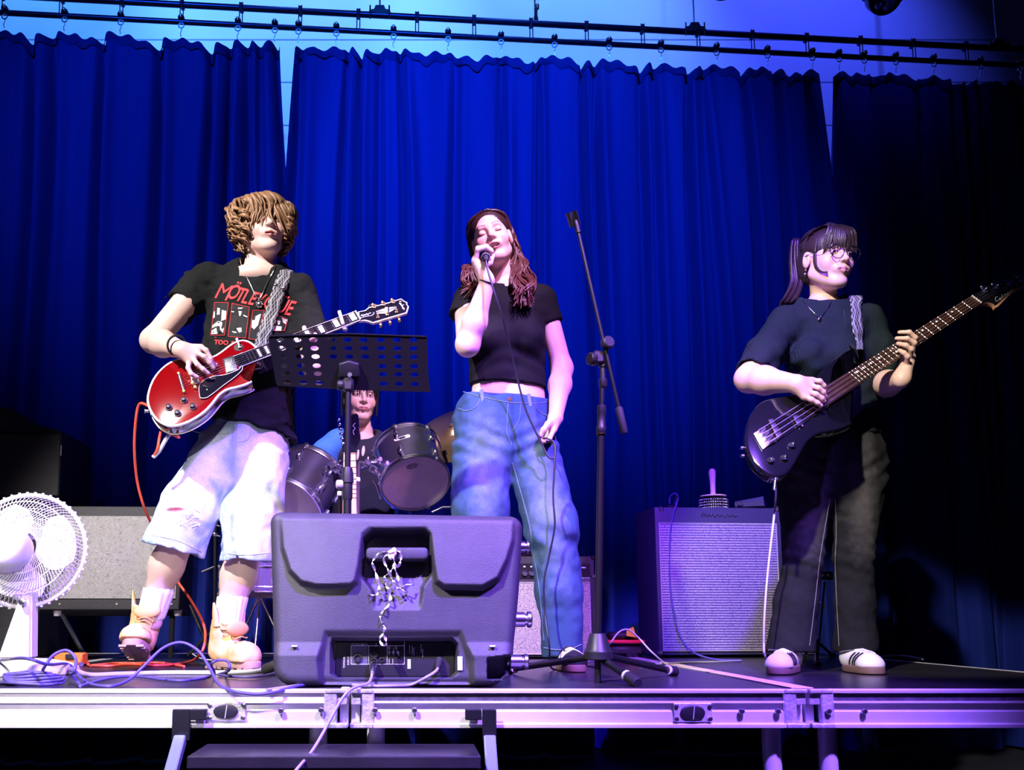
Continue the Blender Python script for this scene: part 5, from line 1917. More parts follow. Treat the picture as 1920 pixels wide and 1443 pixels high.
for i, s in enumerate((-0.72, -0.24, 0.24, 0.72)):
    a = neck_line(BS, PA2, PB2, 0.06, 0.041, 1.0, 0.016, s)
    k = 3 - i
    e = BS.p(*yy(205 + 36 * k, 925 + 40 * k), 0.018)
    px_ = ((1692, 220), (1560, 255), (1425, 290), (1300, 325))[i]
    MB().tube([e, a, BS.p(*x4(*px_), 0.016)], 0.0014, 5).build('string', M['fretwire'], bas)
MB().lathe([(0.010, 0), (0.010, 0.004), (0.006, 0.006)], BS.p(*yy(415, 1352), -0.012), (0.1, 0, -1), 14).build('jack_plate', M['chrome'], bas, 40)
for q in ((95, 1030), (100, 1110)):
    MB().lathe([(0.005, 0), (0.005, 0.009), (0.008, 0.011)], BS.p(*yy(*q), -0.02), -BS.u, 12).build('strap_button', M['chrome'], bas, 40)
# ------------------------------------------------------------------ people: shared tools
mat('skin', (1, 1, 1), 0.5, attr=True, bump=(180, 0.06), vary=(40, (0.93, 0.90, 0.90)))
nt_, b_ = nodes_of(M['skin'])
b_.inputs['Subsurface Weight'].default_value = 0.06
b_.inputs['Subsurface Radius'].default_value = (0.012, 0.005, 0.003)
b_.inputs['Subsurface Scale'].default_value = 0.5
mat('eye_white', (0.80, 0.78, 0.76), 0.15)
mat('iris', (0.03, 0.018, 0.012), 0.1)
mat('silver', (0.85, 0.84, 0.82), 0.18, 1.0)
mat('cotton_black', (0.0085, 0.0095, 0.0095), 0.9, bump=(500, 0.15), spec=0.12, vary=(8, (0.013, 0.0145, 0.015)))
mat('cotton_jet', (0.005, 0.005, 0.006), 0.85, bump=(500, 0.1), spec=0.15)
mat('knit_green', (0.011, 0.019, 0.020), 0.85, spec=0.12)
nt_, b_ = nodes_of(M['knit_green'])
tc_ = nt_.nodes.new('ShaderNodeTexCoord')
sp_ = nt_.nodes.new('ShaderNodeSeparateXYZ')
nt_.links.new(tc_.outputs['Object'], sp_.inputs[0])
nz_ = nt_.nodes.new('ShaderNodeTexNoise')
nz_.inputs['Scale'].default_value = 14
nt_.links.new(tc_.outputs['Object'], nz_.inputs['Vector'])
wv_ = mnode(nt_, 'SINE', mnode(nt_, 'ADD', mnode(nt_, 'MULTIPLY', sp_.outputs[0], 900), mnode(nt_, 'MULTIPLY', nz_.outputs['Fac'], 9)))
bp_ = nt_.nodes.new('ShaderNodeBump')
bp_.inputs['Strength'].default_value = 0.28
bp_.inputs['Distance'].default_value = 0.004
nt_.links.new(wv_, bp_.inputs['Height'])
nt_.links.new(bp_.outputs['Normal'], b_.inputs['Normal'])
mat('denim', (1, 1, 1), 0.9, attr=True, bump=(700, 0.35), spec=0.2, vary=(260, (0.72, 0.78, 0.84), 0.12))
mat('sock', (0.82, 0.80, 0.80), 0.9, bump=(300, 0.3))
mat('nubuck', (0.70, 0.42, 0.17), 0.8, bump=(120, 0.2), vary=(14, (0.80, 0.52, 0.24)))
mat('nubuck_pad', (0.66, 0.36, 0.12), 0.7, bump=(60, 0.2))
mat('boot_sole', (0.42, 0.26, 0.20), 0.7, bump=(60, 0.5))
mat('gum', (0.20, 0.12, 0.09), 0.6)
mat('leather_white', (0.80, 0.78, 0.76), 0.5)
mat('red_print', (0.75, 0.05, 0.055), 0.8)
mat('white_print', (0.72, 0.72, 0.70), 0.85)
mat('dark_print', (0.012, 0.012, 0.014), 0.85)


def hair_mat(name, c1, c2, rough=0.42):
    m = mat(name, c1, rough, attr=True, spec=0.6)
    nt, b = nodes_of(m)
    tc = nt.nodes.new('ShaderNodeTexCoord')
    n = nt.nodes.new('ShaderNodeTexNoise')
    n.inputs['Scale'].default_value = 220
    nt.links.new(tc.outputs['Object'], n.inputs['Vector'])
    bp = nt.nodes.new('ShaderNodeBump')
    bp.inputs['Strength'].default_value = 0.35
    bp.inputs['Distance'].default_value = 0.003
    nt.links.new(n.outputs['Fac'], bp.inputs['Height'])
    nt.links.new(bp.outputs['Normal'], b.inputs['Normal'])
    return m


hair_mat('hair', (1, 1, 1), (1, 1, 1))


class Head:
    """head with face, built in its own frame: x to the viewer's right, -y forward, z up"""

    def __init__(s, loc, yaw=0, pitch=0, roll=0, scale=1.0):
        s.loc, s.sc = Vector(loc), scale
        s.M = Matrix.Rotation(R(roll), 3, 'Y') @ Matrix.Rotation(R(yaw), 3, 'Z') @ Matrix.Rotation(R(-pitch), 3, 'X')
        s.Mi = s.M.transposed()

    def w(s, x, y, z):
        return s.loc + s.M @ (Vector((x, y, z)) * s.sc)

    def l(s, p):
        return (s.Mi @ (Vector(p) - s.loc)) / s.sc

    def mesh(s, neck_base, neck_r, skin, lip, brow, mouth='closed', eyes='open', jaw=1.0, chest=None, brow_lift=0.0, blush=0.5):
        nb = s.l(neck_base)
        lo = np.minimum([-0.1, -0.13, -0.14], np.array(nb) - 0.09)
        hi = np.maximum([0.1, 0.125, 0.13], np.array(nb) + 0.09)
        hi[2] = 0.13
        g = SDF(lo, hi, 0.0025)
        g.ell((0, 0.012, 0.035), (0.073, 0.092, 0.080), 0)
        g.ell((0, -0.022, -0.030), (0.059, 0.066, 0.085), 0.03)
        for x in (-1, 1):
            g.cap((x * 0.046 * jaw, 0.002, -0.058), (x * 0.016, -0.060, -0.097), 0.020, 0.016, 0.03)
            g.ell((x * 0.039, -0.060, -0.030), (0.022, 0.020, 0.024), 0.025)
        g.ell((0, -0.070, -0.099), (0.020, 0.016, 0.015), 0.02)
        g.cap((-0.032, -0.074, 0.025), (0.032, -0.074, 0.025), 0.012, None, 0.02)
        for x in (-1, 1):
            g.ell((x * 0.031, -0.096, 0.004), (0.019, 0.016, 0.012), 0.014, True)
            g.ell((x * 0.031, -0.0735, 0.003), (0.0145, 0.0135, 0.0115), 0.004)
            if eyes == 'open':
                g.ell((x * 0.031, -0.091, 0.003), (0.0125, 0.0085, 0.0045), 0.002, True)
        g.cap((0, -0.083, 0.016), (0, -0.103, -0.024), 0.0075, 0.0095, 0.012)
        g.ell((0, -0.106, -0.027), (0.0098, 0.009, 0.0088), 0.008)
        for x in (-1, 1):
            g.ell((x * 0.0125, -0.095, -0.030), (0.0075, 0.009, 0.0072), 0.006)
            g.ell((x * 0.0062, -0.103, -0.0375), (0.0036, 0.0055, 0.0032), 0.002, True)
        g.ell((0, -0.083, -0.056), (0.030, 0.014, 0.020), 0.015)
        wide = 0.025 if mouth == 'smile' else 0.0215
        up = 0.004 if mouth == 'smile' else 0.0
        op = {'closed': 0.0, 'parted': 0.0016, 'smile': 0.006}[mouth]
        for x in (-1, 1):
            g.cap((x * wide, -0.0865, -0.0600 + up), (0, -0.0955, -0.0560 + op * 0.4), 0.0032, 0.0050, 0.004)
            g.cap((x * wide * 0.9, -0.0865, -0.0625 + up), (0, -0.0950, -0.0670 - op), 0.0034, 0.0060, 0.004)
        if op:
            g.ell((0, -0.096, -0.0612 - op * 0.3), (wide * 0.92, 0.012, 0.0018 + op), 0.003, True)
        else:
            g.cap((-wide * 0.85, -0.0935, -0.0613), (wide * 0.85, -0.0935, -0.0613), 0.0018, None, 0.002, True)
        for x in (-1, 1):
            g.ell((x * 0.0745, 0.014, -0.004), (0.0085, 0.019, 0.031), 0.006)
            g.ell((x * 0.083, 0.008, -0.001), (0.006, 0.010, 0.018), 0.004, True)
        g.cap((0, 0.024, -0.050), nb, neck_r, neck_r * 1.05, 0.022)
        if chest:
            for p, r in chest:
                g.ell(s.l(p), r, 0.022)
        v, f = g.mesh()
        x, y, z = v[:, 0], v[:, 1], v[:, 2]
        col = np.array(skin)[None, :].repeat(len(v), 0)

        def blend(wt, c):
            nonlocal col
            wt = np.clip(wt, 0, 1)[:, None]
            col = col * (1 - wt) + np.array(c)[None, :] * wt
        front = y < -0.05
        red = np.array(skin) * np.array((1.0, 0.72, 0.70))
        for xs in (-1, 1):
            blend(blush * np.exp(-(((x - xs * 0.040) / 0.018) ** 2 + ((z + 0.030) / 0.018) ** 2)) * front, red)
        blend(0.5 * np.exp(-((x / 0.012) ** 2 + ((z + 0.026) / 0.012) ** 2)) * (y < -0.09), red)
        ax = np.abs(x) / (wide + 0.003)
        lipz = np.where(z > -0.0613 + up * ax, (z + 0.0613) / (0.0085 + op * 0.4), (-0.0613 - z) / (0.0115 + op))
        blend((1.15 - np.maximum(ax, 0) ** 2.2 - np.abs(lipz) ** 2) * 3 * (y < -0.082) * (ax < 1.05), lip)
        if op:
            blend((1 - (x / (wide * 0.95)) ** 2 - ((z + 0.0612 + op * 0.3) / (0.0022 + op)) ** 2) * 4 * (y > -0.0935) * (y < -0.07), (0.10, 0.015, 0.02))
            if mouth == 'smile':
                blend((1 - (x / (wide * 0.8)) ** 2 - ((z + 0.0585) / 0.0032) ** 2) * 4 * (y > -0.0935) * (y < -0.07), (0.75, 0.70, 0.66))
        else:
            blend(1.2 - np.abs(z + 0.0613 - up * ax ** 2) / 0.0016 - (ax > 1.0) * 5 - (y > -0.08) * 5, np.array(lip) * 0.35)
        bx = np.abs(x)
        bz = 0.0235 + brow_lift + 0.006 * np.sin(np.clip((bx - 0.012) / 0.036, 0, 1) * 2.4)
        blend((1.3 - np.abs(z - bz) / 0.0036) * front * (bx > 0.012) * (bx < 0.049) * 0.85, brow)
        if eyes == 'closed':
            ez = -0.0015 - 0.0035 * (1 - ((bx - 0.031) / 0.016) ** 2)
            blend((1.35 - np.abs(z - ez) / 0.0019) * (np.abs(bx - 0.031) < 0.0155) * (y < -0.06), np.array(brow) * 0.4)
            blend(0.35 * np.exp(-(((bx - 0.031) / 0.014) ** 2 + ((z - 0.008) / 0.006) ** 2)) * front, red * 0.9)
        else:
            blend((1.2 - np.abs(((bx - 0.031) / 0.0145) ** 2 + ((z - 0.003) / 0.0062) ** 2 - 1) * 2.4) * (y < -0.06) * (z > 0.001), np.array(brow) * 0.4)
        vw = v @ np.array(s.M).T * s.sc + np.array(s.loc)
        return vw, f, col

    def eyes(s, root, gaze=(0, 0), only=None):
        for sx in (-1, 1):
            c = s.w(sx * 0.031, -0.0735, 0.003)
            e = MB().sphere(c, 0.0122 * s.sc, 16).build('eyeball', M['eye_white'], root, 80)
            d = (s.M @ Vector((gaze[0], -1, gaze[1]))).normalized()
            MB().lathe([(0.0064 * s.sc, 0.0103 * s.sc), (0.0060 * s.sc, 0.0110 * s.sc), (0.003 * s.sc, 0.01235 * s.sc), (0, 0.0126 * s.sc)], c, d, 16).build('iris', M['iris'], e, 60)


def tone(rnd, c, k=0.25):
    f = 1 + rnd.uniform(-k, k)
    return tuple(min(1, a * f) for a in c)


def lock_mesh(name, locks, root, base, rnd, var=0.3, tip=None, n=6):
    """locks: [(world points, start radius, end radius)] as tapering strands"""
    vs, fs, cs = [], [], []
    for pts, r0, r1 in locks:
        pts = spline(pts, 4)
        m = len(pts)
        mb = MB()
        rr = [r0 * (0.45 + 0.55 * min(1, 4 * i / m)) * (1 - i / (m - 1)) + r1 * (i / (m - 1)) if False else
              (r0 + (r1 - r0) * (i / (m - 1)) ** 1.4) * (0.5 + 0.5 * min(1, 5 * i / m)) for i in range(m)]
        mb.tube(pts, rr, n, cap=False)
        c0 = tone(rnd, base, var)
        k = len(vs)
        vs += mb.v
        fs += [[i + k for i in f] for f in mb.f]
        for i in range(m):
            t = i / (m - 1)
            c = c0 if tip is None else tuple(a * (1 - t) + b * t for a, b in zip(c0, tip))
            cs += [c] * n
    return np_mesh(name, np.array([tuple(v) for v in vs]), np.array(fs), M['hair'], root, np.array(cs))


def sd_part(g, col=None):
    v, f = g.mesh()
    if callable(col):
        c = col(v[:, 0], v[:, 1], v[:, 2])
    else:
        c = np.array(col if col is not None else (1, 1, 1))[None, :].repeat(len(v), 0)
    return v, f, c


def box_of(pts, pad):
    P = np.array([tuple(p) for p in pts])
    return P.min(0) - pad, P.max(0) + pad


def arm_part(sh, el, wr, radii, fingers, thumb, skin, h=0.0032, palm_r=0.0125, fr=(0.0092, 0.0085, 0.0072), extra=None):
    pts = [sh, el, wr] + [p for f in fingers for p in f] + list(thumb)
    lo, hi = box_of(pts, 0.075)
    g = SDF(lo, hi, h)
    fm = el + (wr - el) * 0.35
    g.cap(sh, el, radii[0], radii[1], 0)
    g.chain([el, fm, wr], [radii[1] * 0.98, radii[2], radii[3]], 0.025)
    for f in fingers:
        g.cap(wr + (f[0] - wr) * 0.15, f[0], radii[3] * 0.72, palm_r, 0.016)
    for f in fingers:
        m = len(f)
        g.chain(f, [fr[0] + (fr[2] - fr[0]) * i / (m - 1) for i in range(m)], 0.005)
    if thumb:
        m = len(thumb)
        g.cap(wr + (thumb[0] - wr) * 0.3, thumb[0], radii[3] * 0.6, 0.0125, 0.014)
        g.chain(thumb, [0.0120 + (0.0085 - 0.0120) * i / (m - 1) for i in range(m)], 0.006)
    tips = [np.array(f[-1]) for f in fingers] + ([np.array(thumb[-1])] if thumb else [])
    kn = [np.array(p) for f in fingers for p in f[:-1]]
    sk = np.array(skin)

    def col(x, y, z):
        c = sk[None, :].repeat(len(x), 0)
        P = np.stack([x, y, z], 1)
        for t in tips:
            w = 0.45 * np.exp(-((P - t) ** 2).sum(1) / 0.010 ** 2)[:, None]
            c = c * (1 - w) + sk * np.array((1.0, 0.70, 0.68)) * w
        for t in kn:
            w = 0.22 * np.exp(-((P - t) ** 2).sum(1) / 0.008 ** 2)[:, None]
            c = c * (1 - w) + sk * np.array((0.98, 0.72, 0.70)) * w
        return c
    return sd_part(g, col)


def core(qq, s0, s1, hip, skin):
    """trunk under the clothes, joins the head and the limbs"""
    m = ((s0[0] + s1[0]) / 2, (s0[1] + s1[1]) / 2)
    lo, hi = box_of([qq(*s0), qq(*s1), qq(*hip)], 0.14)
    g = SDF(lo, hi, 0.011)
    g.cap(qq(*s0, 0.04), qq(*s1, 0.04), 0.036, None, 0)
    g.cap(qq(m[0], m[1] + 25, 0.05), qq(*hip, 0.05), (0.10, 0.06), (0.10, 0.06), 0.04)
    g.cap(qq(m[0], m[1] + 25, 0.05), qq(m[0], m[1] - 30, 0.045), 0.045, 0.04, 0.03)
    return sd_part(g, skin)


def ring(name, c, axis, r, th, m, root, squash=1.0):
    ax = Vector(axis).normalized()
    u = ax.orthogonal().normalized()
    w = ax.cross(u)
    MB().tube([Vector(c) + (u * math.cos(a) + w * math.sin(a) * squash) * r for a in np.linspace(0, 2 * math.pi, 25)[:-1]], th, 7, True).build(name, m, root, 60)


def strap_mat():
    m = mat('strap_weave', (0.02, 0.02, 0.025), 0.7)
    nt, b = nodes_of(m)
    uv = nt.nodes.new('ShaderNodeUVMap')
    uv.uv_map = 'UVMap'
    sp = nt.nodes.new('ShaderNodeSeparateXYZ')
    nt.links.new(uv.outputs[0], sp.inputs[0])
    u = mnode(nt, 'FRACT', mnode(nt, 'MULTIPLY', sp.outputs[0], 2.0))
    v = mnode(nt, 'MULTIPLY', sp.outputs[1], 26.0)
    tri = mnode(nt, 'ABSOLUTE', mnode(nt, 'SUBTRACT', mnode(nt, 'FRACT', mnode(nt, 'MULTIPLY', v, 0.5)), 0.5))
    zig = mnode(nt, 'ABSOLUTE', mnode(nt, 'SUBTRACT', u, mnode(nt, 'MULTIPLY_ADD', tri, 0.9, 0.28)))
    line = mnode(nt, 'LESS_THAN', zig, 0.13)
    ck = nt.nodes.new('ShaderNodeTexChecker')
    ck.inputs['Scale'].default_value = 1.0
    cx = nt.nodes.new('ShaderNodeCombineXYZ')
    nt.links.new(mnode(nt, 'MULTIPLY', sp.outputs[0], 10.0), cx.inputs[0])
    nt.links.new(mnode(nt, 'MULTIPLY', sp.outputs[1], 70.0), cx.inputs[1])
    nt.links.new(cx.outputs[0], ck.inputs['Vector'])
    small = mnode(nt, 'MULTIPLY', ck.outputs['Fac'], mnode(nt, 'GREATER_THAN', zig, 0.2))
    fac = mnode(nt, 'MAXIMUM', line, mnode(nt, 'MULTIPLY', small, 0.75))
    nt.links.new(mixcol(nt, fac, (0.012, 0.012, 0.018), (0.36, 0.35, 0.38)), b.inputs['Base Color'])
    return m


strap_mat()


def ribbon_strap(name, cpts, width, m, root, th=0.003):
    """cpts: [(centre, across vector)]"""
    cs = spline([tuple(c) for c, a in cpts], 6)
    ac = spline([tuple(a) for c, a in cpts], 6)
    vs, fs, uvs = [], [], []
    L = 0.0
    for i, (c, a) in enumerate(zip(cs, ac)):
        if i:
            L += (c - cs[i - 1]).length
        a = a.normalized()
        for j in range(5):
            s = j / 4 - 0.5
            vs.append(c + a * s * width)
            uvs.append((j / 4, L))
    for i in range(len(cs) - 1):
        for j in range(4):
            fs.append((i * 5 + j, i * 5 + j + 1, i * 5 + 6 + j, i * 5 + 5 + j))
    off = OFF[root.name]
    me = bpy.data.meshes.new(name)
    me.from_pydata([v - off for v in vs], [], fs)
    lay = me.uv_layers.new(name='UVMap')
    for p in me.polygons:
        p.use_smooth = True
        for li in p.loop_indices:
            lay.data[li].uv = uvs[me.loops[li].vertex_index]
    o = link_mesh(name, me, m, root)
    md = o.modifiers.new('th', 'SOLIDIFY')
    md.thickness = th
    md.offset = 0
    return o


def person(loc, label):
    return thing('person', loc, label, 'person', None)


# ------------------------------------------------------------------ guitarist
def Q(Y0):
    return lambda x, y, d=0.0: at(x, y, Y0 + d)


SK1 = (0.72, 0.50, 0.42)
q = Q(3.44)
gp = person(deck(400, 1250), 'guitarist in black band t-shirt, light denim shorts and tan boots')
H1 = Head(q(494, 430, 0.0), yaw=22, pitch=4, roll=-4, scale=1.0)
nb = q(485, 507, 0.035)
hd_ = H1.mesh(nb, 0.056, SK1, (0.55, 0.22, 0.20), (0.20, 0.11, 0.06), 'parted', 'open', 1.05,
              [(q(487, 520, 0.02), (0.11, 0.075, 0.05))])
gf = lambda x, y, hh: GT.p(x, y, hh)
fing = [[gf(383, 671, 0.060), gf(393, 677, 0.062), gf(400, 687, 0.045), gf(401, 695, 0.028)],
        [gf(376, 682, 0.062), gf(390, 690, 0.066), gf(398, 696, 0.050), gf(404, 701, 0.034)],
        [gf(368, 690, 0.058), gf(377, 704, 0.064), gf(387, 710, 0.054), gf(395, 713, 0.040)],
        [gf(360, 694, 0.050), gf(359, 708, 0.056), gf(364, 717, 0.050), gf(374, 719, 0.038)]]
a1 = arm_part(q(380, 530, 0.03), q(287, 638, -0.10), gf(347, 676, 0.062), (0.054, 0.044, 0.046, 0.029), fing,
              [gf(372, 674, 0.040), gf(390, 684, 0.026), gf(406, 690, 0.020)], SK1)
gl = [[gf(600 - 8 * k, 655 + 2 * k, -0.03), gf(597 - 8 * k, 640 + 3 * k, -0.012), gf(592 - 8 * k, 632 + 3 * k, 0.012), gf(590 - 8 * k, 640 + 3 * k, 0.022)] for k in range(4)]
a2 = arm_part(q(562, 545, 0.03), q(592, 690, -0.05), gf(592, 668, -0.055), (0.052, 0.043, 0.044, 0.028), gl,
              [gf(580, 650, -0.035), gf(573, 630, -0.025), gf(570, 610, -0.012)], SK1)
lo, hi = box_of([q(345, 950), q(300, 1200), q(470, 1000), q(430, 1200)], 0.14)
g = SDF(lo, hi, 0.0055)
g.chain([q(352, 940, 0), q(342, 990, -0.02), q(312, 1060, 0.03), q(289, 1132, 0.06), q(283, 1165, 0.07)], [0.075, 0.062, 0.061, 0.042, 0.042], 0.03)
g.chain([q(475, 960, 0.02), q(468, 1000, 0.01), q(447, 1080, 0.05), q(428, 1150, 0.05), q(427, 1185, 0.05)], [0.075, 0.062, 0.063, 0.043, 0.043], 0.03)
legs = sd_part(g, SK1)
v, f, c = join_np([hd_, a1, a2, core(q, (392, 535), (556, 548), (474, 800), SK1), legs])
np_mesh('body', v, f, M['skin'], gp, c)
H1.eyes(gp)

# t-shirt
lo, hi = box_of([q(300, 480), q(610, 820), q(450, 600)], 0.2)
g = SDF(lo, hi, 0.0068)
g.cap(q(392, 528, 0.04), q(556, 545, 0.04), (0.055, 0.062), (0.055, 0.062), 0)
g.cap(q(478, 572, 0.04), q(466, 660, 0.04), (0.175, 0.112), (0.170, 0.118), 0.05)
g.cap(q(466, 660, 0.04), q(474, 830, 0.04), (0.170, 0.118), (0.158, 0.128), 0.04)
g.cap(q(455, 512, 0.045), q(520, 520, 0.045), (0.05, 0.06), (0.05, 0.06), 0.03)
g.cap(q(385, 528, 0.035), q(316, 596, -0.04), 0.068, 0.064, 0.03)
g.cap(q(562, 548, 0.035), q(590, 640, -0.02), 0.066, 0.066, 0.03)
g.ell(q(487, 492, 0.005), (0.075, 0.10, 0.052), 0.012, True)
g.cut(q(322, 590, -0.03), q(322, 590, -0.03) - q(385, 528, 0.03), 0.004, (-9, q(358, 600).x))
pa_, pb_ = q(415, 768), q(545, 800)
dd_ = (pb_ - pa_).normalized()
g.cut(q(480, 803), Vector((dd_.z, 0.0, -dd_.x)), 0.006)
g.cap(q(330, 580, -0.025), q(295, 620, -0.07), 0.056, 0.058, 0.004, True)
g.warp(lambda x, y, z: 0.008 * noise3(x + 0.35 * z, y, z * 0.55, 13) + 0.005 * noise3(x, y, z, 30)
       + 0.005 * np.sin((z * 0.9 - x * 0.5) * 75) * (z < 1.50) + 0.003 * noise3(x, y, z * 1.7, 55))
v, f = g.mesh()
tee = np_mesh('t_shirt', v, f, M['cotton_black'], gp)
tb = bvh_of(tee)
# printed lettering and pictures on the shirt: each placed by its own spot on the chest
cq = Plane(480, 570, 3.30)


def on_shirt(name, px, py, vs2, fs2, m, rot=0.0, cuts=1, lift=0.0025):
    c = cq.uv(px, py)
    ca, sa = math.cos(R(rot)), math.sin(R(rot))
    return decal(name, vs2, fs2, lambda u, w_: cq.w(c.x + u * ca - w_ * sa, c.y + u * sa + w_ * ca), tb, m, tee, cuts, lift)


def letters(body, px, py, hpx, rot, m, shear=0.25, xs=1.0, bold=0.0, nm='lettering'):
    vs2, fs2 = text_mesh(body, hpx / 520 * 1.40, shear, bold, xs)
    on_shirt(nm, px, py, vs2, fs2, m, rot, 1, 0.003)


letters('M', 417, 548, 33, -14, M['red_print'], 0.22, 0.80, 0.0)
letters('\u00d6', 436, 548, 30, -14, M['red_print'], 0.35, 0.62, 0.0012)
letters('T', 449, 553, 28, -14, M['red_print'], 0.35, 0.62, 0.0012)
letters('L', 459, 557, 28, -14, M['red_print'], 0.35, 0.62, 0.0012)
letters('E', 472, 560, 27, -14, M['red_print'], 0.35, 0.62, 0.0012)
letters('Y', 485, 563, 27, -14, M['red_print'], 0.35, 0.62, 0.0012)
letters('C', 501, 567, 27, -14, M['red_print'], 0.35, 0.62, 0.0012)
letters('R', 513, 569, 27, -14, M['red_print'], 0.35, 0.62, 0.0012)
letters('\u00dc', 527, 574, 29, -14, M['red_print'], 0.35, 0.62, 0.0012)
letters('E', 541, 578, 30, -14, M['red_print'], 0.35, 0.62, 0.0012)
letters('TOO', 415, 642, 8.5, -4, M['red_print'], 0.0, 1.0, 0.0008)
letters('F', 436, 644, 8.5, -4, M['red_print'], 0.0, 1.0, 0.0008)


def quad_grid(pts, n=5):
    """grid over a quad given by its 4 corners (pixels), in decal coordinates about the first"""
    c0 = cq.uv(*pts[0])
    P = [cq.uv(*p) - c0 for p in pts]
    vs2 = []
    for j in range(n + 1):
        for i in range(n + 1):
            s, t = i / n, j / n
            a = P[0] * (1 - s) + P[1] * s
            b = P[3] * (1 - s) + P[2] * s
            vs2.append(a * (1 - t) + b * t)
    fs2 = [(j * (n + 1) + i, j * (n + 1) + i + 1, (j + 1) * (n + 1) + i + 1, (j + 1) * (n + 1) + i) for j in range(n) for i in range(n)]
    return vs2, fs2


def poly_decal(nm, pts, m, lift):
    c0 = cq.uv(*pts[0])
    P = [cq.uv(*p) - c0 for p in pts]
    tri = tessellate_polygon([[Vector((p.x, p.y, 0)) for p in P]])
    on_shirt(nm, pts[0][0], pts[0][1], P, [tuple(t) for t in tri], m, 0, 1, lift)


z1 = lambda x, y: (390 + x / 9.622, 510 + y / 9.62)
for fr4 in (((120, 545), (370, 550), (295, 1140), (50, 1135)), ((435, 562), (750, 632), (680, 1190), (362, 1160)), ((810, 690), (1015, 690), (880, 1220), (735, 1205)), ((1250, 775), (1440, 850), (1380, 1060), (1200, 1060))):
    vs2, fs2 = quad_grid([z1(*p) for p in fr4], 6)
    on_shirt('picture_panel', *z1(*fr4[0]), vs2, fs2, M['dark_print'], 0, 0, 0.0022)
    cen = (sum(p[0] for p in fr4) / 4, sum(p[1] for p in fr4) / 4)
    for k in range(4):
        a_, b_2 = fr4[k], fr4[(k + 1) % 4]
        pts = [drape(tb, cq.p(*z1(a_[0] + (b_2[0] - a_[0]) * t, a_[1] + (b_2[1] - a_[1]) * t)), 0.003) for t in np.linspace(0, 1, 7)]
        MB().tube(pts, 0.0012, 4).build('panel_border', M['red_print'], tee)
for pts in (((170, 640), (215, 650), (210, 760), (160, 770)), ((250, 680), (330, 700), (320, 850), (235, 880)), ((80, 960), (180, 880), (260, 900), (250, 960), (130, 980), (75, 1010)), ((95, 700), (125, 690), (120, 820), (90, 830)),
            ((210, 950), (290, 980), (270, 1100), (215, 1030)), ((60, 1060), (150, 1000), (170, 1110), (60, 1115)), ((550, 700), (610, 705), (590, 780), (565, 795)), ((420, 700), (475, 705), (470, 725), (420, 720)),
            ((540, 640), (640, 640), (600, 660), (545, 660)), ((635, 765), (710, 795), (705, 815), (640, 790)), ((510, 1010), (600, 1000), (610, 1070), (560, 1090)), ((430, 1060), (520, 1080), (470, 1140)),
            ((800, 830), (960, 740), (900, 960), (830, 1030), (785, 990)), ((1330, 800), (1435, 860), (1400, 940), (1350, 900)), ((1180, 960), (1330, 980), (1320, 1060), (1165, 1060)), ((1255, 870), (1310, 880), (1295, 940), (1260, 950))):
    poly_decal('picture_shape', [z1(*p) for p in pts], M['white_print'], 0.0032)
letters('..', 404, 630, 6, 0, M['red_print'], 0, 1, 0.0005)

# denim shorts
lo, hi = box_of([q(260, 760), q(560, 1060), q(450, 900)], 0.17)
g = SDF(lo, hi, 0.0062)
g.cap(q(474, 800, 0.04), q(458, 852, 0.04), (0.140, 0.104), (0.160, 0.116), 0)
g.chain([q(414, 850, 0.035), q(352, 958, -0.02), q(322, 1035, -0.01)], [0.100, 0.106, 0.116], 0.03)
g.chain([q(490, 850, 0.035), q(474, 960, 0.0), q(461, 1070, 0.01)], [0.100, 0.106, 0.102], 0.03)
pa_, pb_ = q(268, 1014), q(382, 1046)
dd_ = (pb_ - pa_).normalized()
# cut each leg with its own hem: keep above
X_, Y_, Z_ = g.ax[0][:, None, None], g.ax[1][None, :, None], g.ax[2][None, None, :]
sep = q(402, 1040).x
hem1 = (X_ - q(325, 1030).x) * dd_.z + (Z_ - q(325, 1030).z) * -dd_.x + 0 * Y_
hem2 = -(Z_ - q(461, 1052).z) + 0 * X_ + 0 * Y_
low_z = Z_ < q(400, 960).z
g.g = np.where(low_z & (X_ + 0 * Y_ < sep), np.maximum(g.g, hem1), np.where(low_z, np.maximum(g.g, hem2), g.g)).astype(np.float32)
g.cap(q(330, 1012, -0.005), q(315, 1070, 0.0), 0.100, 0.108, 0.004, True)
g.cap(q(463, 1030, 0.01), q(459, 1090, 0.01), 0.090, 0.094, 0.004, True)
g.warp(lambda x, y, z: 0.006 * noise3(x, y, z * 0.7, 16) + 0.004 * noise3(x, y, z, 38) + 0.003 * np.sin((z + 0.6 * np.abs(x + 0.55)) * 90) * (z > 1.40))
rip_c = q(345, 962)


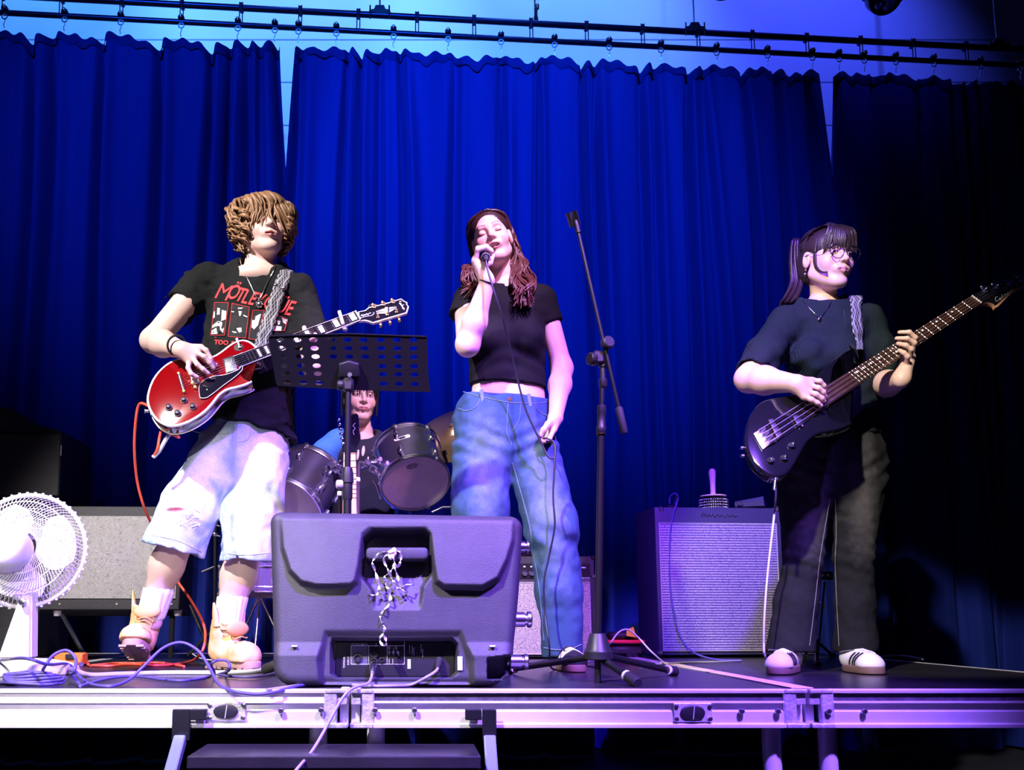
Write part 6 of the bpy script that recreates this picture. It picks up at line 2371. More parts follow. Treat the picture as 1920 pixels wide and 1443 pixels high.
def shorts_col(x, y, z):
    n1, n2 = noise3(x, y, z * 0.5, 22), noise3(x, y, z, 70)
    dark, mid, lite = np.array((0.20, 0.33, 0.55)), np.array((0.52, 0.64, 0.80)), np.array((0.86, 0.88, 0.92))
    ctr = np.minimum(np.hypot(x - q(385, 900).x - 0.28 * (z - q(385, 900).z), (z - q(385, 920).z) * 0.42),
                     np.hypot(x - q(485, 920).x, (z - q(485, 920).z) * 0.42))
    w = np.clip(1.25 - ctr / 0.095 + 0.35 * n1 + 0.25 * n2, 0, 1)[:, None]
    c = mid * (1 - w) + lite * w
    zh = np.where(x < sep, q(325, 1025).z, q(461, 1050).z)
    hem = np.clip(1 - np.abs(z - zh - 0.012) / 0.035, 0, 1)[:, None] * np.clip(0.6 + n2, 0, 1)[:, None]
    c = c * (1 - 0.7 * hem) + dark * 0.7 * hem
    wa = np.clip((z - q(470, 818).z) / 0.04, 0, 1)[:, None] * np.clip(0.15 + n1, 0, 0.6)[:, None]
    c = c * (1 - wa) + dark * wa
    seam = np.exp(-((x - q(443, 880).x - 0.03 * n1) / 0.016) ** 2)[:, None] * 0.5
    c = c * (1 - seam) + dark * seam
    r_ = ((x - rip_c.x) / 0.040) ** 2 + ((z - rip_c.z) / 0.0085) ** 2
    w = (np.clip(1.4 - r_, 0, 1) * (y < 3.42))[:, None]  # rip showing knee skin, with the shade inside painted in dark
    return c * (1 - w) + np.array((0.30, 0.07, 0.06)) * w


v, f = g.mesh()
sh_ = np_mesh('shorts', v, f, M['denim'], gp, shorts_col(v[:, 0], v[:, 1], v[:, 2]))
sb_ = bvh_of(sh_)
mat('thread', (0.85, 0.85, 0.86), 0.8)
mb = MB()
rnd = random.Random(2)
for k in range(16):
    a_ = (rnd.uniform(328, 372), rnd.uniform(955, 985))
    pts = [drape(sb_, q(a_[0] + t * 14 * rnd.choice((-1, 1)) * 0.6, a_[1] + t * rnd.uniform(-6, 10)), 0.004) for t in np.linspace(0, 1, 4)]
    mb.tube(pts, 0.0011, 4)
mb.build('frayed_threads', M['thread'], sh_)['kind'] = 'stuff'
for pts in (((445, 790), (443, 830), (438, 862), (430, 880)), ((470, 798), (468, 818), (460, 826), (448, 828)), ((355, 806), (392, 814), (430, 812)), ((510, 800), (530, 818), (543, 822)), ((275, 1002), (330, 1012), (378, 1034)), ((414, 1036), (460, 1040), (506, 1036))):
    MB().tube([drape(sb_, q(*p), 0.001) for p in [(s.x, s.y) for s in spline([(a, b, 0) for a, b in pts], 6)]], 0.0014, 4).build('stitching', M['piping'], sh_)

# socks and boots
for nm_, pts in (('sock', [q(298, 1105, 0.05), q(286, 1145, 0.065)]), ('sock', [q(436, 1120, 0.05), q(428, 1165, 0.05)])):
    lo, hi = box_of(pts, 0.08)
    g = SDF(lo, hi, 0.005)
    g.cap(pts[0], pts[1], 0.057, 0.052, 0)
    g.cut(pts[0] + Vector((0, 0, 0.005)), (0, 0, 1), 0.004)
    g.warp(lambda x, y, z: 0.0015 * np.sin(np.arctan2(y - pts[1].y, x - pts[1].x) * 18))
    v, f = g.mesh()
    np_mesh(nm_, v, f, M['sock'], gp)


def boot(ank, heel, toe, up, side, root, label):
    """ank: top of the shaft; heel, toe: on the sole plane; up: normal of the sole; side: outward across"""
    up, side = up.normalized(), side.normalized()
    fwd = (toe - heel).normalized()
    pts = [ank, heel, toe]
    lo, hi = box_of(pts, 0.12)
    g = SDF(lo, hi, 0.005)
    g.cap(heel + up * 0.075 + fwd * 0.035, ank, 0.052, 0.062, 0)
    g.cap(heel + up * 0.055 + fwd * 0.04, toe + up * 0.045 - fwd * 0.045, 0.047, 0.044, 0.03)
    g.ell(toe + up * 0.045 - fwd * 0.05, (0.052, 0.052, 0.046), 0.03)
    g.cut(ank, (ank - heel - fwd * 0.035).normalized(), 0.004)
    g.cap(ank + (ank - heel).normalized() * 0.03, ank - up * 0.03, 0.052, 0.05, 0.004, True)
    g.cut(heel + up * 0.028, -up)
    g.warp(lambda x, y, z: 0.003 * noise3(x, y, z, 40))
    v, f = g.mesh()
    b = np_mesh('boot', v, f, M['nubuck'], root)
    b['label'] = label
    # sole with lugs
    ol = []
    for k in range(28):
        a = 2 * math.pi * k / 28
        c, s = math.cos(a), math.sin(a)
        ln = 0.5 * (toe - heel).length + 0.02
        w = 0.048 + 0.008 * c - 0.008 * math.sin(a * 2) ** 2
        ol.append(((abs(c) ** 0.75 * (1 if c > 0 else -1)) * ln, (abs(s) ** 0.8 * (1 if s > 0 else -1)) * w))
    mid = (heel + toe) / 2
    so = MB().prism(ol, lambda u, w, h_: mid + fwd * u + side * w + up * h_, 0.004, 0.030, 0.004).build('sole', M['boot_sole'], b, 40)
    for k in range(7):
        u = -0.12 + 0.04 * k
        for s in (-1, 1):
            MB().box(mid + fwd * u + side * s * 0.030 + up * 0.003, (0.02, 0.026, 0.008), Matrix((fwd, side, up)).transposed()).build('sole_lug', M['boot_sole'], so)
    # padded tongue flap, open collar tabs, laces
    fc = ank + fwd * 0.060 - up * 0.030
    rt = Matrix((side, fwd, up)).transposed()
    MB().sphere(fc, 0.05, 18, (1.0, 0.28, 0.55), rt).build('tongue_flap', M['nubuck_pad'], b, 70)
    for s in (-1, 1):
        lo_ = ank + side * s * 0.056 + fwd * 0.004 - up * 0.02
        MB().tube([lo_, lo_ + up * 0.05 + side * s * 0.006, lo_ + up * 0.085 + side * s * 0.012], [0.018, 0.015, 0.006], 10, flat=(tuple(side), 0.45)).build('collar_tab', M['nubuck'], b, 60)
    for k in range(4):
        c = ank + fwd * (0.072 + 0.016 * k) - up * (0.062 + 0.016 * k)
        MB().tube(spline([c - side * 0.026, c + fwd * 0.012 + up * 0.004, c + side * 0.026 - up * 0.006], 4), 0.0024, 6).build('lace', M['nubuck_pad'], b, 60)
        for s in (-1, 1):
            MB().sphere(c + side * s * 0.030 + fwd * 0.004, 0.004, 8).build('eyelet', M['gold'], b, 60)


# planted boot, pointing to the right of the picture
hl = Vector((at(408, 1248, 3.53).x, 3.53, ZD + 0.002))
d_ = Vector((at(472, 1252, 3.38).x, 3.38, ZD + 0.002)) - hl
tw = hl + d_.normalized() * 0.225
boot(q(428, 1163, 0.05), hl, tw, Vector((0, 0, 1)), Vector((0, 0, 1)).cross(d_) * -1, gp, 'boot planted beside the floor monitor')
# lifted boot, heel down and toe raised at the hall
hl = q(263, 1233, 0.10)
hl.z = ZD + 0.03
tw = hl + Vector((0.03, -0.215, 0.052))
u_ = Vector((0.0, 0.28, 0.96))
boot(q(281, 1138, 0.075), hl, tw, u_, Vector((1, 0.1, 0)), gp, 'boot with toe raised towards the hall')

# hair: full wavy mop with a fringe over the eyes
rnd = random.Random(12)
HC1 = (0.27, 0.145, 0.068)
g = SDF((-0.12, -0.13, -0.09), (0.12, 0.14, 0.15), 0.005)
g.ell((0, 0.018, 0.042), (0.090, 0.104, 0.086), 0)
g.ell((0, 0.045, -0.02), (0.085, 0.075, 0.07), 0.03)
g.ell((0, -0.115, -0.055), (0.066, 0.085, 0.088), 0.015, True)
v, f = g.mesh()
v = v @ np.array(H1.M).T * H1.sc + np.array(H1.loc)
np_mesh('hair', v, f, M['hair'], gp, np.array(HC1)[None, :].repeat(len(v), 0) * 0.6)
locks = []
for k in range(360):
    a = rnd.uniform(0, 2 * math.pi)
    big = k < 150
    front = math.cos(a) > 0.60                   # a = 0 is forward
    side_ = abs(math.sin(a))
    end_z = (-0.036 + rnd.uniform(-0.014, 0.012)) if front else (-0.060 - 0.030 * (1 - side_) + rnd.uniform(-0.035, 0.03))
    rx, ry = 0.106 + rnd.uniform(-0.010, 0.010), 0.112 + rnd.uniform(-0.006, 0.010)
    r0 = rnd.uniform(0.05, 0.55)
    ph = 3.0 * math.sin(2.3 * a + 0.4) + 2.2 * math.sin(5.1 * a) + rnd.uniform(-0.5, 0.5)
    wav = rnd.uniform(0.010, 0.017) * (0.6 if front else 1.0)
    pts = []
    n_ = 11
    sw = 0.35 * math.sin(3 * a + 1) + rnd.uniform(-0.15, 0.15) + (0.35 if front else 0)
    th1 = math.pi / 2 + 0.30
    for i in range(n_):
        t = i / (n_ - 1)
        th = r0 + (th1 - r0) * t                             # polar angle from the crown
        aa = a + sw * t + 0.16 * math.sin(t * 10 + ph) * t
        rr = math.sin(min(th, 1.65))
        zs = 0.042 + 0.094 * math.cos(1.35)
        z = 0.042 + 0.094 * math.cos(th) if th < 1.35 else zs + (end_z - zs) * (th - 1.35) / (th1 - 1.35)
        puff = 1 + 0.14 * math.sin(math.pi * t) * (0.45 if front else 1)
        curl = 1 - 0.30 * max(0, t - 0.75) / 0.25 * (0 if front else 1)
        wv = wav * math.sin(t * 12 + ph) * min(1, 2 * t)
        x = (rx * rr * puff * curl + wv) * math.sin(aa)
        y = -(ry * rr * puff * curl + wv) * math.cos(aa) + 0.018
        pts.append(H1.w(x, y, z + 0.008 * math.sin(t * 12 + ph + 1.5) * t))
    locks.append((pts, rnd.uniform(0.010, 0.015) if big else rnd.uniform(0.004, 0.007), 0.002))
for k in range(130):                              # springy curls round the sides and the nape
    a = rnd.uniform(0.75, 5.53)
    z0 = rnd.uniform(-0.02, 0.075)
    r_ = 0.100 + 0.018 * math.sin((z0 + 0.05) * 18)
    ln = rnd.uniform(0.05, 0.085)
    cr = rnd.uniform(0.010, 0.016)
    ph = rnd.uniform(0, 6.28)
    pts = []
    for i in range(13):
        t = i / 12
        rr = r_ * (1 - 0.22 * max(0, (0.0 - (z0 - ln * t)) / 0.10))
        pts.append(H1.w((rr + cr * math.cos(ph + 9 * t)) * math.sin(a + cr * 8 * math.sin(ph + 9 * t)), 0.018 - 1.06 * (rr + cr * math.cos(ph + 9 * t)) * math.cos(a + cr * 8 * math.sin(ph + 9 * t)), z0 - ln * t))
    locks.append((pts, rnd.uniform(0.006, 0.010), 0.0022))
lock_mesh('hair_locks', locks, gp, HC1, rnd, 0.38, None, 5)['kind'] = 'stuff'

# necklace, wristband, strap
ch = [q(449, 484, 0.0), q(455, 505, -0.02), q(468, 530), q(485, 560), q(500, 532), q(512, 510, -0.01), q(517, 498, 0.02)]
nk_ = thing('necklace', q(485, 565, -0.1), 'silver chain with skull-shaped pendant round the guitarist\'s neck', 'necklace')
MB().tube([drape(tb, p, 0.006) if 2 <= i <= 4 or True else p for i, p in enumerate(spline(ch, 6))], 0.0016, 6).build('chain', M['silver'], nk_, 60)
pc = drape(tb, q(486, 570), 0.008)
mb = MB()
mb.sphere(pc, 0.010, 12, (1, 0.5, 1.1))
for k in range(7):
    a = 2 * math.pi * k / 7
    mb.sphere(pc + Vector((0.011 * math.cos(a), 0, 0.012 * math.sin(a))), 0.0045, 8)
mb.sphere(pc + Vector((0, 0, 0.020)), 0.006, 8)
mb.build('pendant', M['silver'], nk_, 60)
wb = gf(338, 670, 0.066)
ring('wristband', gf(339, 670, 0.070), gf(347, 676, 0.062) - q(287, 638, -0.10), 0.034, 0.004, M['black_rubber'], gp)
st_ = thing('guitar_strap', drape(tb, q(505, 590)), 'black and white zigzag woven strap over the guitarist\'s shoulder', 'strap')
row = [(538, 508), (529, 528), (522, 548), (514, 572), (506, 596), (498, 620), (491, 642)]
cp_ = []
for x, y in row:
    c = drape(tb, q(x, y), 0.007)
    cp_.append((c, drape(tb, q(x + 10, y + 3), 0.007) - drape(tb, q(x - 10, y - 3), 0.007)))
cp_ = [(cp_[0][0] + Vector((0.012, 0.10, -0.02)), cp_[0][1]), (cp_[0][0] + Vector((0.004, 0.05, 0.018)), cp_[0][1])] + cp_ + [(GT.p(487, 655, -0.02), cp_[-1][1])]
ribbon_strap('webbing', cp_, 0.050, M['strap_weave'], st_)
bk = drape(tb, q(524, 537), 0.011)
for s in (-1, 1):
    MB().sphere(bk + Vector((0.014 * s, -0.001, -0.006 * s)), 0.009, 12, (1, 0.5, 0.8)).build('slider', M['silver'], st_, 60)
# ------------------------------------------------------------------ singer
SK2 = (0.74, 0.50, 0.44)
q = Q(3.42)
sg_ = person(deck(1000, 1252), 'singer in black crop top and blue wide jeans holding a microphone')
H2 = Head(q(922, 450, 0.0), yaw=-9, pitch=3, roll=-15, scale=0.96)
nb = q(944, 532, 0.035)
hd_ = H2.mesh(nb, 0.049, SK2, (0.58, 0.24, 0.24), (0.10, 0.045, 0.035), 'smile', 'closed', 0.95, [(q(945, 550, 0.02), (0.10, 0.07, 0.045))], 0.003, 0.8)
mic_t, mic_b = at(909, 471, 3.315), at(911, 482, 3.135)       # mouth end, tail
md = (mic_b - mic_t).normalized()
mx_ = Vector((0, 0, 1)).cross(md).normalized()
if mx_.x < 0:
    mx_ = -mx_
mz_ = md.cross(mx_)
if mz_.z < 0:
    mz_ = -mz_


def mw(s, ang, r=0.026):
    """point round the microphone handle: s metres from the tail, angle from the right, counter-clockwise"""
    return mic_b - md * s + (mx_ * math.cos(R(ang)) + mz_ * math.sin(R(ang))) * r


wr = at(914, 527, 3.165)
fing = []
for k in range(4):
    s = 0.022 + 0.0195 * k
    fing.append([mw(s, 205, 0.040), mw(s, 140, 0.036), mw(s, 85, 0.030), mw(s, 35, 0.027)])
a1 = arm_part(q(874, 570, 0.012), at(877, 646, 3.23), wr, (0.046, 0.040, 0.041, 0.026), fing, [mw(0.03, 255, 0.036), mw(0.05, 300, 0.030), mw(0.068, 350, 0.026)], SK2, palm_r=0.0135)
hk = lambda x, y, d=0.0: at(x, y, 3.345 + d)
fing = []
for k in range(4):
    d = -0.030 + 0.020 * k
    fing.append([hk(1038 - 2 * k, 806, d), hk(1030 - 2 * k, 824 - k, d - 0.016), hk(1018, 828 - k, d - 0.014), hk(1015, 819, d - 0.002)])
a2 = arm_part(q(1020, 566, 0.024), q(1054, 690, 0.02), hk(1042, 781), (0.041, 0.038, 0.040, 0.026), fing, [hk(1028, 795, -0.04), hk(1019, 806, -0.05), hk(1014, 816, -0.045)], SK2)
lo, hi = box_of([q(850, 650), q(1050, 780)], 0.13)
g = SDF(lo, hi, 0.006)
g.cap(q(952, 670, 0.03), q(953, 765, 0.03), (0.124, 0.088), (0.144, 0.096), 0)
tors = sd_part(g, SK2)
v, f, c = join_np([hd_, a1, a2, core(q, (882, 562), (1014, 562), (952, 720), SK2), tors])
np_mesh('body', v, f, M['skin'], sg_, c)
# crop top
lo, hi = box_of([q(830, 520), q(1070, 740), q(950, 600)], 0.16)
g = SDF(lo, hi, 0.0055)
g.cap(q(882, 560, 0.03), q(1014, 560, 0.03), (0.046, 0.055), (0.046, 0.055), 0)
g.cap(q(915, 545, 0.04), q(972, 543, 0.04), (0.042, 0.05), (0.042, 0.05), 0.03)
g.cap(q(950, 590, 0.03), q(951, 660, 0.03), (0.142, 0.102), (0.137, 0.098), 0.05)
g.cap(q(951, 660, 0.03), q(952, 740, 0.03), (0.137, 0.098), (0.152, 0.107), 0.03)
for x in (916, 988):
    g.ell(q(x, 632, -0.055), (0.062, 0.052, 0.058), 0.045)
g.cap(q(876, 564, 0.018), q(864, 612, -0.06), 0.056, 0.056, 0.03)
g.cap(q(1018, 564, 0.025), q(1042, 630, 0.022), 0.050, 0.047, 0.03)
g.ell(q(944, 522, 0.01), (0.080, 0.09, 0.040), 0.010, True)
g.cut(q(860, 592, -0.03), q(862, 625, -0.03) - q(872, 575, -0.0), 0.003, (-9, q(879, 600).x))
X_, Y_, Z_ = g.ax[0][:, None, None], g.ax[1][None, :, None], g.ax[2][None, None, :]
cutL = q(1043, 604, 0.02)
nL = (q(1044, 625, 0.02) - q(1016, 562, 0.025)).normalized()
pl_ = (X_ - cutL.x) * nL.x + (Y_ - cutL.y) * nL.y + (Z_ - cutL.z) * nL.z
g.g = np.where((X_ + 0 * Y_ + 0 * Z_) > q(1022, 600).x, np.maximum(g.g, pl_), g.g).astype(np.float32)
pa_, pb_ = q(875, 716), q(1030, 728)
hemz = q(952, 722).z
g.g = np.maximum(g.g, (hemz - Z_ - 0.35 * (X_ - q(952, 700).x) ** 2 * 0 + 0.07 * (X_ - q(952, 700).x) * -1 + 0 * Y_)).astype(np.float32)
g.warp(lambda x, y, z: 0.0022 * np.sin((z + 0.4 * np.abs(x - 0.35)) * 105) * np.exp(-((z - q(950, 685).z) / 0.06) ** 2) + 0.002 * noise3(x, y, z, 26))
v, f = g.mesh()
np_mesh('crop_top', v, f, M['cotton_jet'], sg_)
# jeans
lo, hi = box_of([q(840, 720), q(1095, 1240), q(950, 900)], 0.14)
g = SDF(lo, hi, 0.0065)
g.cap(q(948, 738, 0.03), q(945, 790, 0.035), (0.154, 0.104), (0.176, 0.120), 0)
g.cap(q(945, 790, 0.035), q(945, 835, 0.035), (0.176, 0.120), (0.172, 0.118), 0.03)
g.chain([q(900, 850, 0.03), q(901, 960, 0.0), q(910, 1100, 0.0), q(917, 1250, 0.02)], [0.104, 0.104, 0.090, 0.082], 0.03)
g.chain([q(998, 850, 0.03), q(1034, 985, -0.02), q(1049, 1105, 0.0), q(1056, 1250, 0.02)], [0.104, 0.098, 0.080, 0.072], 0.03)
X_, Y_, Z_ = g.ax[0][:, None, None], g.ax[1][None, :, None], g.ax[2][None, None, :]
wz = q(950, 742).z
g.g = np.maximum(g.g, Z_ - wz - 0.10 * (q(950, 742).x - X_) - 0.10 * (Y_ - 3.40)).astype(np.float32)
g.g = np.maximum(g.g, (q(1056, 1231, 0.0).z - Z_) + 0 * X_ + 0 * Y_).astype(np.float32)
g.warp(lambda x, y, z: 0.006 * noise3(x, y, z * 0.8, 13) + 0.003 * noise3(x, y, z, 34)
       + 0.0035 * np.sin((z - 0.5 * np.abs(x - 0.36)) * 110) * np.exp(-((z - q(950, 835).z) / 0.07) ** 2)
       + 0.004 * np.sin((z + 0.5 * x) * 60) * np.exp(-((z - q(1040, 1010).z) / 0.10) ** 2))


def jeans_col(x, y, z):
    n1, n2 = noise3(x, y, z * 0.6, 18), noise3(x, y, z, 60)
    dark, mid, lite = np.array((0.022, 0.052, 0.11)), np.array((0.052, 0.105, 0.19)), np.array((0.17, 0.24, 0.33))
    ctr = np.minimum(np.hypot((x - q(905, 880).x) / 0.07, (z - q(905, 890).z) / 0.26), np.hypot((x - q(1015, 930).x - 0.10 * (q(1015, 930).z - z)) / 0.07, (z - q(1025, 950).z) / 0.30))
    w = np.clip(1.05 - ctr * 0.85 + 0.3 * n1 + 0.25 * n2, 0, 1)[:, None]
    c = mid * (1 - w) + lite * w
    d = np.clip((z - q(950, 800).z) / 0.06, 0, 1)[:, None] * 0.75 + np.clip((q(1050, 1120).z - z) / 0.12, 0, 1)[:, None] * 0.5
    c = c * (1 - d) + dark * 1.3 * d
    s = np.exp(-((x - q(957, 840).x) / 0.008) ** 2)[:, None] * (z > q(957, 880).z)[:, None] * 0.7
    return c * (1 - s) + dark * s


v, f = g.mesh()
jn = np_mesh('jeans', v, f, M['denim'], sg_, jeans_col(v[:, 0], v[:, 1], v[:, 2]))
jb = bvh_of(jn)


def on_cloth(pts, bvh, qq, r, nm, m, parent, lift=0.001, n=6):
    path = spline([(a, b, 0) for a, b in pts], n)
    return MB().tube([drape(bvh, qq(p.x, p.y), lift) for p in path], r, 5).build(nm, m, parent, 60)


mat('stitch_blue', (0.12, 0.17, 0.25), 0.8)
on_cloth([(868, 734), (905, 744), (955, 754), (1000, 756), (1027, 753)], jb, q, 0.0018, 'waistband_seam', M['stitch_blue'], jn)
on_cloth([(858, 765), (875, 770), (892, 762), (900, 748)], jb, q, 0.0018, 'pocket_seam', M['stitch_blue'], jn)
on_cloth([(1004, 756), (1010, 770), (1022, 778), (1030, 778)], jb, q, 0.0018, 'pocket_seam', M['stitch_blue'], jn)
on_cloth([(953, 756), (951, 790), (951, 812), (960, 835)], jb, q, 0.0018, 'fly_seam', M['stitch_blue'], jn)
on_cloth([(976, 758), (974, 785), (962, 806)], jb, q, 0.0014, 'fly_seam', M['stitch_blue'], jn)
on_cloth([(961, 868), (980, 935), (993, 985), (1001, 1040), (1012, 1110), (1020, 1200)], jb, q, 0.0022, 'inner_seam', M['stitch_blue'], jn)
on_cloth([(1020, 1214), (1045, 1218), (1070, 1216), (1090, 1208)], jb, q, 0.0024, 'hem_seam', M['stitch_blue'], jn)
for x, y in ((904, 738), (993, 746)):
    c = drape(jb, q(x, y + 4), 0.003)
    MB().box(c, (0.014, 0.005, 0.050), Matrix.Rotation(R(-8), 3, 'Y'), 0.002).build('belt_loop', M['stitch_blue'], jn)
MB().lathe([(0.008, 0), (0.007, 0.003)], drape(jb, q(956, 748), 0.0), (0, -1, 0), 14).build('button', M['gold'], jn, 40)


def shoe(heel, toe, root, upper, stripe, sole, label, w=0.042, stripes=True, laces=None):
    up = Vector((0, 0, 1))
    fwd = (toe - heel).normalized()
    side = up.cross(fwd) * -1
    mid = (heel + toe) / 2
    ln = (toe - heel).length / 2
    ol = [((abs(math.cos(a)) ** 0.7 * (1 if math.cos(a) > 0 else -1)) * ln, (abs(math.sin(a)) ** 0.8 * (1 if math.sin(a) > 0 else -1)) * (w + 0.004 * math.cos(a))) for a in [2 * math.pi * k / 28 for k in range(28)]]
    lo, hi = box_of([heel, toe], 0.10)
    g = SDF(lo, hi, 0.004)
    g.cap(heel + fwd * 0.045 + up * 0.045, toe - fwd * 0.055 + up * 0.035, 0.040, 0.036, 0)
    g.cap(heel + fwd * 0.045 + up * 0.05, heel + fwd * 0.055 + up * 0.085, 0.040, 0.038, 0.02)
    g.ell(toe - fwd * 0.05 + up * 0.03, (0.043, 0.043, 0.028), 0.02)
    g.cut(heel + up * 0.022, -up)
    v, f = g.mesh()
    s = np_mesh('shoe', v, f, upper, root)
    s['label'] = label
    MB().prism(ol, lambda u, v_, h_: mid + fwd * u + side * v_ + up * h_, 0.001, 0.026, 0.004).build('sole', sole, s, 40)
    sbv = bvh_of(s)
    if stripes:
        for k in range(3):
            for sd in (-1, 1):
                b0_ = mid + fwd * (-0.015 + 0.022 * k)
                pts = []
                for j in range(5):
                    h_ = 0.028 + 0.010 * j
                    o_ = b0_ + fwd * (0.006 * j) + up * h_ + side * sd * 0.09
                    hit = sbv.ray_cast(o_, side * -sd, 0.15)[0]
                    if hit:
                        pts.append(hit + side * sd * 0.0012)
                if len(pts) > 2:
                    MB().tube(pts, 0.0048, 6, flat=(tuple(side), 0.35)).build('stripe', stripe, s, 60)
    for k in range(4):
        c = mid + fwd * (0.005 + 0.017 * k) + up * 0.2
        hit = sbv.ray_cast(c, -up, 0.3)[0]
        if hit:
            MB().tube(spline([hit - side * 0.020 - up * 0.004, hit + up * 0.004, hit + side * 0.020 - up * 0.004], 4), 0.0022, 6).build('lace', laces or stripe, s, 60)
    return s


mat('shoe_black', (0.012, 0.012, 0.014), 0.5)
fl_ = lambda px, Y: Vector((at(px, 1250, Y).x, Y, ZD))
shoe(fl_(1056, 3.46), fl_(1084, 3.23), sg_, M['shoe_black'], M['leather_white'], M['gum'], 'black striped shoe under the jeans hem')
shoe(fl_(917, 3.46), fl_(903, 3.23), sg_, M['shoe_black'], M['leather_white'], M['gum'], 'black striped shoe hidden behind the monitor')

# long auburn hair, parted in the middle and swept behind the ears
rnd = random.Random(21)
HC2 = (0.030, 0.010, 0.009)
g = SDF((-0.11, -0.12, -0.10), (0.11, 0.13, 0.14), 0.0045)
g.ell((0, 0.020, 0.040), (0.081, 0.098, 0.084), 0)
g.ell((0, 0.050, -0.02), (0.078, 0.060, 0.09), 0.03)
g.ell((0, -0.105, -0.020), (0.068, 0.078, 0.100), 0.012, True)
for sx in (-1, 1):
    g.ell((sx * 0.085, -0.005, -0.010), (0.020, 0.030, 0.040), 0.01, True)
v, f = g.mesh()
v = v @ np.array(H2.M).T * H2.sc + np.array(H2.loc)
np_mesh('hair', v, f, M['hair'], sg_, np.array(HC2)[None, :].repeat(len(v), 0))
locks = []
for k in range(190):
    sx = 1 if k % 5 else -1
    sx = 1 if rnd.random() < 0.60 else -1
    t0 = rnd.uniform(-0.05, 0.08)
    s0 = H2.w(sx * rnd.uniform(0.0, 0.012), t0, 0.118 - 9 * t0 * t0 * 0.5)
    s1 = H2.w(sx * rnd.uniform(0.055, 0.075), t0 + 0.030, 0.085)
    s2 = H2.w(sx * rnd.uniform(0.080, 0.092), rnd.uniform(0.025, 0.08), 0.02)
    s3 = H2.w(sx * rnd.uniform(0.075, 0.098), rnd.uniform(0.035, 0.075), -0.055)
    if sx > 0:
        ex, ey = rnd.uniform(962, 1003), rnd.uniform(548, 576)
        m1 = q(rnd.uniform(958, 990), 495, rnd.uniform(-0.01, 0.05))
        m2 = q(rnd.uniform(958, 1004), 530, rnd.uniform(-0.10, -0.02))
        m3 = q(ex, ey, rnd.uniform(-0.115, -0.07))
    else:
        ex, ey = rnd.uniform(868, 905), rnd.uniform(535, 558)
        m1 = q(rnd.uniform(866, 892), 500, rnd.uniform(0.0, 0.05))
        m2 = q(rnd.uniform(866, 900), 525, rnd.uniform(-0.04, 0.02))
        m3 = q(ex, ey, rnd.uniform(-0.07, -0.02))
    ph = m2.x * 40 + rnd.uniform(-0.6, 0.6)
    base_ = spline([s0, s1, s2, s3, m1, m2, m3], 3)
    pts = []
    for i, p in enumerate(base_):
        t = i / (len(base_) - 1)
        w = 0.010 * max(0, t - 0.45) * 2
        pts.append(p + Vector((w * math.sin(t * 26 + ph), w * math.cos(t * 26 + ph), 0.3 * w * math.sin(t * 19 + ph))))
    locks.append((pts, rnd.uniform(0.005, 0.010), 0.0018))
lock_mesh('hair_locks', locks, sg_, HC2, rnd, 0.35, (0.085, 0.018, 0.012), 5)['kind'] = 'stuff'
ring('wristband', wr + (wr - at(877, 646, 3.23)).normalized() * -0.004, wr - at(877, 646, 3.23), 0.029, 0.0022, M['black_rubber'], sg_)

# microphone in her hand
mt = thing('microphone', mic_b, 'black handheld microphone at the singer\'s mouth', 'microphone')
L = (mic_t - mic_b).length
mat('mic_grille', (0.35, 0.35, 0.37), 0.35, 0.9, bump=(500, 0.8))
MB().lathe([(0.0105, 0.0), (0.0135, 0.002), (0.0145, 0.012), (0.0135, 0.02), (0.015, 0.06), (0.018, L * 0.70), (0.021, L * 0.74)], mic_b, mic_t - mic_b, 24).build('handle', M['black_metal'], mt, 40)
MB().lathe([(0.0150, 0.004), (0.0150, 0.010)], mic_b, mic_t - mic_b, 24).build('tail_ring', M['piping'], mt, 40)
MB().lathe([(0.021, L * 0.74), (0.024, L * 0.80), (0.023, L * 0.92), (0.014, L * 0.99), (0, L)], mic_b, mic_t - mic_b, 24).build('grille_ball', M['mic_grille'], mt, 50)
MB().lathe([(0.0095, 0.0), (0.0095, 0.022), (0.006, 0.028)], mic_b, md + Vector((0, 0, -0.5)), 16).build('plug', M['black_rubber'], mt, 40)
pt = mic_b + md * 0.015
cab_p = [pt, at(913, 500, 3.11), at(926, 545, 3.10), at(941, 590, 3.12), at(953, 640, 3.18), at(963, 680, 3.22), at(972, 718, 3.24), at(985, 765, 3.25), at(1000, 800, 3.255), at(1016, 832, 3.26), at(1028, 856, 3.255), at(1038, 858, 3.255), at(1041, 845, 3.26), at(1036, 830, 3.27),
         at(1022, 826, 3.30), at(1016, 822, 3.31), at(1026, 822, 3.27), at(1040, 832, 3.26), at(1040, 870, 3.25), at(1037, 930, 3.25), at(1040, 985, 3.25), at(1030, 1040, 3.27), at(1020, 1090, 3.28), at(1022, 1150, 3.29), at(1030, 1210, 3.26)]
mcab = thing('microphone_cable', deck(1030, 1250), 'thin dark microphone cable hanging down in front of the singer', 'cable')
MB().tube(spline(cab_p + [deck(1036, 1256) + Vector((0, 0, 0.005)), deck(1085, 1250) + Vector((0, 0, 0.005)), deck(1130, 1254) + Vector((0, 0, 0.005))], 6), 0.0036, 8).build('cable', M['dark_cable'], mcab, 60)

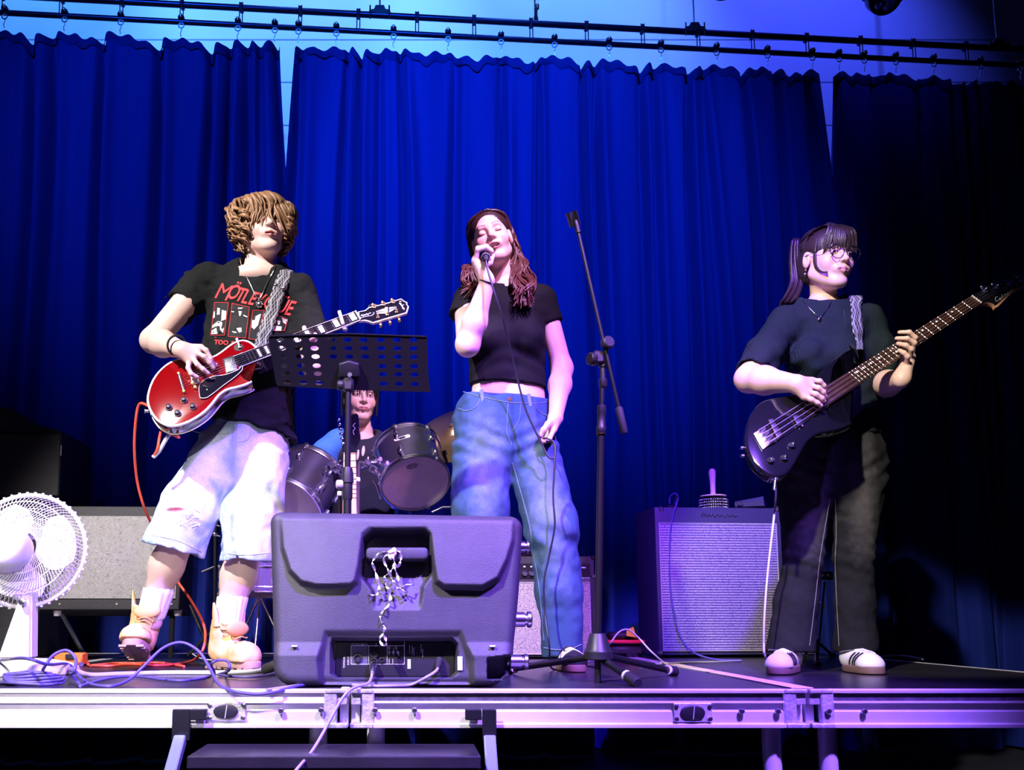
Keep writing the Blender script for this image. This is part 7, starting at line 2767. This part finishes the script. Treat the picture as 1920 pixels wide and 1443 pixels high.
# ------------------------------------------------------------------ bass player
SK3 = (0.76, 0.52, 0.40)
q = Q(3.28)
bp_ = person(deck(1545, 1256), 'bass player in dark green ribbed top, black jeans and glasses')
H3 = Head(q(1550, 488, 0.0), yaw=13, pitch=-3, roll=2, scale=1.0)
nb = q(1545, 568, 0.045)
hd_ = H3.mesh(nb, 0.044, SK3, (0.50, 0.22, 0.18), (0.035, 0.02, 0.018), 'closed', 'open', 1.08, [(q(1544, 577, 0.05), (0.092, 0.062, 0.036))])
bf = lambda x, y, hh: BS.p(x, y, hh)
fing = [[bf(1512, 731, 0.050), bf(1525, 734, 0.056), bf(1535, 738, 0.044), bf(1540, 741, 0.030)],
        [bf(1508, 742, 0.054), bf(1522, 748, 0.060), bf(1533, 752, 0.050), bf(1540, 755, 0.036)],
        [bf(1503, 752, 0.052), bf(1518, 758, 0.056), bf(1531, 762, 0.046), bf(1538, 764, 0.034)],
        [bf(1498, 759, 0.046), bf(1511, 766, 0.050), bf(1523, 770, 0.044), bf(1532, 772, 0.034)]]
el = at(1404, 710, 3.17)
a1 = arm_part(q(1468, 612, 0.03), el, bf(1480, 738, 0.055), (0.046, 0.045, 0.046, 0.029), fing, [bf(1506, 728, 0.035), bf(1520, 730, 0.028), bf(1532, 737, 0.022)], SK3)
gq = lambda x, y, h_=0.0: BS.p(x, y, h_)
fing = [[gq(1713, 652, -0.020), gq(1709, 643, 0.028), gq(1695, 637, 0.040), gq(1680, 633, 0.028)],
        [gq(1713, 662, -0.015), gq(1706, 655, 0.034), gq(1690, 650, 0.044), gq(1674, 645, 0.030)],
        [gq(1708, 672, -0.012), gq(1700, 667, 0.034), gq(1688, 662, 0.042), gq(1677, 654, 0.028)],
        [gq(1702, 682, -0.010), gq(1694, 679, 0.030), gq(1686, 674, 0.036), gq(1680, 666, 0.026)]]
wr3 = gq(1698, 700, -0.035)
a2 = arm_part(q(1636, 610, 0.03), q(1652, 722, 0.02), wr3, (0.045, 0.043, 0.043, 0.029), fing, [gq(1704, 664, -0.034), gq(1704, 645, -0.028), gq(1703, 630, -0.014)], SK3)
v, f, c = join_np([hd_, a1, a2, core(q, (1476, 607), (1622, 602), (1563, 800), SK3)])
np_mesh('body', v, f, M['skin'], bp_, c)
H3.eyes(bp_, (-0.1, -0.25))
# top
lo, hi = box_of([q(1385, 540), q(1680, 820), q(1550, 650)], 0.17)
g = SDF(lo, hi, 0.0062)
g.cap(q(1476, 605, 0.03), q(1622, 598, 0.03), (0.050, 0.058), (0.050, 0.058), 0)
g.cap(q(1515, 580, 0.04), q(1578, 575, 0.04), (0.045, 0.052), (0.045, 0.052), 0.03)
g.cap(q(1549, 630, 0.035), q(1557, 700, 0.035), (0.155, 0.108), (0.142, 0.104), 0.05)
g.cap(q(1557, 700, 0.035), q(1566, 830, 0.035), (0.142, 0.104), (0.162, 0.116), 0.04)
for x in (1516, 1584):
    g.ell(q(x, 668, -0.055), (0.062, 0.050, 0.060), 0.045)
g.chain([q(1470, 608, 0.03), el + (q(1466, 612, 0.03) - el) * 0.42, el], [0.062, 0.064, 0.060], 0.03)
g.chain([q(1630, 605, 0.03), q(1645, 660, 0.02), q(1650, 715, 0.01)], [0.058, 0.060, 0.056], 0.03)
g.ell(q(1542, 546, 0.0), (0.080, 0.12, 0.045), 0.010, True)
sl = (el - q(1458, 612, 0.02)).normalized()
ce = el + sl * -0.035
X_, Y_, Z_ = g.ax[0][:, None, None], g.ax[1][None, :, None], g.ax[2][None, None, :]
pl_ = (X_ - ce.x) * sl.x + (Y_ - ce.y) * sl.y + (Z_ - ce.z) * sl.z
g.g = np.where((X_ + 0 * Y_ + 0 * Z_) < q(1448, 700).x, np.maximum(g.g, pl_), g.g).astype(np.float32)
g.cap(ce, ce + sl * 0.05, 0.051, 0.052, 0.003, True)
hz = q(1570, 815).z
g.g = np.maximum(g.g, np.where((X_ + 0 * Y_ + 0 * Z_) < q(1672, 800).x, hz - Z_ + 0 * X_ + 0 * Y_, -1)).astype(np.float32)
g.warp(lambda x, y, z: 0.005 * noise3(x, y, z * 0.7, 14) + 0.004 * noise3(x, y, z, 34) + 0.004 * np.sin((z - 0.7 * x) * 70) * np.exp(-((z - q(1550, 715).z) / 0.08) ** 2))
v, f = g.mesh()
top_ = np_mesh('knit_top', v, f, M['knit_green'], bp_)
kb = bvh_of(top_)
# flared jeans
lo, hi = box_of([q(1440, 800), q(1660, 1240)], 0.14)
g = SDF(lo, hi, 0.0065)
g.cap(q(1563, 800, 0.035), q(1560, 860, 0.035), (0.156, 0.108), (0.178, 0.120), 0)
g.cap(q(1560, 860, 0.035), q(1558, 890, 0.035), (0.178, 0.120), (0.174, 0.115), 0.03)
g.chain([q(1508, 900, 0.03), q(1508, 1040, 0.0), q(1492, 1130, 0.01), q(1478, 1260, 0.02)], [0.096, 0.064, 0.070, 0.084], 0.025)
g.chain([q(1609, 900, 0.03), q(1601, 1040, 0.0), q(1603, 1130, 0.01), q(1606, 1260, 0.02)], [0.094, 0.064, 0.066, 0.073], 0.025)
g.cut(q(1563, 806), (0, 0, 1))
g.g = np.maximum(g.g, q(1500, 1222).z - g.ax[2][None, None, :] + 0 * g.g).astype(np.float32)
g.warp(lambda x, y, z: 0.004 * noise3(x, y, z * 0.8, 18) + 0.003 * np.sin((z + 0.4 * x) * 120) * np.exp(-((z - q(1500, 1050).z) / 0.06) ** 2) + 0.003 * noise3(x, y, z, 45)
       + 0.003 * np.sin((z - 0.6 * np.abs(x - 1.5)) * 110) * np.exp(-((z - q(1500, 880).z) / 0.05) ** 2))


def bj_col(x, y, z):
    n1, n2 = noise3(x, y, z * 0.5, 20), noise3(x, y, z, 70)
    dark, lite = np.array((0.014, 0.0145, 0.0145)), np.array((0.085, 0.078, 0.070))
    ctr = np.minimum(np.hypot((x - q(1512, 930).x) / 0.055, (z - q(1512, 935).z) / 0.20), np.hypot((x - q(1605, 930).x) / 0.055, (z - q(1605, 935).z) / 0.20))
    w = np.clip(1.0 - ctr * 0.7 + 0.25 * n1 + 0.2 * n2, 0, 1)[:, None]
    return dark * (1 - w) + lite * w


v, f = g.mesh()
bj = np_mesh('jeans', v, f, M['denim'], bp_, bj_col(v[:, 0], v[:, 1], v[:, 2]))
jb3 = bvh_of(bj)
on_cloth([(1562, 835), (1561, 870), (1560, 905)], jb3, q, 0.0018, 'fly_seam', M['dark_print'], bj)
mat('stitch_grey', (0.16, 0.155, 0.15), 0.8)
on_cloth([(1556, 935), (1545, 1000), (1537, 1050), (1528, 1130), (1518, 1210)], jb3, q, 0.0016, 'inner_seam', M['stitch_grey'], bj)
on_cloth([(1566, 935), (1568, 1000), (1566, 1050), (1569, 1130), (1573, 1210)], jb3, q, 0.0016, 'inner_seam', M['stitch_grey'], bj)
on_cloth([(1441, 1218), (1465, 1219), (1490, 1222), (1514, 1228)], jb3, q, 0.0024, 'hem_seam', M['stitch_grey'], bj)
on_cloth([(1574, 1222), (1600, 1219), (1635, 1222)], jb3, q, 0.0024, 'hem_seam', M['stitch_grey'], bj)
shoe(fl_(1484, 3.34), fl_(1455, 3.10), bp_, M['leather_white'], M['shoe_black'], M['gum'], 'white shoe with black stripes pointing left', 0.045, True, M['leather_white'])
shoe(fl_(1590, 3.33), fl_(1646, 3.11), bp_, M['leather_white'], M['shoe_black'], M['gum'], 'white shoe with black stripes pointing right', 0.045, True, M['leather_white'])

# dark hair with fringe and ponytail
rnd = random.Random(31)
HC3 = (0.030, 0.016, 0.017)
g = SDF((-0.11, -0.13, -0.10), (0.11, 0.13, 0.14), 0.0045)
g.ell((0, 0.018, 0.040), (0.081, 0.100, 0.085), 0)
g.ell((0, 0.050, -0.02), (0.072, 0.058, 0.07), 0.03)
g.ell((0, -0.105, -0.030), (0.072, 0.085, 0.085), 0.012, True)
for sx in (-1, 1):
    g.ell((sx * 0.085, 0.0, -0.012), (0.022, 0.035, 0.038), 0.01, True)
v, f = g.mesh()
v = v @ np.array(H3.M).T * H3.sc + np.array(H3.loc)
np_mesh('hair', v, f, M['hair'], bp_, np.array(HC3)[None, :].repeat(len(v), 0))
locks = []
tie = H3.w(-0.01, 0.112, 0.075)
for k in range(90):                               # fringe
    x = rnd.uniform(-0.066, 0.058)
    c0 = H3.w(x * 0.45, -0.03 + rnd.uniform(-0.015, 0.015), 0.122)
    c1 = H3.w(x * 0.85, -0.082, 0.092)
    c2 = H3.w(x * 1.05, -0.098 + 0.35 * abs(x) - 0.004, 0.052)
    zz_ = 0.022 + rnd.uniform(-0.012, 0.010) - 0.30 * max(0, abs(x) - 0.035)
    c3 = H3.w(x * 1.15, -0.094 + 0.42 * abs(x) - 0.004, zz_)
    locks.append(([c0, c1, c2, c3], rnd.uniform(0.0035, 0.006), 0.0010))
for k in range(80):                               # pulled back to the tie
    a = rnd.uniform(-2.2, 2.2)
    c0 = H3.w(0.079 * math.sin(a), -0.070 * math.cos(a) * 0.6 - 0.0, 0.075 + 0.045 * math.cos(a))
    c1 = H3.w(0.080 * math.sin(a), 0.035, 0.055 + 0.070 * math.cos(a))
    c2 = H3.w(0.045 * math.sin(a), 0.090, 0.070 + 0.040 * math.cos(a))
    locks.append(([c0, c1, c2, tie], rnd.uniform(0.004, 0.007), 0.005))
for k in range(90):                               # ponytail
    d = rnd.uniform(-1, 1)
    e = rnd.uniform(-1, 1)
    p1 = q(1493 + 6 * d, 452 + 4 * e, 0.09 + 0.02 * e)
    p2 = q(1490 + 9 * d, 490 + 6 * e, 0.10 + 0.03 * e)
    p3 = q(1494 + 12 * d, 528, 0.09 + 0.03 * e)
    p4 = q(1484 + 14 * d, 556 + 4 * e, 0.055 + 0.03 * e)
    p5 = q(1474 + 14 * d, 572 + 8 * e, 0.02 + 0.03 * e)
    locks.append(([tie, p1, p2, p3, p4, p5], rnd.uniform(0.005, 0.009), 0.001))
for k in range(10):                               # strand in front of the ear
    d = rnd.uniform(-1, 1)
    locks.append(([H3.w(-0.070, -0.04, 0.06), H3.w(-0.076, -0.036 + 0.004 * d, 0.015), H3.w(-0.071, -0.034 + 0.006 * d, -0.035), H3.w(-0.062, -0.052 + 0.004 * d, -0.064), H3.w(-0.050, -0.074, -0.074 - 0.005 * d)], 0.0035, 0.0008))
lock_mesh('hair_locks', locks, bp_, HC3, rnd, 0.4, None, 5)['kind'] = 'stuff'
MB().sphere(tie, 0.016, 12).build('hair_tie', M['black_rubber'], bp_, 60)
MB().sphere(H3.w(-0.079, 0.012, -0.042), 0.004, 8).build('earring', M['silver'], bp_, 60)
MB().sphere(H3.w(-0.080, 0.014, -0.056), 0.005, 8).build('earring', M['silver'], bp_, 60)

# glasses
gz = thing('glasses', H3.w(0, -0.1, 0), 'round dark-rimmed glasses on the bass player\'s face', 'glasses')
m_ = mat('lens_glass', (0.95, 0.95, 1.0), 0.02)
nt_, b2_ = nodes_of(m_)
tr_, gl_, mx2 = (nt_.nodes.new('ShaderNode' + k) for k in ('BsdfTransparent', 'BsdfGlossy', 'MixShader'))
gl_.inputs['Roughness'].default_value = 0.03
mx2.inputs[0].default_value = 0.05
nt_.links.new(tr_.outputs[0], mx2.inputs[1])
nt_.links.new(gl_.outputs[0], mx2.inputs[2])
nt_.links.new(mx2.outputs[0], nt_.nodes['Material Output'].inputs[0])
for sx in (-1, 1):
    rim = [H3.w(sx * 0.0335 + 0.0275 * math.cos(a), -0.1035 + 0.10 * abs(0.0275 * math.cos(a) * sx + 0.0335) ** 1.0 * 0.35, -0.002 + 0.0245 * math.sin(a) + 0.002 * math.cos(2 * a)) for a in np.linspace(0, 2 * math.pi, 29)[:-1]]
    MB().tube(rim, 0.0016, 6, True).build('rim', M['black_gloss'], gz, 60)
    top_rim = [H3.w(sx * 0.0335 + 0.0275 * math.cos(a), -0.1045 + 0.10 * abs(0.0275 * math.cos(a) * sx + 0.0335) * 0.35, -0.002 + 0.0245 * math.sin(a)) for a in np.linspace(0.2, math.pi - 0.2, 14)]
    MB().tube(top_rim, 0.0022, 6).build('brow_bar', M['black_gloss'], gz, 60)
    c_ = sum(rim, Vector()) / len(rim)
    n_ = len(rim)
    bk_ = H3.M @ Vector((0, 0.0012, 0))
    MB().add(rim + [p + bk_ for p in rim], [tuple(range(n_)), tuple(range(n_, 2 * n_))[::-1]] + [(i, (i + 1) % n_, n_ + (i + 1) % n_, n_ + i) for i in range(n_)]).build('lens', m_, gz)
    MB().tube([H3.w(sx * 0.0585, -0.100, 0.008), H3.w(sx * 0.073, -0.085, 0.009), H3.w(sx * 0.079, -0.03, 0.008), H3.w(sx * 0.080, 0.018, 0.010)], 0.0011, 6).build('temple', M['black_gloss'], gz, 60)
MB().tube(spline([H3.w(-0.010, -0.104, 0.002), H3.w(0, -0.108, 0.005), H3.w(0.010, -0.104, 0.002)], 4), 0.0014, 6).build('bridge', M['black_gloss'], gz, 60)

# necklace and strap
nk_ = thing('necklace', q(1537, 590, -0.1), 'thin silver chain with round pendant on the bass player\'s chest', 'necklace')
ch = [(1502, 556), (1512, 571), (1525, 585), (1537, 594), (1548, 582), (1556, 570), (1560, 560)]
MB().tube([drape(kb, q(p.x, p.y), 0.005) for p in spline([(a, b, 0) for a, b in ch], 6)], 0.0011, 6).build('chain', M['silver'], nk_, 60)
MB().sphere(drape(kb, q(1537, 598), 0.007), 0.0075, 12, (1, 0.4, 1)).build('pendant', M['silver'], nk_, 60)
st_ = thing('guitar_strap', drape(kb, q(1606, 600)), 'black and white woven strap over the bass player\'s shoulder', 'strap')
row = [(1604, 556), (1605, 575), (1607, 598), (1609, 620), (1612, 640)]
cp_ = []
for x, y in row:
    c = drape(kb, q(x, y), 0.007)
    cp_.append((c, drape(kb, q(x + 8, y), 0.007) - drape(kb, q(x - 8, y), 0.007)))
cp_ = [(cp_[0][0] + Vector((0.004, 0.11, -0.03)), cp_[0][1]), (cp_[0][0] + Vector((0.0, 0.05, 0.012)), cp_[0][1])] + cp_ + [(BS.p(1612, 655, 0.0), cp_[-1][1] * 0.4)]
ribbon_strap('webbing', cp_, 0.050, M['strap_weave'], st_)
lw = [(c + Vector((-0.036, 0.003, 0)), a) for c, a in cp_[1:-1]] + [(BS.p(1604, 652, -0.005), cp_[-1][1])]
ribbon_strap('leather_lining', lw, 0.022, M['black_rubber'], st_)

# ------------------------------------------------------------------ drummer
SK4 = (0.70, 0.48, 0.41)
q = Q(4.42)
dp_ = person(Vector((q(690, 900).x, 4.5, ZD)), 'drummer in navy t-shirt, one sleeve coloured as lit blue, half hidden by the music stand')
H4 = Head(q(676, 746, 0.0), yaw=14, pitch=-4, roll=2, scale=1.0)
nb = q(680, 820, 0.035)
hd_ = H4.mesh(nb, 0.047, SK4, (0.52, 0.20, 0.20), (0.03, 0.02, 0.02), 'closed', 'open', 0.92, [(q(680, 832, 0.02), (0.09, 0.06, 0.04))])
dq = lambda x, y, d=0.0: at(x, y, 4.25 + d)
fing = [[dq(636 + 2 * k, 905 + 5 * k), dq(646 + 2 * k, 907 + 5 * k, -0.03), dq(644, 913 + 5 * k, -0.05)] for k in range(4)]
a1 = arm_part(q(615, 830, 0.03), q(600, 925, -0.05), dq(625, 905), (0.036, 0.036, 0.036, 0.027), fing, [dq(634, 898), dq(642, 900, -0.03)], SK4, h=0.005)
fing = [[dq(728 - 2 * k, 905 + 5 * k), dq(718 - 2 * k, 907 + 5 * k, -0.03), dq(720, 913 + 5 * k, -0.05)] for k in range(4)]
a2 = arm_part(q(752, 832, 0.03), q(768, 925, -0.05), dq(742, 905), (0.036, 0.036, 0.036, 0.027), fing, [dq(732, 898), dq(722, 900, -0.03)], SK4, h=0.005)
v, f, c = join_np([hd_, a1, a2, core(q, (628, 836), (740, 838), (680, 1000), SK4)])
np_mesh('body', v, f, M['skin'], dp_, c)
H4.eyes(dp_)
mat('navy_tee', (0.010, 0.012, 0.030), 0.9, bump=(400, 0.1))
mat('sleeve_lit_blue', (0.02, 0.10, 0.42), 0.85, bump=(400, 0.1))  # blue light on the drummer's left sleeve, painted in as its colour
lo, hi = box_of([q(590, 800), q(780, 1010)], 0.14)
g = SDF(lo, hi, 0.007)
g.cap(q(632, 835, 0.04), q(735, 837, 0.04), (0.05, 0.055), (0.05, 0.055), 0)
g.cap(q(683, 865, 0.04), q(680, 1010, 0.06), (0.155, 0.10), (0.150, 0.11), 0.05)
g.cap(q(660, 822, 0.04), q(702, 822, 0.04), (0.05, 0.05), (0.05, 0.05), 0.03)
g.ell(q(681, 810, 0.0), (0.062, 0.09, 0.042), 0.01, True)
g.warp(lambda x, y, z: 0.005 * noise3(x, y, z, 16))
v, f = g.mesh()
ts_ = np_mesh('t_shirt', v, f, M['navy_tee'], dp_)
dbv = bvh_of(ts_)
for x, y, r1, r2 in ((671, 852, 0.006, 0.026), (681, 845, 0.008, 0.026), (664, 870, 0.004, 0.01), (690, 860, 0.004, 0.012)):
    c = drape(dbv, q(x, y), 0.004)
    MB().sphere(c, 1.0, 10, (r1, 0.002, r2), Matrix.Rotation(R(6), 3, 'Y')).build('shirt_print', M['white_print'], ts_, 60)
for side_, pts in (('a', [q(636, 830, 0.03), q(612, 850, 0.02), q(603, 905, -0.02)]), ('b', [q(730, 832, 0.03), q(756, 852, 0.02), q(764, 905, -0.02)])):
    lo, hi = box_of(pts, 0.1)
    g = SDF(lo, hi, 0.006)
    g.chain(pts, [0.068, 0.070, 0.062], 0.02)
    g.cap(q(683, 836, 0.05), pts[0], (0.05, 0.062), (0.06, 0.066), 0.03)
    if side_ == 'a':
        g.cut(q(655, 850), (1, 0, 0.25))
    else:
        g.cut(q(726, 850), (-1, 0, 0.25))
    g.warp(lambda x, y, z: 0.004 * noise3(x, y, z, 22))
    v, f = g.mesh()
    np_mesh('shirt_sleeve', v, f, M['sleeve_lit_blue'] if side_ == 'a' else M['navy_tee'], dp_)
lo, hi = box_of([q(600, 1000), q(770, 1080), at(640, 1000, 4.0), q(680, 1235)], 0.13)
g = SDF(lo, hi, 0.009)
g.cap(q(655, 1020, 0.06), q(705, 1020, 0.06), 0.12, None, 0)
for sx, kx in ((650, 628), (712, 742)):
    g.chain([q(sx, 1025, 0.04), at(kx, 1040, 4.08), at(kx, 1215, 4.16)], [0.095, 0.075, 0.055], 0.03)
v, f = g.mesh()
np_mesh('trousers', v, f, M['denim'], dp_, np.array((0.02, 0.09, 0.40))[None, :].repeat(len(v), 0))
for kx in (628, 742):
    c = at(kx, 1215, 4.12)
    mb = MB().sphere((c.x, c.y - 0.02, ZD + 0.04), 0.05, 14, (0.9, 2.2, 0.75))
    mb.build('shoe', M['shoe_black'], dp_, 60)
rnd = random.Random(44)
g = SDF((-0.11, -0.12, -0.10), (0.11, 0.13, 0.14), 0.005)
g.ell((0, 0.018, 0.040), (0.083, 0.100, 0.086), 0)
g.ell((0, 0.045, -0.02), (0.082, 0.065, 0.08), 0.03)
g.ell((0, -0.110, -0.045), (0.064, 0.085, 0.085), 0.012, True)
v, f = g.mesh()
v = v @ np.array(H4.M).T + np.array(H4.loc)
np_mesh('hair', v, f, M['hair'], dp_, np.array((0.012, 0.010, 0.012))[None, :].repeat(len(v), 0))
locks = []
for k in range(90):
    a = rnd.uniform(0, 6.283)
    fr_ = math.cos(a) > 0.6
    ez = 0.012 if fr_ else -0.075
    ez += rnd.uniform(-0.02, 0.02)
    locks.append(([H4.w(0.03 * math.sin(a), 0.015 - 0.03 * math.cos(a), 0.122), H4.w(0.078 * math.sin(a), 0.018 - 0.092 * math.cos(a), 0.085), H4.w(0.090 * math.sin(a), 0.018 - 0.112 * math.cos(a), 0.04), H4.w(0.088 * math.sin(a), 0.018 - 0.108 * math.cos(a), ez)], rnd.uniform(0.005, 0.008), 0.001))
lock_mesh('hair_locks', locks, dp_, (0.012, 0.010, 0.012), rnd, 0.3, None, 5)['kind'] = 'stuff'
# drum stool under him
sc_ = q(680, 1080, 0.06)
t = thing('drum_stool', (sc_.x, sc_.y, ZD), 'round black drum stool under the drummer', 'stool')
zs_ = q(680, 1020, 0.06).z - 0.12
MB().lathe([(0.0, 0.0), (0.15, 0.0), (0.165, -0.02), (0.165, -0.06), (0.15, -0.075), (0, -0.075)], (sc_.x, sc_.y, zs_), (0, 0, 1), 28).build('seat', M['tolex'], t, 40)
MB().tube([(sc_.x, sc_.y, zs_ - 0.07), (sc_.x, sc_.y, ZD + 0.12)], 0.014, 10).build('column', M['chrome'], t, 60)
for k in range(3):
    a = 2 * math.pi * k / 3 + 0.4
    MB().tube([(sc_.x, sc_.y, ZD + 0.20), (sc_.x + 0.2 * math.cos(a), sc_.y + 0.2 * math.sin(a), ZD + 0.012)], 0.010, 8).build('leg', M['chrome'], t, 60)

# ------------------------------------------------------------------ cables
def cable(name, pts, r, m, label, n=6):
    t = thing(name, pts[0], label, 'cable')
    MB().tube(spline(pts, n), r, 8).build('lead', M[m], t, 60)
    return t


G = lambda x, y, h_=0.006: deck(x, y) + Vector((0, 0, h_))
# red lead from guitar to the floor
J = GT.p(304, 800, -0.02)
rl = [GT.p(330, 806, -0.045), at(318, 812, 3.24), at(304, 806, 3.22), at(299, 820, 3.22), at(295, 842, 3.22), at(287, 857, 3.23)]
t = cable('guitar_lead', [GT.p(276, 752, -0.03), at(262, 757, 3.25), at(255, 785, 3.27), at(252, 840, 3.32), at(257, 900, 3.4), at(270, 950, 3.46), at(285, 985, 3.56), at(305, 1040, 3.66), at(330, 1085, 3.70), at(358, 1125, 3.68), at(380, 1165, 3.62), at(385, 1195, 3.56), at(378, 1222, 3.50),
                          G(362, 1240), G(335, 1247), G(290, 1250), G(250, 1248), G(205, 1251), G(172, 1250)], 0.0052, 'red_cable', 'long red guitar lead running from the guitar to the floor')
MB().tube(spline(rl, 6), 0.0052, 8).build('loop', M['red_cable'], t, 60)
MB().tube([at(287, 857, 3.23), at(298, 846, 3.23), at(318, 812, 3.23)], 0.0075, 8).build('strap_end', M['white_cable'], t, 60)
MB().tube(spline([G(345, 1252), G(300, 1245), G(258, 1246), G(215, 1246), G(170, 1250), G(165, 1244)], 6), 0.0052, 8).build('floor_loop', M['red_cable'], t, 60)
pc = G(152, 1250, 0.010)
MB().tube([pc, G(140, 1247, 0.010)], 0.009, 10).build('plug', M['chrome'], t, 60)
mat('orange_plastic', (0.85, 0.22, 0.02), 0.4)
t = thing('effects_pedal', G(118, 1250, 0), 'small orange pedal box beside the fan base', 'effects pedal')
c = deck(122, 1249)
MB().box((c.x, c.y + 0.06, ZD + 0.026), (0.11, 0.07, 0.048), bev=0.006).build('box', M['orange_plastic'], t, 40)
MB().box((c.x + 0.01, c.y + 0.022, ZD + 0.036), (0.036, 0.012, 0.02), bev=0.003).build('switch', M['black_plastic'], t)
# violet-blue cable with coil, arch and drop over the stage edge
bl = [G(-20, 1258, 0.03), at(40, 1233, 2.62), at(90, 1245, 2.62), G(128, 1262, 0.03), G(160, 1283, 0.008), G(205, 1290), at(240, 1275, 2.66), at(270, 1248, 2.70), at(305, 1215, 2.74), at(340, 1204, 2.76), at(372, 1220, 2.74), at(392, 1250, 2.70), at(405, 1275, 2.62), at(418, 1288, 2.52), at(440, 1296, 2.47), at(480, 1301, 2.47), at(520, 1296, 2.48), at(548, 1288, 2.53), G(575, 1287), G(600, 1284), G(628, 1282), G(640, 1280), G(650, 1283, 0.006)]
t = cable('speaker_cable', bl, 0.0046, 'blue_cable', 'violet cable arching up in front of the guitarist\'s boots')
c_ = G(55, 1284, 0)
for k in range(7):
    r_ = 0.085 - 0.006 * k
    MB().tube([c_ + Vector(((r_ + 0.012 * math.sin(3 * a + k)) * math.cos(a), 0.42 * r_ * math.sin(a) + 0.005, 0.006 + 0.0065 * (k % 5) + 0.003 * math.sin(2 * a + k))) for a in np.linspace(0, 2 * math.pi, 33)[:-1]], 0.0046, 7, True).build('coil_turn', M['blue_cable'], t, 60)
MB().tube(spline([G(80, 1275, 0.03), at(82, 1252, 2.62), at(100, 1228, 2.64), at(125, 1219, 2.66), at(142, 1235, 2.65), at(138, 1260, 2.62), G(132, 1276, 0.02), G(150, 1288)], 6), 0.0046, 8).build('loose_loop', M['blue_cable'], t, 60)
t = cable('signal_cable', [G(150, 1290), G(200, 1276), G(250, 1271), G(300, 1277), G(350, 1279), G(400, 1268), at(396, 1245, 2.78), at(410, 1237, 2.78), at(428, 1240, 2.78), at(430, 1255, 2.78), G(422, 1267, 0.012), G(410, 1268), G(440, 1272), G(480, 1272), G(515, 1266)], 0.0042, 'blue_cable', 'thin violet cable with small loop lying before the planted boot')
ring('cable_tie', G(424, 1268, 0.012), (1, 0, 0), 0.008, 0.003, M['black_rubber'], t)
cable('white_cable', [G(108, 1252, 0.012), G(140, 1268, 0.02), G(170, 1268), G(230, 1266), G(320, 1264), G(400, 1264), G(470, 1262), G(500, 1258)], 0.0075, 'white_cable', 'thick white cable lying straight across the left deck')
cable('thin_cable', [G(335, 1230, 0.05), G(355, 1234, 0.03), G(380, 1240, 0.012), G(440, 1243)], 0.0024, 'white_cable', 'very thin pale wire behind the planted boot')
# monitor leads
s0 = mpp(700, 1243, -0.045)
t = cable('monitor_signal_lead', [mpp(698, 1258, 0.004), mpp(697, 1270, 0.012), at(690, 1281, 2.52), at(672, 1286, 2.49), at(655, 1294, 2.46), at(640, 1312, 2.45), at(624, 1340, 2.44), at(605, 1375, 2.42), at(585, 1408, 2.36), at(565, 1432, 2.27), at(548, 1452, 2.24)], 0.0042, 'grey_cable', 'grey lead hanging from the monitor socket down the stage front')
MB().tube([s0, mpp(699, 1250, -0.01), mpp(698, 1262, 0.008)], [0.010, 0.010, 0.007], 14).build('plug', M['chrome'], t, 50)
t = cable('monitor_power_lead', [mpp(823, 1247, -0.03), mpp(818, 1258, 0.0), mpp(800, 1270, 0.012), G(770, 1287, 0.005), G(735, 1289, 0.005), G(690, 1289, 0.005), G(640, 1285, 0.005), G(600, 1283, 0.005), G(560, 1288, 0.005), at(500, 1293, 2.485)], 0.0042, 'grey_cable', 'grey power lead curving out of the right side of the monitor panel')
MB().tube([mpp(825, 1236, -0.048), mpp(823, 1244, -0.035), mpp(820, 1254, -0.012)], [0.011, 0.010, 0.006], 14).build('plug', M['black_rubber'], t, 50)
# bass lead
t = cable('bass_lead', [BS.p(1456, 898, -0.012), at(1455, 930, 3.05), at(1450, 980, 3.06), at(1443, 1040, 3.08), at(1437, 1100, 3.10), at(1433, 1160, 3.12), at(1432, 1205, 3.14), at(1434, 1228, 3.16), G(1444, 1246), G(1470, 1242), G(1500, 1246)], 0.0036, 'white_cable', 'thin white lead hanging from the bass guitar to the floor')
MB().tube([BS.p(1456, 893, -0.012), BS.p(1455, 912, -0.016)], [0.006, 0.005], 10).build('plug', M['silver'], t, 50)
# floor cables on the right and round the red case
cable('arched_cable', [G(1090, 1242), G(1125, 1240, 0.01), at(1143, 1208, 3.72), at(1160, 1185, 3.74), at(1178, 1180, 3.74), at(1198, 1196, 3.72), at(1220, 1220, 3.66), G(1250, 1248), G(1272, 1252)], 0.0036, 'grey_cable', 'grey cable arching over the red and black case')
cable('floor_cable', [G(1200, 1250), G(1250, 1247), G(1300, 1244), G(1350, 1243), G(1390, 1241)], 0.004, 'grey_cable', 'grey cable lying on the deck before the bass cabinet')
cable('side_cable', [G(1640, 1237), G(1665, 1231), G(1700, 1232), G(1730, 1238)], 0.004, 'white_cable', 'pale cable on the deck right of the bass player')
